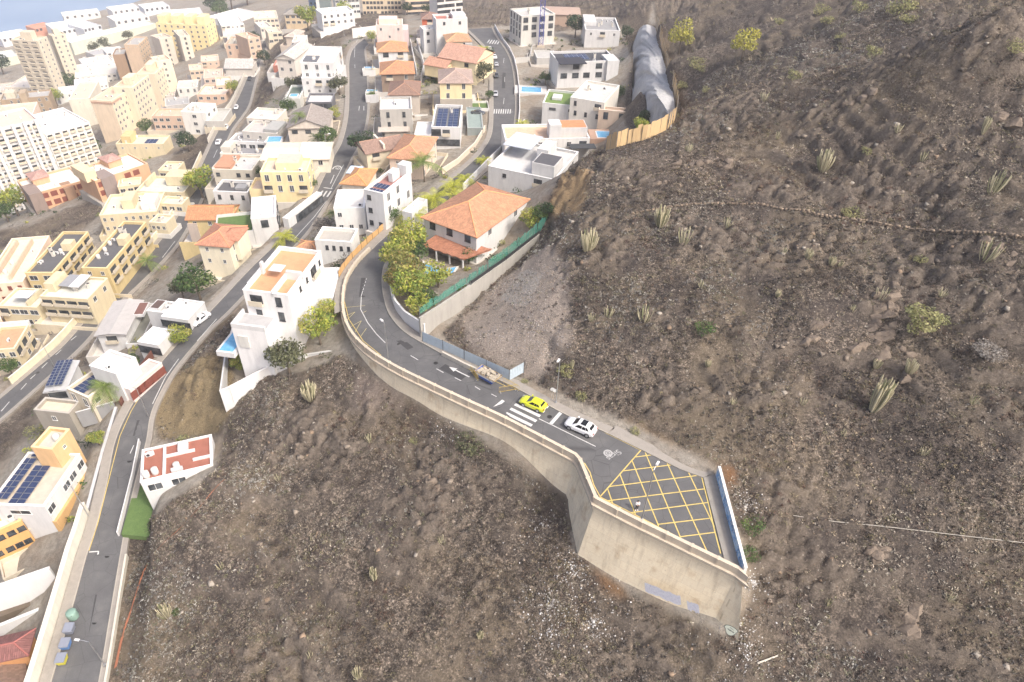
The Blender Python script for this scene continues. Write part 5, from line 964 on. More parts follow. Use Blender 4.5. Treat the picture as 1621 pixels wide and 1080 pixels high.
# ---------------------------------------------------------------- walls and fences
def line_on(pts):                         # px, py, z(survey) or None (ground hit)
    return [hit(p[0], p[1]) if p[2] is None else unp(p[0], p[1], p[2] * K) for p in pts]
def wall(label, pts, h, mat, th=.22, cap=None, name='boundary_wall', cat='wall', deep=1.5, group=None, world=None):
    P = world if world is not None else line_on(pts); hs = h if hasattr(h, '__len__') else [h] * len(P); o = empty(name, P[0]); tag(o, label, cat, group)
    P = [np.array(p) - np.array(P[0]) for p in P]; mb = MB(); cb = MB()
    for i in range(len(P) - 1):
        a, b = P[i], P[i + 1]; d = b - a; L = np.hypot(d[0], d[1]) + 1e-6; q = np.array([-d[1], d[0], 0]) / L * th / 2
        dn_ = np.array([0, 0, -deep]); ha, hb = np.array([0, 0, hs[i]]), np.array([0, 0, hs[i + 1]])
        mb.hexa([a - q + dn_, b - q + dn_, b + q + dn_, a + q + dn_, a - q + ha, b - q + hb, b + q + hb, a + q + ha])
        if cap is not None:
            q2 = q * 1.35; t_ = np.array([0, 0, .08]); cb.hexa([a - q2 + ha, b - q2 + hb, b + q2 + hb, a + q2 + ha, a - q2 + ha + t_, b - q2 + hb + t_, b + q2 + hb + t_, a + q2 + ha + t_])
    mb.build('wall_body', mat, o)
    if cap is not None: cb.build('coping', cap, o)
    return o
def fence(label, pts, h, mat, post_mat, step=2.5, wav=0, name='fence', fold=None, world=None):
    P = world if world is not None else line_on(pts); o = empty(name, P[0]); tag(o, label, 'fence'); P = [np.array(p) - np.array(P[0]) for p in P]
    mb = MB(); n_ = 0; pm_ = MB(); pm_.tube([(0, 0, -.6), (0, 0, h + .15)], .05, 5); pmesh = pm_.mesh('post', post_mat)
    for i in range(len(P) - 1):
        a, b = P[i], P[i + 1]; d = b - a; L = np.linalg.norm(d); k = max(1, int(L / (fold or .8)))
        q = np.array([-d[1], d[0], 0]) / (np.hypot(d[0], d[1]) + 1e-6)
        for j in range(k):
            n_ += 1; u0, u1 = a + d * j / k, a + d * (j + 1) / k
            if fold: w0, w1 = (q * .035 if n_ % 2 else -q * .035), (-q * .035 if n_ % 2 else q * .035)
            else: w0 = q * wav * rnd.uniform(-1, 1); w1 = w0
            hh = h * (1 + (rnd.uniform(-.08, .08) if wav else 0)); z0 = np.array([0, 0, .05 if not wav else .1])
            mb.face([u0 + w0 * .3 + z0, u1 + w1 * .3 + z0, u1 + w1 + (0, 0, hh), u0 + w0 + (0, 0, hh)])
        for j in range(max(1, int(L / step)) + 1):
            c = a + d * j / max(1, int(L / step)); inst('post', pmesh, o, c)
    mb.build('fence_panel', mat, o); return o
Wp = plaster(WHITE, .2); Cp = plaster((.74, .66, .48), .25)
wall('curved white garden wall of the villa inside the bend', [(604, 446, -4), (603, 462, -3.4), (607, 478, -2.9), (617, 498, -2.3), (634, 519, -1.6), (664, 541, -1.0)], [.8, 1.0, 1.5, 2.0, 2.2, 2.4], Wp, .25, Wp, world=[p + o_ for p, o_ in zip(offs(RU.R[[54, 50, 46, 42, 38, 33]].copy(), RU.L[[54, 50, 46, 42, 38, 33]], 1.6), [np.array([0, 0, .1])] * 6)])
wall('tall grey concrete boundary wall between villa garden and excavated pad', [(666, 536, -1.3), (700, 512, -1.5), (745, 480, -1.8), (800, 436, -2.4), (852, 388, -3)], [4.2, 4.0, 3.9, 3.4, 2.6], plaster((.38, .365, .33), .45, name='weathered_concrete'), .35, None)
wall('white garden wall standing on the dark slope below the tall white house', [(357, 648, -13.0), (371, 640, -12.4), (430, 600, -10.8), (490, 575, -9), (533, 566, -7)], [4.2, 3.9, 2.8, 2.0, 1.6], Wp, .3, Wp, deep=4)
wall('white garden side wall facing the middle road below the tall white house', [(358, 646, -13.0), (362, 585, -13.2), (372, 530, -13.4)], [4.2, 3, 2], Wp, .25, None, deep=4)
wall('cream wall along the left edge of the lower road, long with a sloping top', None, 1.9, Cp, .25, plaster((.74, .70, .6)), world=list(offs(RL1.L[14:60:3].copy(), RL1.R[14:60:3], 1.7)))
wall('pale wall along the left edge of the lower road, farther part', None, 1.6, plaster((.66, .62, .54)), .25, None, world=list(offs(RL1.L[62:96:3].copy(), RL1.R[62:96:3], 1.7)))
wall('cream wall with concrete ledge along the left edge of the middle road', None, [2.2] * 7, plaster((.72, .68, .58)), .5, plaster((.7, .66, .58)), world=list(offs(RL2.L[2:28:4].copy(), RL2.R[2:28:4], 2.0)))
wall('low cream wall bordering the dark slope on the right of the middle road', None, .5, plaster((.55, .52, .44)), .3, None, world=list(offs(RL2.R[0:20:3].copy(), RL2.L[0:20:3], 1.0)))
w1 = wall('upper white retaining wall above the planted strip at lower left', [(-45, 981, -24.5), (98, 927, -23.6)], [5.0, 4.6], Wp, .4, Wp, deep=2)
so_ = MB(); pp_ = [unp(x_, y_, -24.6 * K) for x_, y_ in ((-45, 981), (98, 928), (97, 940), (-45, 995))]; o_ = np.array(w1.location); so_.prism([(p[0] - o_[0], p[1] - o_[1]) for p in pp_][::-1], -26 * K - o_[2], -24.5 * K - o_[2]); so_.build('planting_strip', plaster((.14, .11, .08), .5, name='planting_soil'), w1)
wall('lower white retaining wall below the planted strip at lower left', [(-45, 1040, -28.5), (92, 982, -27.6)], [4.2, 4.0], Wp, .4, Wp, deep=2)
wall('grey block wall with railing beside the court of the solar house', [(127, 667, -20), (186, 650, -19.0)], 2.2, plaster((.33, .33, .33)), .2, plaster(WHITE))
wall('dark grey wall along the pavement by the solar roofed house', [(187, 652, -18.6), (165, 725, -19.2), (140, 820, -20.2)], [1.2, 1.2, 1.2], plaster((.3, .3, .31)), .35, plaster((.5, .5, .5)))
wall('brown gate wall along the pavement beside the mauve carport', [(243, 565, -17.2), (212, 607, -17.8), (193, 645, -18.3)], 1.6, flatm((.16, .07, .05), .7, name='brown_gate'), .15, None)
wall('pale wall with black lettering closing the far end of the middle road', [(558, 55, -19.6), (596, 50, -19.6)], 2.6, plaster((.78, .74, .68)), .3, None)
wl_ = unp(575, 49.5, -18.3 * K); letters('F2x>', 2.2, M_dark, 'wall_lettering', bpy.data.objects['boundary_wall.014'] if 'boundary_wall.014' in bpy.data.objects else None, wl_ + (0, -.6, 0), X, np.array([0, 0, 1.])) if False else None
wall('white wall along the right side of the far upper road', None, 1.5, Wp, .25, None, world=list(offs(RU.R[98:139:4].copy(), RU.L[98:139:4], 1.6)))
wall('white garden wall right of the upper road with pillars', [(733, 300, -9.3), (770, 262, -11), (800, 232, -12.1), (830, 196, -13)], 1.4, Wp, .2, Wp)
wall('cream pillared garden wall in front of the orange hipped villa', [(700, 274, -10.6), (725, 258, -11.4), (752, 232, -12.4), (768, 205, -13)], 1.3, plaster((.72, .6, .48)), .2, plaster((.78, .7, .6)))
wall('long white lane wall between the orange roofed houses', [(660, 120, -16.2), (655, 95, -16.4), (650, 70, -16.6)], 2.2, Wp, .25, None)
wall('white lane wall beside the yellow house', [(667, 130, -15.8), (672, 110, -16), (660, 70, -16.2)], 2.4, Wp, .25, None)
wall('beige garden wall beside the yellow house of the middle road', [(489, 292, -16.4), (504, 276, -16.5), (520, 250, -17)], 1.6, plaster((.66, .6, .5)), .2, None)
wall('white curved wall of the courtyard under the rock cutting', [(966, 160, -12), (985, 140, -12.4), (1000, 155, -12), (1003, 172, -11.6)], 3.0, Wp, .25, None)
wall('grey walls around the building site by the crane', [(815, 100, -14.8), (838, 98, -15), (842, 80, -15.2)], 2.0, plaster((.5, .49, .46)), .25, None)
M_ochre = plaster((.60, .43, .23), .35, name='ochre_mesh'); M_post = M_metal
fence('orange brown wooden fence above the white terrace on the left of the bend', None, 1.5, plaster((.62, .38, .16), .4, name='orange_boards'), M_dark, 2.4, .02, world=list(offs(RU.L[56:76:3].copy(), RU.R[56:76:3], 2.0)))
fence('tattered ochre mesh fence along the crest of the rock cutting', [(958, 240, None), (975, 235, None), (992, 230, None), (1022, 222, None), (1055, 207, None), (1068, 193, None), (1071, 170, None), (1064, 135, None), (1052, 98, None), (1043, 62, None), (1039, 40, None)], 3.4, M_ochre, M_post, 4, .25)
m, t, b = nodes('green_netting'); b.inputs['Base Color'].default_value = (.06, .25, .19, 1); b.inputs['Roughness'].default_value = .8
tr = N(t, 'ShaderNodeBsdfTransparent'); ms = N(t, 'ShaderNodeMixShader'); ms.inputs[0].default_value = .62; t.links.new(tr.outputs[0], ms.inputs[1]); t.links.new(b.outputs[0], ms.inputs[2]); t.links.new(ms.outputs[0], t.nodes['Material Output'].inputs[0]); M_net = m
def on_wall(px, py, up): p = unp(px, py, -2.0 * K); return p + (0, 0, up)
fence('torn green shade netting on the near half of the concrete wall', None, 1.5, M_net, M_metal, 3, .2, world=[unp(668, 532, -1.3 * K) + (-.2, .3, 4.1), unp(700, 510, -1.5 * K) + (-.2, .3, 4.0), unp(745, 478, -1.8 * K) + (-.2, .3, 3.9), unp(772, 456, -2.1 * K) + (-.2, .3, 3.6)])
fence('tall green shade netting beside the villa hedge', None, 2.6, M_net, M_metal, 5, .1, world=[unp(775, 455, -2.1 * K) + (-.3, .5, 2.8), unp(820, 418, -2.6 * K) + (-.3, .5, 2.6), unp(872, 372, -3.2 * K) + (-.3, .5, 2.4)])
fence('black mesh screen on top of the far concrete wall', None, .8, M_dark, M_dark, 4, 0, world=[unp(745, 480, -1.8 * K) + (.1, 0, 3.9), unp(800, 436, -2.4 * K) + (.1, 0, 3.4), unp(852, 388, -3 * K) + (.1, 0, 2.6)])
M_sheet = flatm((.50, .59, .66), .5, .2, name='blue_grey_sheet_metal', var=.2)
fence('blue grey corrugated sheet metal hoarding beside the upper road', [(669, 541, -1.1), (735, 571, -.6), (806, 603, -.1), (829, 590, .1)], 2.1, M_sheet, M_dark, 3, 0, name='corrugated_hoarding', fold=.16)
wall('low pale concrete barrier in front of the metal hoarding', [(700, 562, -.7), (735, 580, -.4), (772, 597, -.1)], .7, plaster((.56, .52, .44)), .3, None, name='concrete_barrier', cat='barrier')
wall('white railing wall between the lawn and the middle road', [(222, 700, -18.2), (212, 752, -18.7), (188, 848, -19.6)], .9, Wp, .18, None)
lawn = MB(); lp = [unp(x, y, -19.0 * K) for x, y in ((214, 768), (250, 770), (262, 800), (235, 850), (192, 846))]; lawn.prism([(p[0], p[1]) for p in lp][::-1], -19.9 * K, -19.0 * K); tag(lawn.build('lawn', lawn_mat()), kind='structure')
# stone terrace wall across the hill
def stonewall(label, pts, h, seed):
    P = [hit(*p) for p in pts]; o = empty('dry_stone_wall', P[0]); tag(o, label, 'stone wall'); r_ = random.Random(seed); V = []; Fq = []; T = []
    for a, b in zip(P, P[1:]):
        L = np.linalg.norm(b - a); k = int(L / .3)
        for j in range(k):
            for lv in range(int(h / .28)):
                c = a + (b - a) * (j + r_.random()) / k; g = gz(c[0], c[1]); s = r_.uniform(.13, .26); c = np.array([c[0] + r_.uniform(-.12, .12), c[1] + r_.uniform(-.12, .12) + lv * .05, g + lv * .26])
                b0 = len(V); col = r_.uniform(.7, 1.3)
                for q in range(8): V.append(c + np.array([(1 if q in (1, 2, 5, 6) else -1) * s * r_.uniform(.8, 1.3), (1 if q in (2, 3, 6, 7) else -1) * s * r_.uniform(.7, 1.1), (1 if q > 3 else -1) * s * r_.uniform(.6, .9)])); T.append((.25 * col, .195 * col, .14 * col, 1))
                Fq += [[b0 + i for i in q] for q in ((3, 2, 1, 0), (4, 5, 6, 7), (0, 1, 5, 4), (1, 2, 6, 5), (2, 3, 7, 6), (3, 0, 4, 7))]
    me = fast_mesh('stones', np.array(V) - P[0], Fq, M_stone, {'tint': ('FLOAT_COLOR', T)}); w_ = bpy.data.objects.new('stones', me); link(w_); w_.parent = o
M_stone = tint_mat('stone', .9, .5, 6)
stonewall('brownish dry stone terrace wall running across the dark hill, right part', [(1270, 335), (1320, 345), (1370, 352), (1430, 362), (1480, 368), (1540, 370), (1615, 378)], .7, 1)
stonewall('greyish dry stone terrace wall across the hill, left part near the crest', [(1000, 338), (1060, 328), (1120, 322), (1200, 322), (1268, 334)], .5, 2)
# grey netted rock cutting right of the town
ft, ct = CUT_F, CUT_C; V = []; nr = 26
for i, (a, c) in enumerate(zip(ft, ct)):
    for j in range(nr + 1):
        u = j / nr; p = a + (c - a) * (u ** 1.0 * .62 if j < nr else 1); p = a + (c - a) * u; zz = a[2] + (c[2] - a[2]) * float(np.interp(u, [0, .12, .3, .5, .75, 1], [0, .42, .70, .86, .95, 1]))
        n_ = fbm(np.array([i * .33 + u * 2]), np.array([u * 3.4 + i * .05]), 4, 41)[0] - .5; p = p + np.array([-.8, -.3, 0]) * n_ * 2.4 * min(1, 4 * (1 - u)); V.append((p[0], p[1], zz + .2 + n_ * .3))
Fq = [[i * (nr + 1) + j, i * (nr + 1) + j + 1, (i + 1) * (nr + 1) + j + 1, (i + 1) * (nr + 1) + j] for i in range(len(ft) - 1) for j in range(nr)]
m, t, b = nodes('netted_rock'); mp = N(t, 'ShaderNodeMapping'); mp.inputs['Scale'].default_value = (1, 1, .15); t.links.new(pos(t), mp.inputs['Vector']); n1 = noise(t, .9, 5, mp.outputs[0], .7)
t.links.new(mixc(t, .4, ramp(t, n1, [(.3, (.30, .31, .32)), (.6, (.52, .525, .52)), (.8, (.62, .6, .56))]), ramp(t, noise(t, 2, 4), [(.3, (.3, .3, .3)), (.7, (.58, .57, .55))])), b.inputs['Base Color']); b.inputs['Roughness'].default_value = .95; bump(t, b, n1, .8, .4)
tag(link(bpy.data.objects.new('rock_cutting', fast_mesh('rock_cutting', V, Fq, m, smooth=True))), kind='structure')
def hull(mb, c, r, seed, tilt=.3):
    g_ = random.Random(seed); bm = bmesh.new()
    for _ in range(22): v_ = Vector((g_.gauss(0, 1), g_.gauss(0, 1), g_.gauss(0, 1))).normalized(); k_ = g_.uniform(.75, 1.1); bm.verts.new((v_.x * r[0] * k_, v_.y * r[1] * k_, v_.z * r[2] * k_ + v_.x * r[0] * tilt))
    bmesh.ops.convex_hull(bm, input=list(bm.verts)); bm.verts.index_update()
    for f_ in bm.faces: mb.face([np.array(v_.co) + c for v_ in f_.verts])
    bm.free()
def rockm():
    m, t, b = nodes('outcrop_rock'); p = pos(t); n3 = noise(t, 2.2, 6, p, .7); n1 = noise(t, .5, 4, p)
    c = mixc(t, .6, ramp(t, n3, [(.3, (.09, .072, .056)), (.5, (.19, .15, .115)), (.72, (.31, .25, .19))]), ramp(t, n1, [(.35, (.13, .105, .085)), (.65, (.27, .215, .16))]))
    t.links.new(c, b.inputs['Base Color']); b.inputs['Roughness'].default_value = .95; bump(t, b, n3, 1.0, .25); return m
M_rock = rockm(); gr = random.Random(9)
for k_, (line, n_, sz) in enumerate((([(1418, 452), (1412, 490), (1404, 530), (1392, 556)], 13, 1.5), ([(1385, 470), (1378, 510), (1362, 556)], 8, 1.2), ([(1280, 545), (1296, 520), (1304, 505)], 6, 1.1), ([(1428, 556), (1442, 570), (1436, 590)], 6, 1.0), ([(1060, 262), (1110, 258), (1160, 262)], 10, 1.0), ([(940, 300), (1000, 296), (1080, 292)], 11, .9), ([(1340, 155), (1370, 150), (1395, 160)], 6, 1.3), ([(1545, 195), (1575, 180), (1600, 185)], 6, 1.4), ([(1370, 880), (1395, 870), (1390, 895)], 5, 1.1), ([(1440, 1000), (1450, 960)], 5, 1.1), ([(670, 755), (700, 765)], 4, .9), ([(1560, 380), (1590, 395), (1600, 425)], 7, 1.1), ([(1040, 600), (1015, 560)], 5, .7))):
    L_ = [hit(*q) for q in line]; mb = MB()
    for i in range(n_):
        t_ = i / max(1, n_ - 1) * (len(L_) - 1); j = min(int(t_), len(L_) - 2); c = L_[j] + (L_[j + 1] - L_[j]) * (t_ - j); c = c + np.array([gr.uniform(-.8, .8), gr.uniform(-.8, .8), 0]); c[2] = gz(c[0], c[1]) - .25 * sz
        hull(mb, c, (sz * gr.uniform(.6, 1.3), sz * gr.uniform(.5, 1.1), sz * gr.uniform(.5, .95)), 50 * k_ + i)
    tag(mb.build('rock_outcrop', M_rock), kind='structure')
# ---------------------------------------------------------------- lamps and signs
def lamp(label, px, py, z, h, hx, hy, arm=1.4, head='box'):
    p = hit(px, py) if z is None else unp(px, py, z * K); o = empty('street_lamp', p); tag(o, label, 'street lamp', 'street lamps along the roads')
    b_ = MB(); b_.box(-.15, -.15, -.3, .15, .15, .12); b_.tube([(0, 0, .1), (0, 0, h * .6), (0, 0, h)], [.085, .065, .05], 8); b_.tube([(0, 0, h - .05), (hx * arm * .5, hy * arm * .5, h + .12), (hx * arm, hy * arm, h + .15)], [.045, .04, .04], 6); b_.build('pole', M_metal, o)
    b_ = MB(); a = math.atan2(hy, hx); c, s_ = math.cos(a), math.sin(a); rr = lambda x, y, zz: (hx * arm + c * x - s_ * y, hy * arm + s_ * x + c * y, h + zz)
    b_.hexa([rr(-.1, -.16, .05), rr(.6, -.13, .05), rr(.6, .13, .05), rr(-.1, .16, .05), rr(-.05, -.12, .22), rr(.5, -.09, .2), rr(.5, .09, .2), rr(-.05, .12, .22)]); b_.build('lamp_head', M_white, o)
lamp('tall grey street lamp standing at the parapet of the yellow hatched turning area', 1016, 822, .1, 9, .5, .85, .9)
lamp('grey street lamp at the hill side pavement beside the white and yellow cars', 880, 637, .15, 8.2, -.3, -.6, .5)
lamp('grey street lamp on the inner pavement at the road bend', 615, 572, -.9, 7.5, -.4, .4, .8)
lamp('white street lamp leaning over the middle road beside the waste containers', 166, 1052, -21.3, 6, -1, .1, 1.3)
lamp('white street lamp beside the court of the solar roofed white house', 143, 822, -20.2, 8, -1, .2, 1.2)
lamp('street lamp on the hill side of the middle road opposite the palm house', 236, 662, -18, 7, -.9, .3, 1.2)
lamp('street lamp by the low slope between lower road and the solar wing', 87, 583, -35, 8, -.8, .4, 1.2)
lamp('street lamp by the white villa carport on the middle road', 519, 248, -17, 7, 1, 0, 1.2)
lamp('street lamp at the edge of the town slope by the top of the middle road', 545, 56, -19.4, 8, 1, 0, 1)
lamp('street lamp near the orange fence left of the bend', 608, 358, -6.6, 7, .5, -.5, .8)
for lab, px, py, dx in (('round road sign on the pole behind the yellow car', 877, 636, 0), ('tilted white sign post next to the round road sign', 873, 634, 0)):
    p = unp(px, py, .15 * K); o = empty('road_sign', p); tag(o, lab, 'road sign'); b_ = MB(); b_.tube([(0, 0, -.3), (0, 0, 2.4)], .03, 6); b_.build('pole', M_metal, o)
    b_ = MB(); b_.tube([(0, -.06, 2.2), (0, -.03, 2.2)], .32 if 'round' in lab else .28, 14); b_.build('sign_plate', M_white, o)
# crane mast
p = unp(856, 73, -15 * K); o = empty('crane_mast', p); tag(o, 'blue lattice tower crane mast on the building site, cut by the top edge', 'crane'); M_blue = flatm((.06, .08, .36), .5, name='blue_crane_paint')
b_ = MB(); hh = 34
for sx, sy in ((-.9, -.9), (.9, -.9), (.9, .9), (-.9, .9)): b_.box(sx - .12, sy - .12, 0, sx + .12, sy + .12, hh)
b_.build('mast_legs', M_blue, o); b_ = MB()
for k in range(0, hh, 2):
    for (x0, y0), (x1, y1) in zip(((-.9, -.9), (.9, -.9), (.9, .9), (-.9, .9)), ((.9, -.9), (.9, .9), (-.9, .9), (-.9, -.9))):
        b_.tube([(x0, y0, k), (x1, y1, k + 2)], .07, 4); b_.tube([(x0, y0, k + 2), (x1, y1, k + 2)], .06, 4)
b_.build('mast_bracing', M_blue, o); b_ = MB(); b_.box(-1.6, -1.6, -1.5, 1.6, 1.6, .6); b_.build('base_block', M_conc2, o)
# ---------------------------------------------------------------- cars
def car_parts(kind):
    L, Wd, Ht = {'hatch': (4.0, 1.75, 1.45), 'suv': (4.4, 1.9, 1.64), 'saloon': (4.5, 1.78, 1.42)}[kind]
    hx = L / 2; w = Wd / 2; belt = .93 if kind != 'suv' else 1.05; cl = .2 if kind != 'suv' else .26
    nose = .62 if kind != 'suv' else .8
    # body stations: x, half width, bottom z, top z
    st = [(hx, w * .70, .36, nose - .12), (hx - .12, w * .86, cl + .05, nose), (hx - .55, w * .97, cl, nose + .14), (hx - 1.15, w, cl, belt - .04), (hx - 1.9, w, cl, belt), (0, w, cl, belt), (-hx + 1.2, w, cl, belt + .03), (-hx + .45, w * .98, cl, belt + .05), (-hx + .12, w * .9, cl + .06, belt - .02), (-hx, w * .78, .4, belt - .12)]
    b = MB(); rings = []
    for x, hw, z0, z1 in st:
        r = []; zm = (z0 + z1) / 2
        for y, z in ((-hw * .86, z0), (-hw, z0 + .14), (-hw, zm), (-hw * .985, z1 - .1), (-hw * .84, z1), (0, z1 + .03), (hw * .84, z1), (hw * .985, z1 - .1), (hw, zm), (hw, z0 + .14), (hw * .86, z0), (0, z0)): r.append((x, y, z))
        rings.append(r)
    n_ = 12
    for r in rings: b.v += r
    for i in range(len(rings) - 1):
        for k in range(n_): b.f.append((i * n_ + k, (i + 1) * n_ + k, (i + 1) * n_ + (k + 1) % n_, i * n_ + (k + 1) % n_)); b.m.append(0)
    b.f.append(tuple(range(n_))); b.m.append(0); b.f.append(tuple((len(rings) - 1) * n_ + k for k in reversed(range(n_)))); b.m.append(0)
    # cabin: bottom ring on the belt, top ring at the roof
    xf, xr = hx - (1.15 if kind != 'suv' else 1.1), -hx + (.28 if kind != 'saloon' else .75)
    tf, tr = xf - .85, xr + (.42 if kind == 'hatch' else .5 if kind == 'suv' else .75)
    wb_, wt = w * .9, w * .72; zb, zt = belt - .02, Ht
    bot = [(xf, -wb_ * .86, zb), (xf - .15, -wb_, zb), (xr + .1, -wb_, zb), (xr, -wb_ * .86, zb), (xr, wb_ * .86, zb), (xr + .1, wb_, zb), (xf - .15, wb_, zb), (xf, wb_ * .86, zb)]
    mid = [(tf + .08, -wt * .88, zt - .07), (tf - .05, -wt, zt - .09), (tr + .1, -wt, zt - .11), (tr, -wt * .88, zt - .09), (tr, wt * .88, zt - .09), (tr + .1, wt, zt - .11), (tf - .05, wt, zt - .09), (tf + .08, wt * .88, zt - .07)]
    top = [(tf - .12, -wt * .78, zt - .01), (tf - .2, -wt * .84, zt - .01), (tr + .25, -wt * .84, zt - .03), (tr + .15, -wt * .78, zt - .03), (tr + .15, wt * .78, zt - .03), (tr + .25, wt * .84, zt - .03), (tf - .2, wt * .84, zt - .01), (tf - .12, wt * .78, zt - .01)]
    b0 = len(b.v); b.v += bot + mid + top
    for lv in range(2):
        for k in range(8): b.f.append((b0 + lv * 8 + k, b0 + lv * 8 + 8 + k, b0 + lv * 8 + 8 + (k + 1) % 8, b0 + lv * 8 + (k + 1) % 8)); b.m.append(0)
    b.f.append(tuple(b0 + 16 + k for k in reversed(range(8)))); b.m.append(0)
    def pane(i, j, s0=.06, s1=.94, t0=.1, t1=.94, off=.012):
        a, c, e, f = (np.array(q) for q in (bot[i], bot[j], mid[j], mid[i])); nn = np.cross(c - a, f - a); nn = nn / np.linalg.norm(nn)
        ctr = np.array([0, 0, (zb + zt) / 2]); nn = nn if nn @ ((a + c + e + f) / 4 - ctr) > 0 else -nn
        P = lambda s, t: (a * (1 - s) + c * s) * (1 - t) + (f * (1 - s) + e * s) * t + nn * off
        return [P(s0, t0), P(s1, t0), P(s1, t1), P(s0, t1)]
    g = {'windscreen': [pane(7, 0, .04, .96)], 'rear_window': [pane(3, 4, .06, .94, .3)], 'side_window': None}
    sides = [[pane(1, 2, .12, .47, .12), pane(1, 2, .5, .72, .12), pane(1, 2, .745, .92, .2)], [pane(5, 6, .53, .88, .12), pane(5, 6, .28, .5, .12), pane(5, 6, .08, .255, .2)]]
    return dict(body=b, L=L, W=Wd, H=Ht, ws=g['windscreen'], rw=g['rear_window'], sides=sides, tf=tf, tr=tr, wt=wt, zt=zt, nose=nose, belt=belt, hx=hx, w=w)
_car = {}
def car_root(kind, colname, col, detail):
    key = (kind, colname, detail)
    P = car_parts(kind); o = empty('parked_car', (0, 0, 0)); m, t, b_ = nodes('car_paint_' + colname); b_.inputs['Base Color'].default_value = col + (1,); b_.inputs['Roughness'].default_value = .25; b_.inputs['Coat Weight'].default_value = .5
    bo = P['body'].build('body', m, o, True); md = bo.modifiers.new('round', 'BEVEL'); md.width = .05; md.segments = 2; md.limit_method = 'ANGLE'; md.angle_limit = .5
    gm_ = flatm((.015, .017, .02), .08, name='car_glass')
    for nm, fs in (('windscreen', P['ws']), ('rear_window', P['rw'])):
        q = MB()
        for f in fs: q.face(f)
        q.build(nm, gm_, o)
    for s_ in P['sides']:
        q = MB()
        for f in s_: q.face(f)
        q.build('side_window', gm_, o)
    r = .33 if kind != 'suv' else .38
    for sx in (P['hx'] - .85, -P['hx'] + .85):
        for sy in (-1, 1):
            y = sy * (P['w'] - .09); wt_ = MB(); wt_.tube([(sx, y - .11 * 1, r), (sx, y + .11, r)], r, 16); tw_ = wt_.build('wheel', M_dark, o)
            q = MB(); q.tube([(sx, y + sy * .1, r), (sx, y + sy * .118, r)], r * .62, 10); q.build('rim', M_metal, tw_)
    if detail:
        for sy in (-1, 1):
            q = MB(); y = sy * P['w'] * .66; q.box(P['hx'] - .22, y - .2, P['nose'] - .15, P['hx'] - .02, y + .17, P['nose'] - .01); q.build('headlight', M_metal, o)
            q = MB(); q.box(-P['hx'] - .01, y - .14, P['belt'] - .25, -P['hx'] + .16, y + .17, P['belt'] - .06); q.build('tail_light', flatm((.3, .01, .01), .3, name='red_lens'), o)
            q = MB(); q.box(P['hx'] - 1.45, sy * P['w'] * .97, P['belt'] - .02, P['hx'] - 1.27, sy * (P['w'] + .17), P['belt'] + .14); q.build('wing_mirror', m, o)
        q = MB(); q.box(P['hx'] - .02, -.4, .38, P['hx'] + .015, .4, .55); q.build('grille', M_dark, o)
        q = MB(); q.box(-P['hx'] - .02, -.26, .5, -P['hx'] + .06, .26, .61); q.build('number_plate', M_white, o)
        if kind == 'suv':
            q = MB(); z_ = P['zt'] - .005; q.face([(P['tf'] - .35, -P['wt'] * .76, z_ + .012), (P['tr'] + .55, -P['wt'] * .76, z_ - .008), (P['tr'] + .55, P['wt'] * .76, z_ - .008), (P['tf'] - .35, P['wt'] * .76, z_ + .012)]); q.build('roof_glass', gm_, o)
            for sy in (-1, 1): q = MB(); q.tube([(P['tf'] - .3, sy * P['wt'] * .84, z_ + .03), (P['tr'] + .3, sy * P['wt'] * .84, z_ + .01)], .025, 5); q.build('roof_rail', M_metal, o)
        else:
            q = MB(); q.box(P['tr'] - .12, -P['wt'] * .7, P['zt'] - .1, P['tr'] + .2, P['wt'] * .7, P['zt'] - .05); q.build('spoiler', m, o)
            q = MB(); q.tube([(P['tr'] + .3, 0, P['zt'] - .04), (P['tr'] + .05, 0, P['zt'] + .14)], .012, 4); q.build('aerial', M_dark, o)
    return o
def put_car(label, kind, colname, col, rear, front, z, detail=False, rd=None, proto=None):
    a, b_ = (rz(*rear, rd), rz(*front, rd)) if z is None else (unp(*rear, z * K), unp(*front, z * K))
    key = (kind, colname, detail); d = b_ - a; c = (a + b_) / 2
    if key in _car: o = copy_tree(_car[key])
    else: o = _car[key] = car_root(kind, colname, col, detail)
    L = np.hypot(d[0], d[1]); o.location = [float(v) for v in c + (0, 0, .01)]; o.rotation_euler = (0, -math.asin(max(-.15, min(.15, d[2] / max(L, .1)))), math.atan2(d[1], d[0])); tag(o, label, 'car'); return o
put_car('lime yellow hatchback parked across the zebra crossing', 'hatch', 'lime', (.62, .66, .03), (865, 652), (823, 634), 0, True)
put_car('white sport utility car with dark glass roof behind the yellow hatchback', 'suv', 'white', (.8, .8, .8), (941, 690), (897, 671), 0, True)
WH, SI, GR, RE = (.78, .78, .78), (.42, .43, .45), (.06, .065, .07), (.35, .03, .04)
put_car('white saloon parked beside the white carport roof on the middle road', 'saloon', 'white', WH, (330, 500), (307, 517), None, False, RL2)
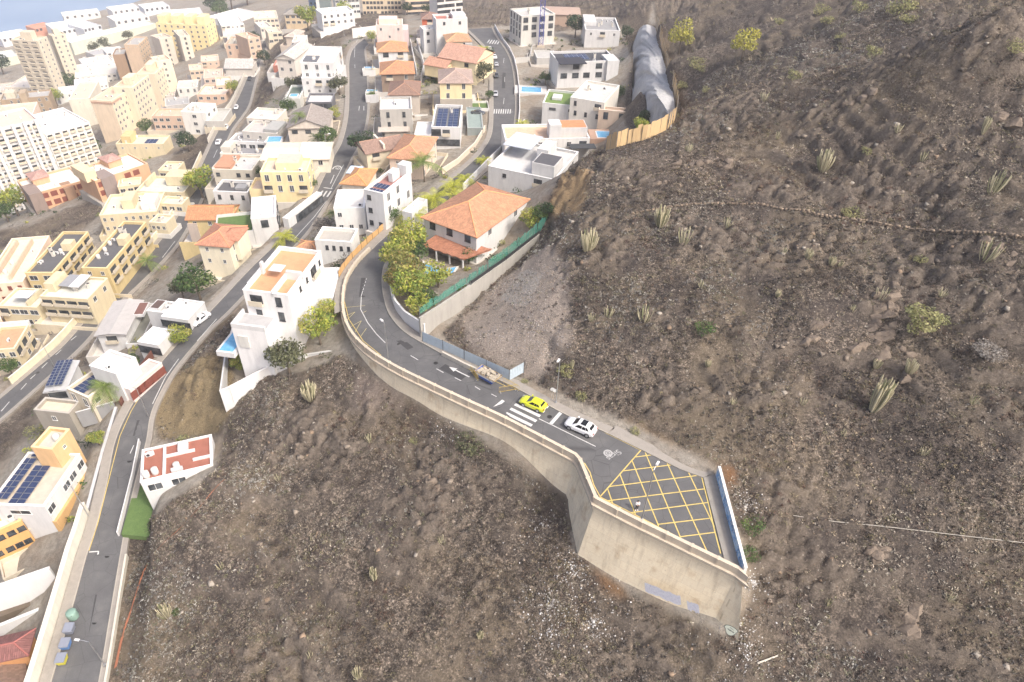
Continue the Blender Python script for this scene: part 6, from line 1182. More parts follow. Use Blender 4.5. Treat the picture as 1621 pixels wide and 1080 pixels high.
GP = [('silver hatchback near the zebra crossing on the far upper road', 'hatch', 'silver', SI, (785, 147), (784, 156), RU), ('dark car at the left kerb of the far upper road', 'hatch', 'dark', GR, (785, 118), (786, 126), RU), ('white car at the left kerb at the top of the upper road', 'hatch', 'white', WH, (777, 82), (772, 76), RU), ('white car parked just below the topmost one on the upper road', 'saloon', 'white', WH, (784, 95), (781, 89), RU), ('pale car parked under the palm at the upper road', 'hatch', 'silver', SI, (786, 107), (785, 101), RU),
      ('white car on the lower road above the long cream wall', 'hatch', 'white', WH, (360, 200), (357, 207), RL1), ('white car nearest to the cream wall bend on the lower road', 'saloon', 'white', WH, (348, 223), (344, 231), RL1), ('red car behind the green bushes of the lower road', 'hatch', 'red', RE, (321, 279), (317, 285), RL1), ('white car at the right bend of the lower road by the pergola shed', 'hatch', 'white', WH, (376, 169), (373, 175), RL1), ('dark car farther up the lower road', 'hatch', 'dark', GR, (397, 124), (394, 129), RL1), ('dark car behind the farther dark one on the lower road', 'hatch', 'dark', GR, (404, 113), (402, 118), RL1), ('white van like car near the top of the lower road', 'saloon', 'white', WH, (426, 55), (423, 60), RL1)]
for lab, kd, cn, cl_, r_, f_, rd in GP: put_car(lab, kd, cn, cl_, r_, f_, None, False, rd)
put_car('dark car under the glass carport beside the solar roof house', 'saloon', 'dark', GR, (748, 181), (766, 181), -11.6); put_car('white car behind the brown gate of the mauve carport', 'hatch', 'white', WH, (198, 622), (209, 606), -17.9)
# ---------------------------------------------------------------- skip with rubble, barriers, bins
p = (unp(760, 597, 0) + unp(785, 615, 0)) / 2; d = unp(785, 613, 0) - unp(762, 600, 0); a = math.atan2(d[1], d[0]); o = empty('rubble_skip', p + (0, .9, 0) * np.array([1, 1, 1]), a); tag(o, 'blue and white rubble skip full of stones beside the metal hoarding', 'skip')
M_skip = flatm((.05, .12, .42), .5, name='blue_skip_paint'); b_ = MB(); bo_ = [(-1.3, -.75, .12), (1.3, -.75, .12), (1.3, .75, .12), (-1.3, .75, .12)]; to_ = [(-1.9, -.9, 1.1), (1.9, -.9, 1.1), (1.9, .9, 1.1), (-1.9, .9, 1.1)]
for i in range(4): j = (i + 1) % 4; b_.face([bo_[i], bo_[j], to_[j], to_[i]])
b_.face(bo_[::-1]); b_.build('container', M_skip, o); b_ = MB()
for i in range(4): j = (i + 1) % 4; b_.tube([to_[i], to_[j]], .05, 5)
b_.build('rim', plaster((.45, .33, .16)), o); b_ = MB(); b_.face([(-1.5, -.855, .62), (1.6, -.86, .62), (1.75, -.905, 1.0), (-1.7, -.9, 1.0)]); b_.build('white_stripe', M_white, o)
b_ = MB(); r_ = random.Random(5)
for _ in range(90): x, y, s = r_.uniform(-1.6, 1.6), r_.uniform(-.75, .75), r_.uniform(.08, .24); zc = .95 + .3 * (1 - abs(x) / 1.9) * r_.random(); b_.hexa([(x + dx * s * r_.uniform(.6, 1.2), y + dy * s * r_.uniform(.6, 1.2), zc + dz * s) for dz in (-1, 1) for dx, dy in ((-1, -1), (1, -1), (1, 1), (-1, 1))])
b_.build('rubble', plaster((.42, .37, .29), .5), o)
def barrier(label, p0, p1):
    a, e = unp(*p0, 0), unp(*p1, 0); o = empty('crowd_barrier', a, math.atan2((e - a)[1], (e - a)[0])); tag(o, label, 'barrier'); L = np.linalg.norm(e - a); b_ = MB()
    for z in (.15, 1.05): b_.tube([(0, 0, z), (L, 0, z)], .03, 5)
    for x in np.linspace(0, L, 14): b_.tube([(x, 0, .15), (x, 0, 1.05)], .014, 4)
    b_.build('frame', plaster((.5, .36, .08)), o); b_ = MB()
    for x in (.2, L - .2): b_.tube([(x, -.3, .02), (x, 0, .2), (x, .3, .02)], .025, 5)
    b_.build('foot', M_metal, o)
barrier('yellow metal crowd barrier in front of the yellow hatchback', (790, 622), (818, 617)); barrier('yellow metal crowd barrier left of the rubble skip', (745, 588), (757, 604)); barrier('yellow metal barrier along the kerb behind the skip', (797, 606), (822, 620))
def bin_(label, px, py, ang, body, lid, kind):
    o = empty('waste_container', unp(px, py, -21.2 * K), ang); tag(o, label, 'waste bin', 'waste containers beside the middle road')
    b_ = MB(); q = lambda x, y: [(-x, -y), (x, -y), (x, y), (-x, y)]
    if kind == 'dome':
        b_.tube([(0, 0, .05), (0, 0, .3), (0, 0, 1.25), (0, 0, 1.45), (0, 0, 1.52)], [.66, .7, .72, .69, .62], 8); b_.build('body', body, o, True); c_ = MB()
        for k in range(4): t_ = k * 1.57 + .4; c_.tube([(math.cos(t_) * .5, math.sin(t_) * .5, 1.38), (math.cos(t_) * .62, math.sin(t_) * .62, 1.3)], .13, 8)
        c_.build('opening', M_dark, o); return
    b_.hexa([(x, y, .15) for x, y in q(.5, .42)] + [(x, y, 1.1) for x, y in q(.66, .55)]); b_.build('body', body, o)
    c_ = MB(); c_.hexa([(x, y, 1.1) for x, y in q(.7, .6)] + [(-.66, -.55, 1.2), (.66, -.55, 1.2), (.62, .5, 1.42), (-.62, .5, 1.42)]); c_.build('lid', lid, o)
    for x in (-.42, .42):
        for y in (-.35, .35): c_ = MB(); c_.tube([(x - .03, y, .09), (x + .03, y, .09)], .09, 8); c_.build('wheel', M_dark, o)
gy = flatm((.22, .24, .29), .6, name='grey_plastic'); an = 1.75
bin_('pale green domed glass container, top of the row', 118, 978, an, flatm((.22, .34, .28), .6, name='green_plastic'), None, 'dome'); bin_('grey wheeled waste container next to the green one', 113, 1000, an, gy, gy, 'b')
bin_('grey wheeled waste container with a blue front', 107, 1024, an, flatm((.12, .24, .5), .6, name='blue_plastic'), gy, 'b'); bin_('grey wheeled waste container with a yellow front, lowest of the row', 101, 1048, an, flatm((.6, .55, .06), .6, name='yellow_plastic'), gy, 'b')
# pergola, pool and terrace of the villa
p = unp(693, 425, -5.6 * K); o = empty('tiled_pergola', p); tag(o, 'wavy terracotta roofed pergola on white columns in front of the villa', 'pergola')
cr = [unp(x, y, -3.1 * K) - p for x, y in ((667, 386), (690, 374), (735, 384), (779, 394), (770, 402), (733, 410), (700, 403))]; b_ = MB(); nA = 10
la = [unp(667 + (735 - 667) * t / nA, 387 + (410 - 387) * t / nA + (1.5 if t % 2 else 0), -3.2 * K) - p for t in range(nA + 1)]; lb = [unp(690 + (780 - 690) * t / nA, 372 + (394 - 372) * t / nA + (1 if t % 2 else 0), -2.5 * K) - p for t in range(nA + 1)]
for i in range(nA): b_.face([la[i], la[i + 1], lb[i + 1], lb[i]], 0, [(i, 0), (i + 1, 0), (i + 1, 5), (i, 5)]); b_.face([la[i] - (0, 0, .2), la[i + 1] - (0, 0, .2), la[i + 1], la[i]], 0, [(0, 0)] * 4); b_.face([lb[i] - (0, 0, .25), lb[i + 1] - (0, 0, .25), la[i + 1] - (0, 0, .2), la[i] - (0, 0, .2)], 0, [(0, 0)] * 4)
b_.build('roof', tile_mat((.50, .19, .09)), o)
for i in (0, 3, 6, 9): b_ = MB(); q = la[i] * .9 + lb[i] * .1; b_.tube([(q[0], q[1], -.2), (q[0], q[1], .1), (q[0], q[1], q[2] - .2)], [.3, .2, .18], 8); b_.build('column', M_white, o)
b_ = MB(); pv = [unp(x, y, -5.2 * K) for x, y in ((672, 416), (698, 428), (722, 424), (708, 448), (690, 462), (683, 445), (672, 432))]; c0 = sum(pv) / len(pv)
o = empty('swimming_pool', c0); tag(o, 'free form blue swimming pool in the villa garden', 'pool'); b_.prism([((p_ - c0)[0] * 1.15, (p_ - c0)[1] * 1.15) for p_ in pv], -.5, .16); b_.build('pool_edge', plaster((.66, .62, .56)), o); b_ = MB(); b_.prism([((p_ - c0)[0], (p_ - c0)[1]) for p_ in pv], -.4, .19); b_.build('water', pool_mat(), o)
for lab, px, py, z, w_, d_, a_ in (('rectangular pale blue pool on the terracotta deck below the rock cutting', 965, 213, -10.6, 7.5, 4.5, .05), ('dark blue rectangular pool beside the far upper road', 841, 142, -13.2, 7, 5, 0)):
    p = unp(px, py, z * K); o = empty('swimming_pool', p, a_); tag(o, lab, 'pool'); b_ = MB(); b_.box(-w_ / 2 - 2.4, -d_ / 2 - 1.2, -4, w_ / 2 + 2, d_ / 2 + 1.8, -.06); b_.build('deck', plaster((.50, .33, .24) if 'terra' in lab else (.6, .58, .55)), o); b_ = MB(); b_.box(-w_ / 2 - .35, -d_ / 2 - .35, -.06, w_ / 2 + .35, d_ / 2 + .35, .02); b_.build('pool_edge', M_white, o); b_ = MB(); b_.box(-w_ / 2, -d_ / 2, .02, w_ / 2, d_ / 2, .05); b_.build('water', pool_mat(), o)
# pipe on the slope, orange net strip
for lab, nm, pts, r_, mt in (('thin pale pipe lying across the slope right of the turning area', 'pipe', [(1255, 818), (1320, 828), (1400, 836), (1500, 848), (1560, 855), (1621, 862)], .05, plaster((.45, .42, .36))), ('short pale board lying on the slope below the turning area', 'board', [(1198, 1052), (1230, 1040)], .09, plaster((.6, .56, .48)))):
    P = [hit(*p_) + (0, 0, .3) for p_ in pts]; b_ = MB(); b_.tube(P, r_, 5); o = b_.build(nm, mt); tag(o, lab, nm)
P = []
for p_ in ((356, 762), (340, 778), (322, 800), (302, 822), (280, 845), (255, 868), (235, 895), (222, 925), (208, 970), (195, 1010), (184, 1060)): P.append(hit(*p_) + (0, 0, .35))
P = catmull(P, 4); b_ = MB(); r_ = random.Random(2)
for i in range(len(P) - 1):
    w_ = r_.uniform(.05, .16); b_.face([P[i] - (w_, .1, 0), P[i + 1] - (w_, .1, 0), P[i + 1] + (w_, .2, .1), P[i] + (w_, .2, .1)])
tag(b_.build('safety_netting', plaster((.33, .13, .07), .5)), 'torn orange safety netting strip along the top of the slope above the middle road', 'netting')
# ---------------------------------------------------------------- person with a controller
def skin(name, verts, edges, mat, parent, sub=2):
    me = bpy.data.meshes.new(name); me.from_pydata([v[:3] for v in verts], edges, []); me.materials.append(mat); o = bpy.data.objects.new(name, me); link(o); o.parent = parent
    sk = o.modifiers.new('skin', 'SKIN'); sv = me.skin_vertices[0] if me.skin_vertices else None
    if sv is None:
        bpy.context.view_layer.objects.active = o; bm = bmesh.new(); bm.from_mesh(me); bm.verts.layers.skin.verify(); bm.to_mesh(me); bm.free(); sv = me.skin_vertices[0]
    for i, v in enumerate(verts): sv.data[i].radius = (v[3], v[4] if len(v) > 4 else v[3])
    sv.data[0].use_root = True; ss = o.modifiers.new('sub', 'SUBSURF'); ss.levels = ss.render_levels = sub; me.polygons.foreach_set('use_smooth', [True] * len(me.polygons)); sk.use_smooth_shade = True; return o
fp = unp(1007.5, 807, 0); o = empty('person', fp, math.radians(185)); tag(o, 'person in white top and black trousers holding a controller on the yellow hatching', 'person')
M_skin = flatm((.50, .31, .22), .6, name='skin'); M_hair = flatm((.02, .015, .012), .6, name='dark_hair'); M_shirt = flatm((.8, .8, .8), .8, name='white_cloth'); M_trs = flatm((.02, .02, .024), .8, name='black_cloth')
V = [(0, 0, .95, .12, .09), (0, 0, 1.15, .13, .09), (0, 0, 1.36, .15, .10), (0, .01, 1.47, .06), (0, .02, 1.53, .05), (0, .03, 1.60, .085, .095), (0, .035, 1.70, .075, .085), (0, .03, 1.75, .04)]; E_ = [(0, 1), (1, 2), (2, 3), (3, 4), (4, 5), (5, 6), (6, 7)]
for s in (-1, 1):
    b0 = len(V); V += [(s * .19, 0, 1.40, .055), (s * .24, .02, 1.14, .043), (s * .11, .26, 1.16, .03), (s * .085, .31, 1.17, .026)]; E_ += [(2, b0), (b0, b0 + 1), (b0 + 1, b0 + 2), (b0 + 2, b0 + 3)]
    for k, (dx, dz, ln) in enumerate(((.03, .02, .065), (.018, .03, .075), (.003, .03, .08), (-.012, .025, .072), (-.025, .0, .055))):
        f0 = len(V); V += [(s * (.085 + dx * .7), .335, 1.17 + dz * .5, .009), (s * (.075 + dx * .5), .335 + ln * .6, 1.17 + dz, .008), (s * (.055 + dx * .4), .335 + ln, 1.165 + dz * .6, .007)]; E_ += [(b0 + 3, f0), (f0, f0 + 1), (f0 + 1, f0 + 2)]
    b0 = len(V); V += [(s * .09, 0, .88, .085), (s * .11, .01, .5, .06), (s * .12, -.01, .10, .042), (s * .13, .1, .04, .04), (s * .13, .17, .035, .03)]; E_ += [(0, b0), (b0, b0 + 1), (b0 + 1, b0 + 2), (b0 + 2, b0 + 3), (b0 + 3, b0 + 4)]
body = skin('body', V, E_, M_skin, o)
T = [(0, 0, .92, .145, .11), (0, 0, 1.15, .15, .11), (0, 0, 1.36, .17, .12), (0, .01, 1.45, .075)]; TE = [(0, 1), (1, 2), (2, 3)]
for s in (-1, 1): b0 = len(T); T += [(s * .2, 0, 1.40, .075), (s * .245, .02, 1.14, .06), (s * .15, .2, 1.155, .045)]; TE += [(2, b0), (b0, b0 + 1), (b0 + 1, b0 + 2)]
skin('white_top', T, TE, M_shirt, o)
T = [(0, 0, .94, .14, .11)]; TE = []
for s in (-1, 1): b0 = len(T); T += [(s * .09, 0, .86, .105), (s * .11, .01, .5, .08), (s * .12, -.01, .12, .06)]; TE += [(0, b0), (b0, b0 + 1), (b0 + 1, b0 + 2)]
skin('trousers', T, TE, M_trs, o)
skin('hair', [(0, .0, 1.66, .09), (0, .005, 1.72, .095), (0, .01, 1.77, .06), (0, -.05, 1.6, .05)], [(0, 1), (1, 2), (0, 3)], M_hair, o)
for s in (-1, 1): b_ = MB(); b_.hexa([(s * .13 + x, y, z) for z in (0.005, .08) for x, y in ((-.05, -.09), (.05, -.09), (.045, .2), (-.045, .2))]); b_.build('shoe', M_shirt, o)
b_ = MB(); b_.tube([(-.03, .118, 1.66), (-.03, .125, 1.66)], .012, 6); b_.tube([(.03, .118, 1.66), (.03, .125, 1.66)], .012, 6); b_.build('eyes', M_dark, o)
b_ = MB(); b_.hexa([(-.015, .115, 1.61), (.015, .115, 1.61), (.012, .142, 1.61), (-.012, .142, 1.61), (-.006, .11, 1.66), (.006, .11, 1.66), (.005, .122, 1.66), (-.005, .122, 1.66)]); b_.build('nose', M_skin, o)
b_ = MB(); b_.box(-.09, .34, 1.165, .09, .45, 1.2); cto = b_.build('controller', M_dark); cto.location = o.location; cto.rotation_euler = o.rotation_euler; tag(cto, 'small dark controller held by the person in the white top', 'controller')
# ---------------------------------------------------------------- vegetation
M_leaf = tint_mat('leaves', .75, .35, 1.5, .32); M_bark = plaster((.20, .16, .12), .4, name='bark'); M_twig = tint_mat('dry_scrub', .95, .4, 2.0); M_cact = tint_mat('cactus_skin', .8, .35, 3.0)
def rnd_dirs(g, n):
    v = g.normal(size=(n, 3)); return v / np.linalg.norm(v, axis=1)[:, None]
def leaf_cards(g, lobes, n, size, cols, up=.3):
    """lobes: (cx,cy,cz,rx,ry,rz); leaf sized quads through the outer part of every lobe"""
    lobes = np.array(lobes, float); vol = lobes[:, 3] * lobes[:, 4] + lobes[:, 5]; pick = g.choice(len(lobes), n, p=vol / vol.sum()); L = lobes[pick]
    d = rnd_dirs(g, n); r = g.uniform(.45, 1.05, n) ** .6; P = L[:, :3] + d * r[:, None] * L[:, 3:]
    nrm = d + g.normal(size=(n, 3)) * .7 + np.array([0, 0, up]); nrm /= np.linalg.norm(nrm, axis=1)[:, None]
    t = np.cross(nrm, rnd_dirs(g, n)); t /= np.linalg.norm(t, axis=1)[:, None] + 1e-6; b = np.cross(nrm, t)
    s = size * g.uniform(.6, 1.3, n)[:, None]; w = s * .5
    V = np.stack([P - t * s, P + b * w, P + t * s, P - b * w], 1).reshape(-1, 3); F = np.arange(n * 4).reshape(n, 4)
    cols = np.array(cols); lc = g.integers(0, len(cols), len(lobes))
    ci = np.where(g.random(n) < .6, lc[pick], g.integers(0, len(cols), n)); c = cols[ci] * g.uniform(.75, 1.3, n)[:, None]
    return V, F, np.repeat(np.c_[c, np.ones(n)], 4, 0)
_tm = {}
GREENS = {'green': [(.09, .15, .045), (.13, .19, .055), (.06, .11, .035)], 'lime': [(.40, .43, .07), (.30, .36, .07), (.20, .27, .06), (.46, .42, .12)], 'olive': [(.12, .13, .07), (.16, .17, .09), (.09, .10, .055)], 'dark': [(.035, .065, .03), (.05, .085, .035), (.06, .10, .04)],
          'yellow': [(.52, .48, .09), (.44, .42, .10), (.34, .34, .10)], 'hill': [(.33, .33, .14), (.25, .26, .12), (.38, .36, .17)], 'grey': [(.26, .24, .21), (.33, .31, .28), (.2, .18, .16)], 'rust': [(.36, .27, .10), (.26, .26, .08), (.16, .20, .06)]}
def crown_mesh(kind, var, nl=700):
    k = (kind, var, nl)
    if k in _tm: return _tm[k]
    g = np.random.default_rng(hash(kind) % 1000 * 0 + sum(map(ord, kind)) * 13 + var); m_ = 7
    lobes = [(0, 0, .62, .34, .34, .30)] + [(math.cos(a) * .27, math.sin(a) * .27, .5 + g.uniform(-.1, .26), g.uniform(.14, .24), g.uniform(.14, .24), g.uniform(.12, .22)) for a in np.arange(m_) * 6.283 / m_ + g.uniform(0, 1)]
    if kind == 'bush': pass
    V, F, c = leaf_cards(g, lobes, int(nl * 1.7), .040, GREENS[kind]); me = fast_mesh('crown', V, F, M_leaf, {'tint': ('FLOAT_COLOR', c)}); _tm[k] = me; return me
def trunk_mesh(var):
    k = ('trunk', var)
    if k in _tm: return _tm[k]
    g = random.Random(var); b = MB(); b.tube([(0, 0, -.08), (.01, .01, .2), (.02, -.01, .45)], [.035, .026, .018], 7)
    for i in range(5): a = i * 1.26 + g.random(); b.tube([(.01, 0, .28 + .03 * i), (math.cos(a) * .12, math.sin(a) * .12, .45 + .02 * i), (math.cos(a) * .24, math.sin(a) * .24, .62)], [.016, .01, .005], 5)
    me = b.mesh('trunk', M_bark, True); _tm[k] = me; return me
def tree(label, px, py, wpx, kind='green', hw=1.0, cat='tree', name='tree', group=None, nl=700, z=None):
    """px,py: foot in the survey; wpx: crown width in survey pixels"""
    p = hit(px, py) if z is None else unp(px, py, z * K); zc = proj(p)[2]; W_ = (1.12 if cat == 'tree' else 1) * wpx * zc / FOC; o = empty(name, p, rnd.uniform(0, 6)); tag(o, label, cat, group); s = W_ / .95
    var = rnd.randrange(3)
    if cat != 'shrub': inst('trunk', trunk_mesh(var), o)
    c = inst('crown', crown_mesh(kind, var, nl), o)
    if cat == 'shrub': c.location.z = -.32
    o.scale = (s, s, s * hw); return o
def palm_mesh(var, col):
    k = ('palm', var, col)
    if k in _tm: return _tm[k]
    g = np.random.default_rng(var); V = []; F = []; C = []
    cols = {'g': (.20, .27, .07), 'y': (.48, .50, .06), 'd': (.10, .14, .07)}[col]
    for i in range(22):
        a = i * 2.4 + g.uniform(-.2, .2); el = g.uniform(.15, 1.15); L = g.uniform(.42, .55); n_ = 9; P = []
        for j in range(n_ + 1):
            t = j / n_; r = L * (t * math.cos(el) + .12 * t * t); z = L * (t * math.sin(el) - .75 * t * t * (1.2 - el * .5)); P.append(np.array([math.cos(a) * r, math.sin(a) * r, z]))
        sd_ = np.array([-math.sin(a), math.cos(a), 0])
        for j in range(n_):
            w = .085 * math.sin(math.pi * (j + .8) / (n_ + 1.2)) + .006
            for sg in (-1, 1):
                for q in range(2):
                    u = (j + q * .5) / n_; c0 = P[j] + (P[j + 1] - P[j]) * q * .5; c1 = P[j] + (P[j + 1] - P[j]) * (q * .5 + .28); tip = c1 + sd_ * sg * w + (P[j + 1] - P[j]) * .6 + np.array([0, 0, -w * .45]); b0 = len(V); V += [c0, c1, tip, tip - (P[j + 1] - P[j]) * .12]; F.append((b0, b0 + 1, b0 + 2, b0 + 3)); cc_ = np.array(cols) * g.uniform(.7, 1.35); C += [(*cc_, 1)] * 4
    me = fast_mesh('fronds', V, F, M_leaf, {'tint': ('FLOAT_COLOR', C)}); _tm[k] = me; return me
def palm(label, px, py, h, wpx, col='g', z=None):
    p = hit(px, py) if z is None else unp(px, py, z * K); zc = proj(p)[2]; W_ = 1.35 * wpx * zc / FOC; o = empty('palm_tree', p, rnd.uniform(0, 6)); tag(o, label, 'palm')
    b = MB(); b.tube([(0, 0, -.4), (.05, 0, h * .3), (.1, .05, h * .7), (.1, .05, h)], [.24, .17, .15, .17], 8); b.build('trunk', M_bark, o, True)
    c = inst('crown', palm_mesh(rnd.randrange(2), col), o, (.1, .05, h)); c.scale = (W_ / .95,) * 3; return o
for a in (('lime garden tree between the rust tinged tree and the pool', 668, 468, 40, 'lime'), ('low green garden tree in front of the tall concrete wall', 676, 488, 34, 'green'), ('yellow green garden tree at the villa gate under the yellow palm', 640, 408, 44, 'lime'),
          ('dense yellow green garden tree at the inner kerb of the bend', 632, 432, 56, 'lime'), ('yellow green garden tree next to the fence above the villa drive', 650, 402, 56, 'lime'), ('leafy rust tinged garden tree in the middle of the villa garden', 645, 452, 58, 'rust'), ('bright lime garden tree over the curved white garden wall', 650, 480, 54, 'lime'),
          ('lime garden tree at the corner of the tall concrete wall', 664, 505, 40, 'lime'), ('green garden tree between pool and green netting', 694, 455, 44, 'lime'), ('dark green garden shrub tree beside the pergola', 662, 415, 34, 'green'), ('rust tinged garden tree left of the free form pool', 628, 458, 40, 'rust'), ('small green garden tree right of the pergola', 742, 418, 28, 'green'),
          ('big dark olive tree in front of the tall white house', 458, 592, 62, 'olive'), ('tall yellow green tree between the tall white house and the bend', 508, 545, 56, 'lime'), ('small lime tree inside the white walled yard of the tall white house', 380, 585, 26, 'lime'), ('green tree behind the tall yellow green one at the bend', 520, 505, 34, 'lime'),
          ('dark round tree between the orange fence and the maroon terrace house', 616, 358, 36, 'green'), ('round dark green tree on a lawn beside the middle road', 573, 250, 40, 'dark'), ('dark green trees beside the fan roofed cream house', 520, 235, 34, 'green'), ('small green tree at the low white house with vents', 427, 228, 22, 'green'), ('yellow green tree spilling over the lower road', 322, 315, 48, 'lime'),
          ('dark green broad hedge tree above the white carport roof', 318, 475, 56, 'green'), ('second broad hedge tree left of the dark hedge tree', 292, 474, 36, 'olive'), ('yellow green tree at the corner of the white carport roofs', 291, 545, 34, 'lime'), ('light green bush tree in the court by the grey block wall', 158, 705, 26, 'lime'), ('small green bush tree beside the brown gate wall', 214, 580, 22, 'green'),
          ('grey green shrub tree below the white wing on the middle road', 516, 375, 32, 'grey'), ('green garden tree beside the white roof deck', 518, 408, 26, 'lime'), ('olive tree row beside the black canopy, left one', 468, 152, 28, 'olive'), ('olive tree row beside the black canopy, right one', 538, 150, 30, 'olive'), ('green tree left of the broad beige roof', 458, 182, 26, 'green'), ('small lime tree right of the broad beige roof', 530, 190, 20, 'lime'),
          ('grey olive tree beside the yellow house with pink roof', 766, 132, 30, 'olive'), ('dark green shrub tree by the far upper road', 772, 95, 18, 'dark'), ('potted tall green tree in the white courtyard under the rock cutting', 978, 158, 20, 'green'), ('dark spreading tree between crane site and white cube house', 910, 60, 32, 'dark'), ('dark round tree right of the white cube house', 991, 64, 20, 'dark'), ('green bushy tree beside the dark blue pool', 863, 134, 20, 'green'),
          ('bright green trees at the foot of the rock cutting', 1013, 215, 26, 'lime'), ('second bright green tree at the foot of the rock cutting', 1020, 195, 20, 'green'), ('yellow green bamboo clump behind the villa, left', 838, 362, 34, 'lime'), ('yellow green bamboo clump behind the villa, right', 855, 352, 30, 'green'), ('dark conifer like hedge at the upper end of the green netting', 868, 345, 24, 'dark'),
          ('green tree by the end of the lower road behind peach houses', 405, 72, 20, 'dark'), ('dark trees beside the upper lower road right verge', 420, 104, 22, 'dark'), ('yellow green trees under the ochre hipped building', 488, 48, 34, 'lime'), ('light green tree at the foot of the ridge', 547, 34, 26, 'lime'), ('small yellow tree right of the peach bungalow', 370, 150, 20, 'lime'), ('green tree between the stepped beige blocks and grey roofs', 236, 215, 26, 'green'),
          ('pale green bushes at the foot of the stepped beige blocks', 205, 120, 20, 'lime'), ('green tree between cream tower and brown block', 92, 168, 24, 'lime'), ('bushy tree strip right of the cream tower', 118, 146, 28, 'green'), ('dark tree at the left picture edge below the port', 6, 118, 30, 'dark'), ('green trees in front of the very tall white tower', 30, 342, 44, 'lime'), ('dark green tree by the dark brick end of the orange house', 14, 352, 34, 'green'),
          ('olive tree in front of the curved white block', 128, 238, 30, 'olive'), ('green tree right of the curved white block', 150, 252, 30, 'green'), ('yellow green tree below the blank peach gable', 182, 218, 26, 'lime'), ('dark palm like tree on the rubble plot by the lower road', 300, 240, 30, 'dark'), ('green tree in front of the cream terraced houses', 284, 298, 22, 'green'), ('green bush row at the left end of the lower road', 20, 592, 30, 'green'),
          ('dark tree mass beyond the yellow tower, left crown', 345, 26, 34, 'dark'), ('dark tree mass beyond the yellow tower, middle crown', 368, 16, 36, 'dark'), ('dark tree mass beyond the yellow tower, right crown', 392, 8, 34, 'dark'), ('paler green crown in front of the dark tree mass', 352, 30, 26, 'green'), ('roadside tree on the port road by the green warehouse', 205, 66, 16, 'olive'), ('second roadside tree on the port road by the green warehouse', 168, 80, 18, 'olive'), ('third roadside tree on the port road by the green warehouse', 152, 86, 18, 'olive'),
          ('green shrub tree behind the pink house', 588, 66, 16, 'lime'), ('small dark tree in front of the ridge apartments', 645, 24, 18, 'dark'), ('second small dark tree in front of the ridge apartments', 675, 24, 16, 'dark'), ('green garden hedge tree left of the pink roofed yellow house', 682, 128, 14, 'lime'), ('hedge tree along the upper road opposite the silver car', 775, 158, 14, 'green'),
          ('bushy green tree beside the cream house with two hipped roofs', 330, 435, 24, 'green'), ('low tree right of the ochre house', 372, 345, 22, 'green'), ('green tree behind the white modern villa', 380, 330, 20, 'olive'), ('tree beside the yellow house terrace', 495, 300, 18, 'green'), ('green tree left of the yellow house', 408, 280, 18, 'green')): tree(*a)
for a in (('yellow flowering tree on the hill right of the ochre fence', 1074, 86, 40, 'yellow', 1.3), ('thin yellow tree on the hill, farther right of the ochre fence', 1174, 94, 44, 'yellow', 1.0), ('green crowned tree beside the rock outcrop on the hill', 1450, 532, 62, 'hill', .8), ('white dead twiggy tree on the hill near the right edge', 1558, 570, 50, 'grey', .5)): tree(a[0], a[1], a[2], a[3], a[4], a[5], nl=500)
SH = [(1102, 105, 22), (1110, 112, 14), (1118, 145, 12), (1300, 22, 22), (1232, 38, 14), (1360, 18, 22), (1425, 20, 36), (1435, 35, 20), (1308, 38, 18), (1328, 62, 14), (1382, 88, 22), (1610, 82, 28), (1258, 125, 20), (1115, 525, 26), (1080, 140, 16), (1190, 835, 30), (1185, 880, 26), (895, 590, 22), (1005, 685, 14), (745, 712, 40), (60, 690, 26), (1370, 245, 14), (1455, 415, 18), (1345, 345, 26), (920, 630, 16), (830, 605, 10), (280, 970, 12), (655, 700, 12)]
SN = ['on the hill beside the two yellow trees', 'just below the bigger shrub by the yellow trees', 'low on the hill under the ochre fence bend', 'near the top edge of the hill, pale dome', 'small, left near the top of the hill', 'near the top of the hill between two paler domes', 'broad, at the top edge of the hill', 'just below the broad one at the top edge', 'below the pale dome near the hill top', 'small, under the pale dome group near the hill top', 'mid height under the broad top edge shrub', 'at the right picture edge high on the hill', 'halfway between yellow tree and right edge', 'green, alone in the middle of the hill', 'beside the ochre fence corner', 'green, outside the blue graffiti wall', 'green, lower one outside the blue graffiti wall', 'at the pole of the hill side lamp', 'on the verge by the hatched turning area', 'big olive, against the foot of the retaining wall', 'in the verge of the lower road by the solar wing', 'yellowish, high on the right of the hill', 'yellowish, under the dry stone wall', 'beside the dry stone wall bend', 'behind the white sport utility car', 'tiny, at the end of the metal hoarding', 'green tuft, low on the slope above the middle road', 'yellow green, on the slope under the tall white house']
for (x, y, w), s in zip(SH, SN): tree('round yellow green shrub ' + s if 'green' not in s and 'olive' not in s and 'yellow' not in s else 'round shrub, ' + s, x, y, w * 1.45, 'olive' if 'olive' in s else 'green' if s.startswith('green') else 'hill', .75, 'shrub', 'shrub', 'yellow green shrubs on the slopes', 300)
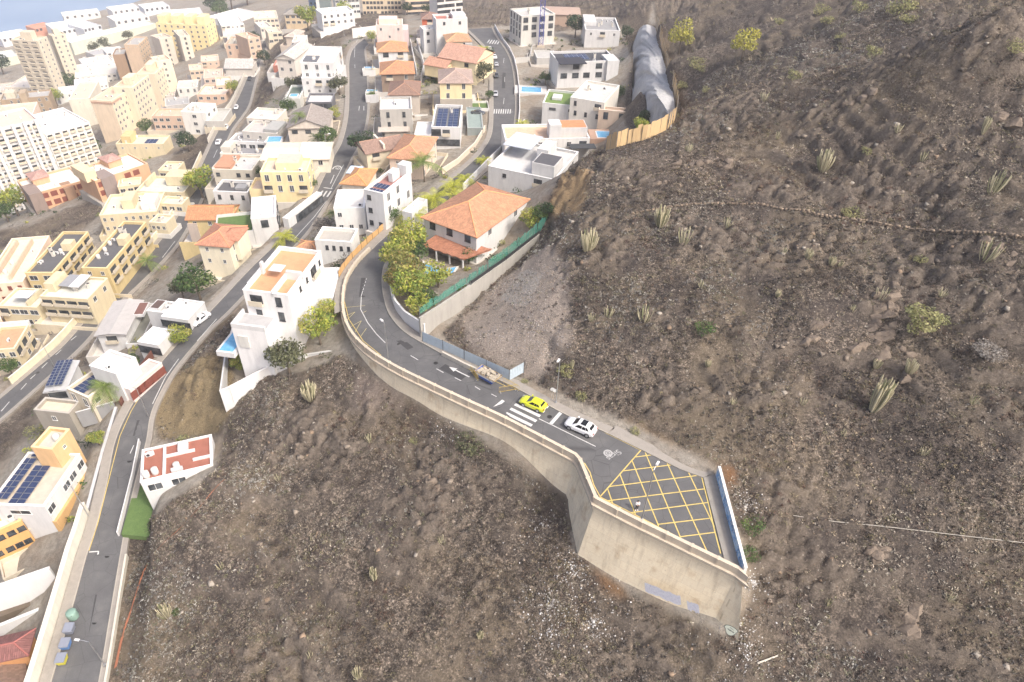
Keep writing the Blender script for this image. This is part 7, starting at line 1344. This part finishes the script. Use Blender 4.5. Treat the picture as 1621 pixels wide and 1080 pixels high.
for a in (('big bright green palm in front of the wide orange hipped villa', 672, 288, 5.5, 46, 'g'), ('bright yellow palm beside the upper road at the villa gate', 656, 362, 3.5, 46, 'y'), ('bright yellow green palm clump behind the villa, nearer', 688, 328, 2.0, 50, 'y'), ('bright yellow green palm clump behind the villa, farther', 716, 308, 2.0, 40, 'y'), ('yellow palm bush along the upper road by the white pillared wall', 735, 292, 1.4, 30, 'y'), ('yellow palm bush below the blue awning by the upper road', 765, 262, 1.4, 24, 'y'),
          ('tall thin palm in front of the broad beige roof', 480, 226, 9, 20, 'g'), ('dark palm beside the fan roofed cream house', 506, 238, 4, 26, 'd'), ('palm in front of the white house with orange roof', 622, 96, 4, 20, 'd'), ('green palm under the white wing by the middle road', 537, 362, 4, 32, 'g'), ('bright yellow palm on the middle road behind the tall white house', 452, 388, 2.2, 32, 'y'), ('feathery palm at the court of the solar panel house', 180, 640, 4.5, 46, 'g'),
          ('green palm at the lower road by the dark roofed apartments', 240, 432, 4, 28, 'g'), ('dark palm in front of the cream terraced pergola house', 52, 512, 3.5, 28, 'd'), ('palm by the far upper road kerb', 766, 88, 2.5, 20, 'y'), ('small palm in the front garden of the lean to house', 590, 158, 2.5, 16, 'g'), ('palm on the small plot by the yellow cream houses', 287, 290, 3, 22, 'd'), ('yellow garden palm at the foot of the white house with the lawn terrace', 826, 205, 2, 22, 'y'), ('second yellow garden palm at the foot of the lawn terrace house', 812, 222, 2, 20, 'y')): palm(*a)
# candelabra cacti
def cactus_mesh(var, n, spread, lean):
    k = ('cact', var)
    if k in _tm: return _tm[k]
    g = random.Random(100 + var); V = []; F = []; C = []
    for i in range(n):
        a = g.uniform(0, 6.283); r = spread * math.sqrt(g.random()) * .5; h = g.uniform(.55, 1.0) * (1 - r * .5); R = g.uniform(.014, .021); bx, by = math.cos(a) * r * .35, math.sin(a) * r * .35; tx, ty = math.cos(a) * r, math.sin(a) * r
        col = np.array((.56, .51, .34)) * g.uniform(.7, 1.2) if g.random() < .8 else np.array((.24, .25, .13)); prof = [(0, .5, -.1), (.35, 1, .12), (.75, 1, .5), (1, 1, .93), (1, .45, 1.0)]; b0 = len(V); m_ = 6
        for (t, rr, z) in prof:
            cxx, cyy = bx + (tx - bx) * t, by + (ty - by) * t
            for q in range(m_): th = 6.283 * q / m_; V.append((cxx + math.cos(th) * R * rr, cyy + math.sin(th) * R * rr, z * h)); C.append((*(col * (.75 if q % 2 else 1.1)), 1))
        for lv in range(4):
            for q in range(m_): F.append((b0 + lv * m_ + q, b0 + lv * m_ + (q + 1) % m_, b0 + (lv + 1) * m_ + (q + 1) % m_, b0 + (lv + 1) * m_ + q))
    me = fast_mesh('cactus_stems', V, F, M_cact, {'tint': ('FLOAT_COLOR', C)}); _tm[k] = me; return me
CA = [(1045, 357, 40, 0, 'round pale one under the greyish terrace wall'), (931, 397, 46, 0, 'big pale one near the excavated edge'), (1302, 270, 40, 0, 'dense one above the brownish stone wall'), (1382, 648, 76, 1, 'tallest pale one, right of the middle of the hill'), (1020, 508, 34, 2, 'open armed one above the lamp at the cars'), (1278, 410, 22, 0, 'small dense one below the brownish stone wall'), (1315, 420, 20, 0, 'small one right of the small dense one'), (1329, 422, 14, 2, 'smallest of the pair below the stone wall'), (1240, 402, 14, 2, 'tiny one left of the small dense one'), (1082, 385, 34, 2, 'sparse grey one right of the round pale one'),
      (1570, 305, 44, 2, 'open armed one above the stone wall near the right edge'), (1558, 412, 44, 2, 'open armed one under the stone wall near the right edge'), (1392, 474, 30, 2, 'one on the rock outcrop'), (1438, 590, 30, 0, 'one at the foot of the rock outcrop'), (1386, 582, 20, 0, 'short one above the tallest one'), (1350, 493, 14, 2, 'tiny one left of the rock outcrop'), (962, 502, 24, 2, 'one left of the open armed one above the lamp'), (935, 508, 20, 2, 'small one farther left of the open armed one'), (905, 583, 18, 1, 'one beside the lamp post'), (492, 632, 42, 0, 'greenish dense one below the tall white house'), (592, 918, 34, 1, 'dense one in the middle of the lower slope'), (264, 975, 34, 0, 'pale one low on the slope above the containers'), (566, 1072, 28, 0, 'pale one at the bottom edge of the slope'), (491, 1040, 16, 2, 'thin one near the bottom edge'), (1208, 160, 20, 2, 'pale one under the thin yellow tree'), (1555, 212, 30, 1, 'narrow one high near the right edge'), (1335, 690, 16, 2, 'one low on the hill above the pale pipe'), (1160, 640, 16, 2, 'small one above the hatched turning area'), (585, 700, 20, 2, 'yellowish sparse one on the upper part of the lower slope'), (1150, 360, 22, 2, 'grey sparse one right of the greyish terrace wall'), (1460, 255, 20, 2, 'grey sparse one high on the right of the hill')]
CA += [(1110, 455, 16, 2, 'small grey one above the middle of the hill'), (1230, 470, 16, 0, 'small pale one in the middle of the hill'), (1490, 470, 20, 2, 'grey one right of the green crowned tree'), (1540, 640, 22, 2, 'grey one below the white dead tree'), (1270, 640, 18, 2, 'small one left of the tallest one'), (1460, 720, 20, 2, 'one low on the right of the hill'), (1090, 240, 18, 2, 'small grey one under the fence bend'), (1230, 220, 16, 2, 'small one high in the middle of the hill'), (1420, 210, 18, 2, 'small one right of the high middle'), (440, 760, 18, 2, 'small one high on the lower slope'), (700, 860, 20, 2, 'grey one under the retaining wall'), (350, 900, 18, 2, 'small one on the left of the lower slope'), (760, 1010, 20, 0, 'pale one below the rubble'), (1310, 960, 20, 2, 'grey one right of the wall emblem'), (1500, 950, 22, 2, 'grey one near the lower right corner'), (1120, 580, 16, 0, 'small pale one above the pavement of the turning area')]
for x, y, s, ty, lab in CA:
    p = hit(x, y); h = s * proj(p)[2] / FOC / 1.05; o = empty('columnar_cactus', p, rnd.uniform(0, 6)); tag(o, 'columnar cactus clump, ' + lab, 'cactus', 'columnar cacti on the slopes'); v = rnd.randrange(2)
    c = inst('stems', cactus_mesh(ty * 2 + v, (60, 44, 18)[ty], (.74, .42, .85)[ty], 0), o); o.scale = (h, h, h)
# dry scrub, stones and litter (uncountable)
g = np.random.default_rng(11)
def scatter(n, x0, x1, y0, y1, key):
    x, y = g.uniform(x0, x1, n), g.uniform(y0, y1, n); w = bil(WILD, x, y); rd_ = bil(ROADD, x, y); k = (w > .6) & (rd_ > 1.6) & key(x, y) & (g.random(n) > bil(PATCH[..., 3], x, y) * 1.05) & (g.random(n) > bil(ROCK, x, y) * .5); return x[k], y[k], bil(ZZ, x[k], y[k])
def tufts(name, x, y, z, size, nb, pal, pick, tall=1.0, label=None):
    n = len(x); P = np.repeat(np.stack([x, y, z], 1), nb, 0); s = np.repeat(size, nb); a = g.uniform(0, 6.283, n * nb); el = g.uniform(.25, 1.4, n * nb); ln = s * g.uniform(.55, 1.1, n * nb)
    D = np.stack([np.cos(a) * np.cos(el), np.sin(a) * np.cos(el), np.sin(el) * tall], 1) * ln[:, None]
    o_ = np.stack([np.cos(a), np.sin(a), 0 * a], 1) * (s * g.uniform(0, .45, n * nb))[:, None]; b0 = P + o_ - np.array([0, 0, .05])
    sd_ = np.stack([-np.sin(a), np.cos(a), g.normal(size=n * nb) * .5], 1) * (s * g.uniform(.05, .13, n * nb))[:, None]; k = g.normal(size=(n * nb, 3)) * (s * .12)[:, None]
    V = np.stack([b0 - sd_ * .6, b0 + sd_ * .6, b0 + D * .6 + sd_ + k, b0 + D + k * 1.5], 1).reshape(-1, 3); F = np.arange(n * nb * 4).reshape(-1, 4)
    c = np.array(pal)[pick]; c = c * g.uniform(.75, 1.25, n)[:, None]; C = np.repeat(np.repeat(np.c_[c, np.ones(n)], nb, 0) * np.c_[np.repeat(g.uniform(.75, 1.25, n * nb)[:, None], 3, 1), np.ones(n * nb)], 4, 0)
    return tag(link(bpy.data.objects.new(name, fast_mesh(name, V, F, M_twig, {'tint': ('FLOAT_COLOR', C)}))), kind='stuff', label=label, cat='scrub')
PAL = [(.088, .076, .066), (.148, .124, .102), (.20, .185, .165), (.31, .268, .198), (.128, .096, .078), (.195, .185, .118), (.35, .325, .275)]
def clumps(name, x, y, z, size, nb, pal, pick, card, flat, label):
    """twiggy domes: nb small slivers spread through every dome"""
    n = len(x); m_ = n * nb; s = np.repeat(size, nb); d = g.normal(size=(m_, 3)); d /= np.linalg.norm(d, axis=1)[:, None]; d[:, 2] = np.abs(d[:, 2]); r = g.random(m_) ** .45
    P = np.repeat(np.stack([x, y, z], 1), nb, 0) + d * (r * s)[:, None] * np.array([1, 1, flat])
    t = d + g.normal(size=(m_, 3)) * .8; t /= np.linalg.norm(t, axis=1)[:, None]; w = np.cross(t, g.normal(size=(m_, 3))); w /= np.linalg.norm(w, axis=1)[:, None] + 1e-6
    l_ = (card * g.uniform(.6, 1.5, m_))[:, None]; ww = l_ * g.uniform(.18, .42, m_)[:, None]
    V = np.stack([P - t * l_, P + w * ww, P + t * l_, P - w * ww], 1).reshape(-1, 3); F = np.arange(m_ * 4).reshape(-1, 4)
    c = np.array(pal)[pick] * g.uniform(.75, 1.25, n)[:, None] * (.55 + .9 * fbm(x / 13, y / 13, 3, 88))[:, None] * (np.array([1.12, 1, .86]) ** ((fbm(x / 17, y / 17, 3, 93) - .5) * 2.2)[:, None]); c = np.repeat(c, nb, 0) * g.uniform(.55, 1.4, m_)[:, None]; C = np.repeat(np.c_[c, np.ones(m_)], 4, 0)
    return tag(link(bpy.data.objects.new(name, fast_mesh(name, V, F, M_twig, {'tint': ('FLOAT_COLOR', C)}))), kind='stuff', label=label, cat='scrub')
x, y, z = scatter(190000, -66, 105, 16, 185, lambda x, y: g.random(len(x)) < np.clip(fbm(x / 5, y / 5, 4, 51) * 3.2 - 1.0, .10, 1) * np.clip(1.2 - np.hypot(x, y) / 260, .4, 1))
cl = fbm(x / 8, y / 8, 4, 61); pick = np.clip(((cl - .5) * 22 + 3 + g.normal(size=len(x)) * 1.3).astype(int), 0, 6); pick = np.where(g.random(len(x)) < .3, g.integers(0, 7, len(x)), pick)
cz_ = None
clumps('dry_scrub', x, y, z, g.uniform(.14, .42, len(x)) * np.where(g.random(len(x)) < .1, 1.7, 1), 10, PAL, pick, .15, .8, 'dry brown and grey scrub covering the slopes')
x, y, z = scatter(30000, -66, 105, 16, 185, lambda x, y: g.random(len(x)) < np.clip(fbm(x / 8, y / 8, 4, 71) * 5 - 2.3, .02, 1))
clumps('dark_bushes', x, y, z, g.uniform(.3, .95, len(x)), 44, [(.085, .07, .06), (.115, .088, .07), (.16, .14, .125), (.14, .115, .08), (.105, .064, .05)], np.clip((fbm(x / 9, y / 9, 3, 66) * 9 - 2 + g.normal(size=len(x))).astype(int), 0, 4), .11, .75, 'dark twiggy leafless bushes on the slopes')
x, y, z = scatter(9000, -66, 105, 16, 185, lambda x, y: g.random(len(x)) < np.clip(fbm(x / 6, y / 6, 4, 171) * 5 - 2.1, .05, 1))
clumps('low_shrubs', x, y, z, g.uniform(.25, .75, len(x)), 46, [(.24, .215, .13), (.19, .18, .10), (.27, .245, .205), (.31, .27, .16), (.15, .12, .09), (.20, .14, .10)], np.clip((fbm(x / 12, y / 12, 3, 176) * 9 - 2 + g.normal(size=len(x)) * 1.2).astype(int), 0, 5), .09, .8, 'low olive and grey shrubs dotted over the slopes')
x, y, z = scatter(16000, -190, 260, 60, 480, lambda x, y: (np.hypot(x, y) > 150))
tufts('far_scrub', x, y, z, g.uniform(.6, 1.5, len(x)), 8, [(.12, .10, .085), (.17, .14, .11), (.22, .2, .17), (.18, .17, .10), (.28, .24, .17)], g.integers(0, 5, len(x)), .8, 'scrub on the far slopes and town verges')
def rocks(name, x, y, z, s, pal, label, flat=.75):
    n = len(x); base = np.array([(-1, -1, -1), (1, -1, -1), (1, 1, -1), (-1, 1, -1), (-1, -1, 1), (1, -1, 1), (1, 1, 1), (-1, 1, 1)]) * .6; V = base[None] * g.uniform(.45, 1.25, (n, 8, 3)); a = g.uniform(0, 6.28, n); c_, s_ = np.cos(a)[:, None], np.sin(a)[:, None]
    V = np.stack([V[..., 0] * c_ - V[..., 1] * s_, V[..., 0] * s_ + V[..., 1] * c_, V[..., 2] * flat], -1) * s[:, None, None] + np.stack([x, y, z + s * .1], 1)[:, None]
    F = (np.array([(3, 2, 1, 0), (4, 5, 6, 7), (0, 1, 5, 4), (1, 2, 6, 5), (2, 3, 7, 6), (3, 0, 4, 7)])[None] + (np.arange(n) * 8)[:, None, None]).reshape(-1, 4)
    c = np.array(pal)[g.integers(0, len(pal), n)] * g.uniform(.75, 1.25, n)[:, None]; C = np.repeat(np.c_[c, np.ones(n)], 8, 0)
    return tag(link(bpy.data.objects.new(name, fast_mesh(name, V.reshape(-1, 3), F, M_stone, {'tint': ('FLOAT_COLOR', C)}))), kind='stuff', label=label, cat='stones')
RP = [(.22, .18, .14), (.29, .245, .195), (.17, .142, .115), (.38, .34, .285), (.26, .19, .13)]
x, y, z = scatter(60000, -66, 105, 16, 165, lambda x, y: g.random(len(x)) < np.clip(fbm(x / 5, y / 5, 4, 81) * 4 - 1.6, .06, 1)); rocks('stones', x, y, z - .04, g.uniform(.05, .18, len(x)) * np.where(g.random(len(x)) < .04, 2.0, 1), RP, 'loose brown stones on the slopes')
R_ = ROCK; ROCK = ROCK * 0; x, y, z = scatter(3600, -80, 100, 16, 165, lambda x, y: bil(R_, x, y) > .45); ROCK = R_; rocks('boulders', x, y, z - .12, g.uniform(.2, .7, len(x)), RP, 'weathered boulders of the rock bands', .7)
def around(px, py, rad, n):
    c = hit(px, py); a = g.uniform(0, 6.28, n); r = np.abs(g.normal(size=n)) * rad * .6; x = c[0] + np.cos(a) * r; y = c[1] + np.sin(a) * r; k = bil(ROADD, x, y) > .9; return x[k], y[k], bil(ZZ, x[k], y[k])
Q = [around(*q) for q in ((870, 960, 3.5, 260), (905, 900, 3, 200), (940, 985, 5, 260), (1180, 800, 2.2, 170), (1192, 925, 2, 150), (1185, 1030, 4, 170), (870, 1000, 4, 120), (700, 690, 4, 60), (1175, 1000, 3, 90), (860, 830, 5, 120))]
x, y, z = (np.concatenate([q[i] for q in Q]) for i in range(3)); rocks('litter_and_rubble', x, y, z, g.uniform(.05, .17, len(x)), [(.6, .59, .57), (.45, .43, .4), (.34, .32, .3), (.7, .7, .7), (.3, .27, .23)], 'pale rubble and litter tipped around the retaining wall')
Q = [around(*q) for q in ((800, 450, 6, 700), (835, 470, 7, 900), (850, 520, 7, 900), (770, 530, 5, 300), (865, 430, 5, 500), (870, 560, 4, 300))]
x, y, z = (np.concatenate([q[i] for q in Q]) for i in range(3)); rocks('scree', x, y, z, g.uniform(.04, .17, len(x)), [(.34, .30, .26), (.42, .38, .33), (.29, .27, .26), (.36, .29, .22)], 'pale scree on the excavated bank by the hoarding')
# hedges and garden planting between the houses (uncountable)
VV, FF, CC = [], [], []; nb = 0; foot = [(o.matrix_world.inverted() if False else None) for o in ()]
bx = [(o.location.x, o.location.y, o.rotation_euler.z) for o in COL.objects if o.parent is None and o.get('category') in ('house', 'villa', 'garage', 'apartment block')]
n_ = 9000; x, y = g.uniform(-190, 45, n_), g.uniform(62, 330, n_); PXg, PYg = pxmap(x, y, bil(ZZ, x, y)); k = (bil(WILD, x, y) < .3) & (bil(ROADD, x, y) > 2.2) & (PXg > -60) & (PXg < 1010) & (PYg < 880) & (fbm(x / 12, y / 12, 3, 91) > .5)
x, y = x[k], y[k]
for a, b, r in bx:                         # keep clear of the houses' own footprints by a simple core radius
    q = np.hypot(x - a - 4 * math.cos(r) + 4 * math.sin(r), y - b - 4 * math.sin(r) - 4 * math.cos(r)) > 5; x, y = x[q], y[q]
for a, b in zip(x[:750], y[:750]):
    s = g.uniform(.5, 1.5); V, F, c = leaf_cards(g, [(0, 0, .3 * s, s, s * g.uniform(.5, 1), s * .7), (s * .6, .2, .2 * s, s * .6, s * .6, s * .5)], 46, .26, GREENS[['green', 'lime', 'olive', 'dark', 'hill', 'grey'][g.integers(0, 6)]])
    VV.append(V + np.array([a, b, gz(a, b) + .2])); FF.append(F + nb); nb += len(V); CC.append(c)
tag(link(bpy.data.objects.new('garden_greenery', fast_mesh('garden_greenery', np.concatenate(VV), np.concatenate(FF), M_leaf, {'tint': ('FLOAT_COLOR', np.concatenate(CC))}))), kind='stuff', label='low hedges and garden planting between the houses', cat='greenery')
# ---------------------------------------------------------------- haze: one even volume round the place
hb = MB(); hb.box(-3000, -160, min(float(ZZ.min()), SEA) - 1, 3000, 5100, max(float(ZZ.max()), 80.) + 6); mh = bpy.data.materials.new('haze'); mh.use_nodes = True; t = mh.node_tree; t.nodes.remove(t.nodes['Principled BSDF'])
v = t.nodes.new('ShaderNodeVolumePrincipled'); v.inputs['Color'].default_value = (.95, .96, 1, 1); v.inputs['Density'].default_value = HAZE; v.inputs['Anisotropy'].default_value = .3; t.links.new(v.outputs[0], t.nodes['Material Output'].inputs['Volume'])
tag(hb.build('haze', mh), kind='stuff')
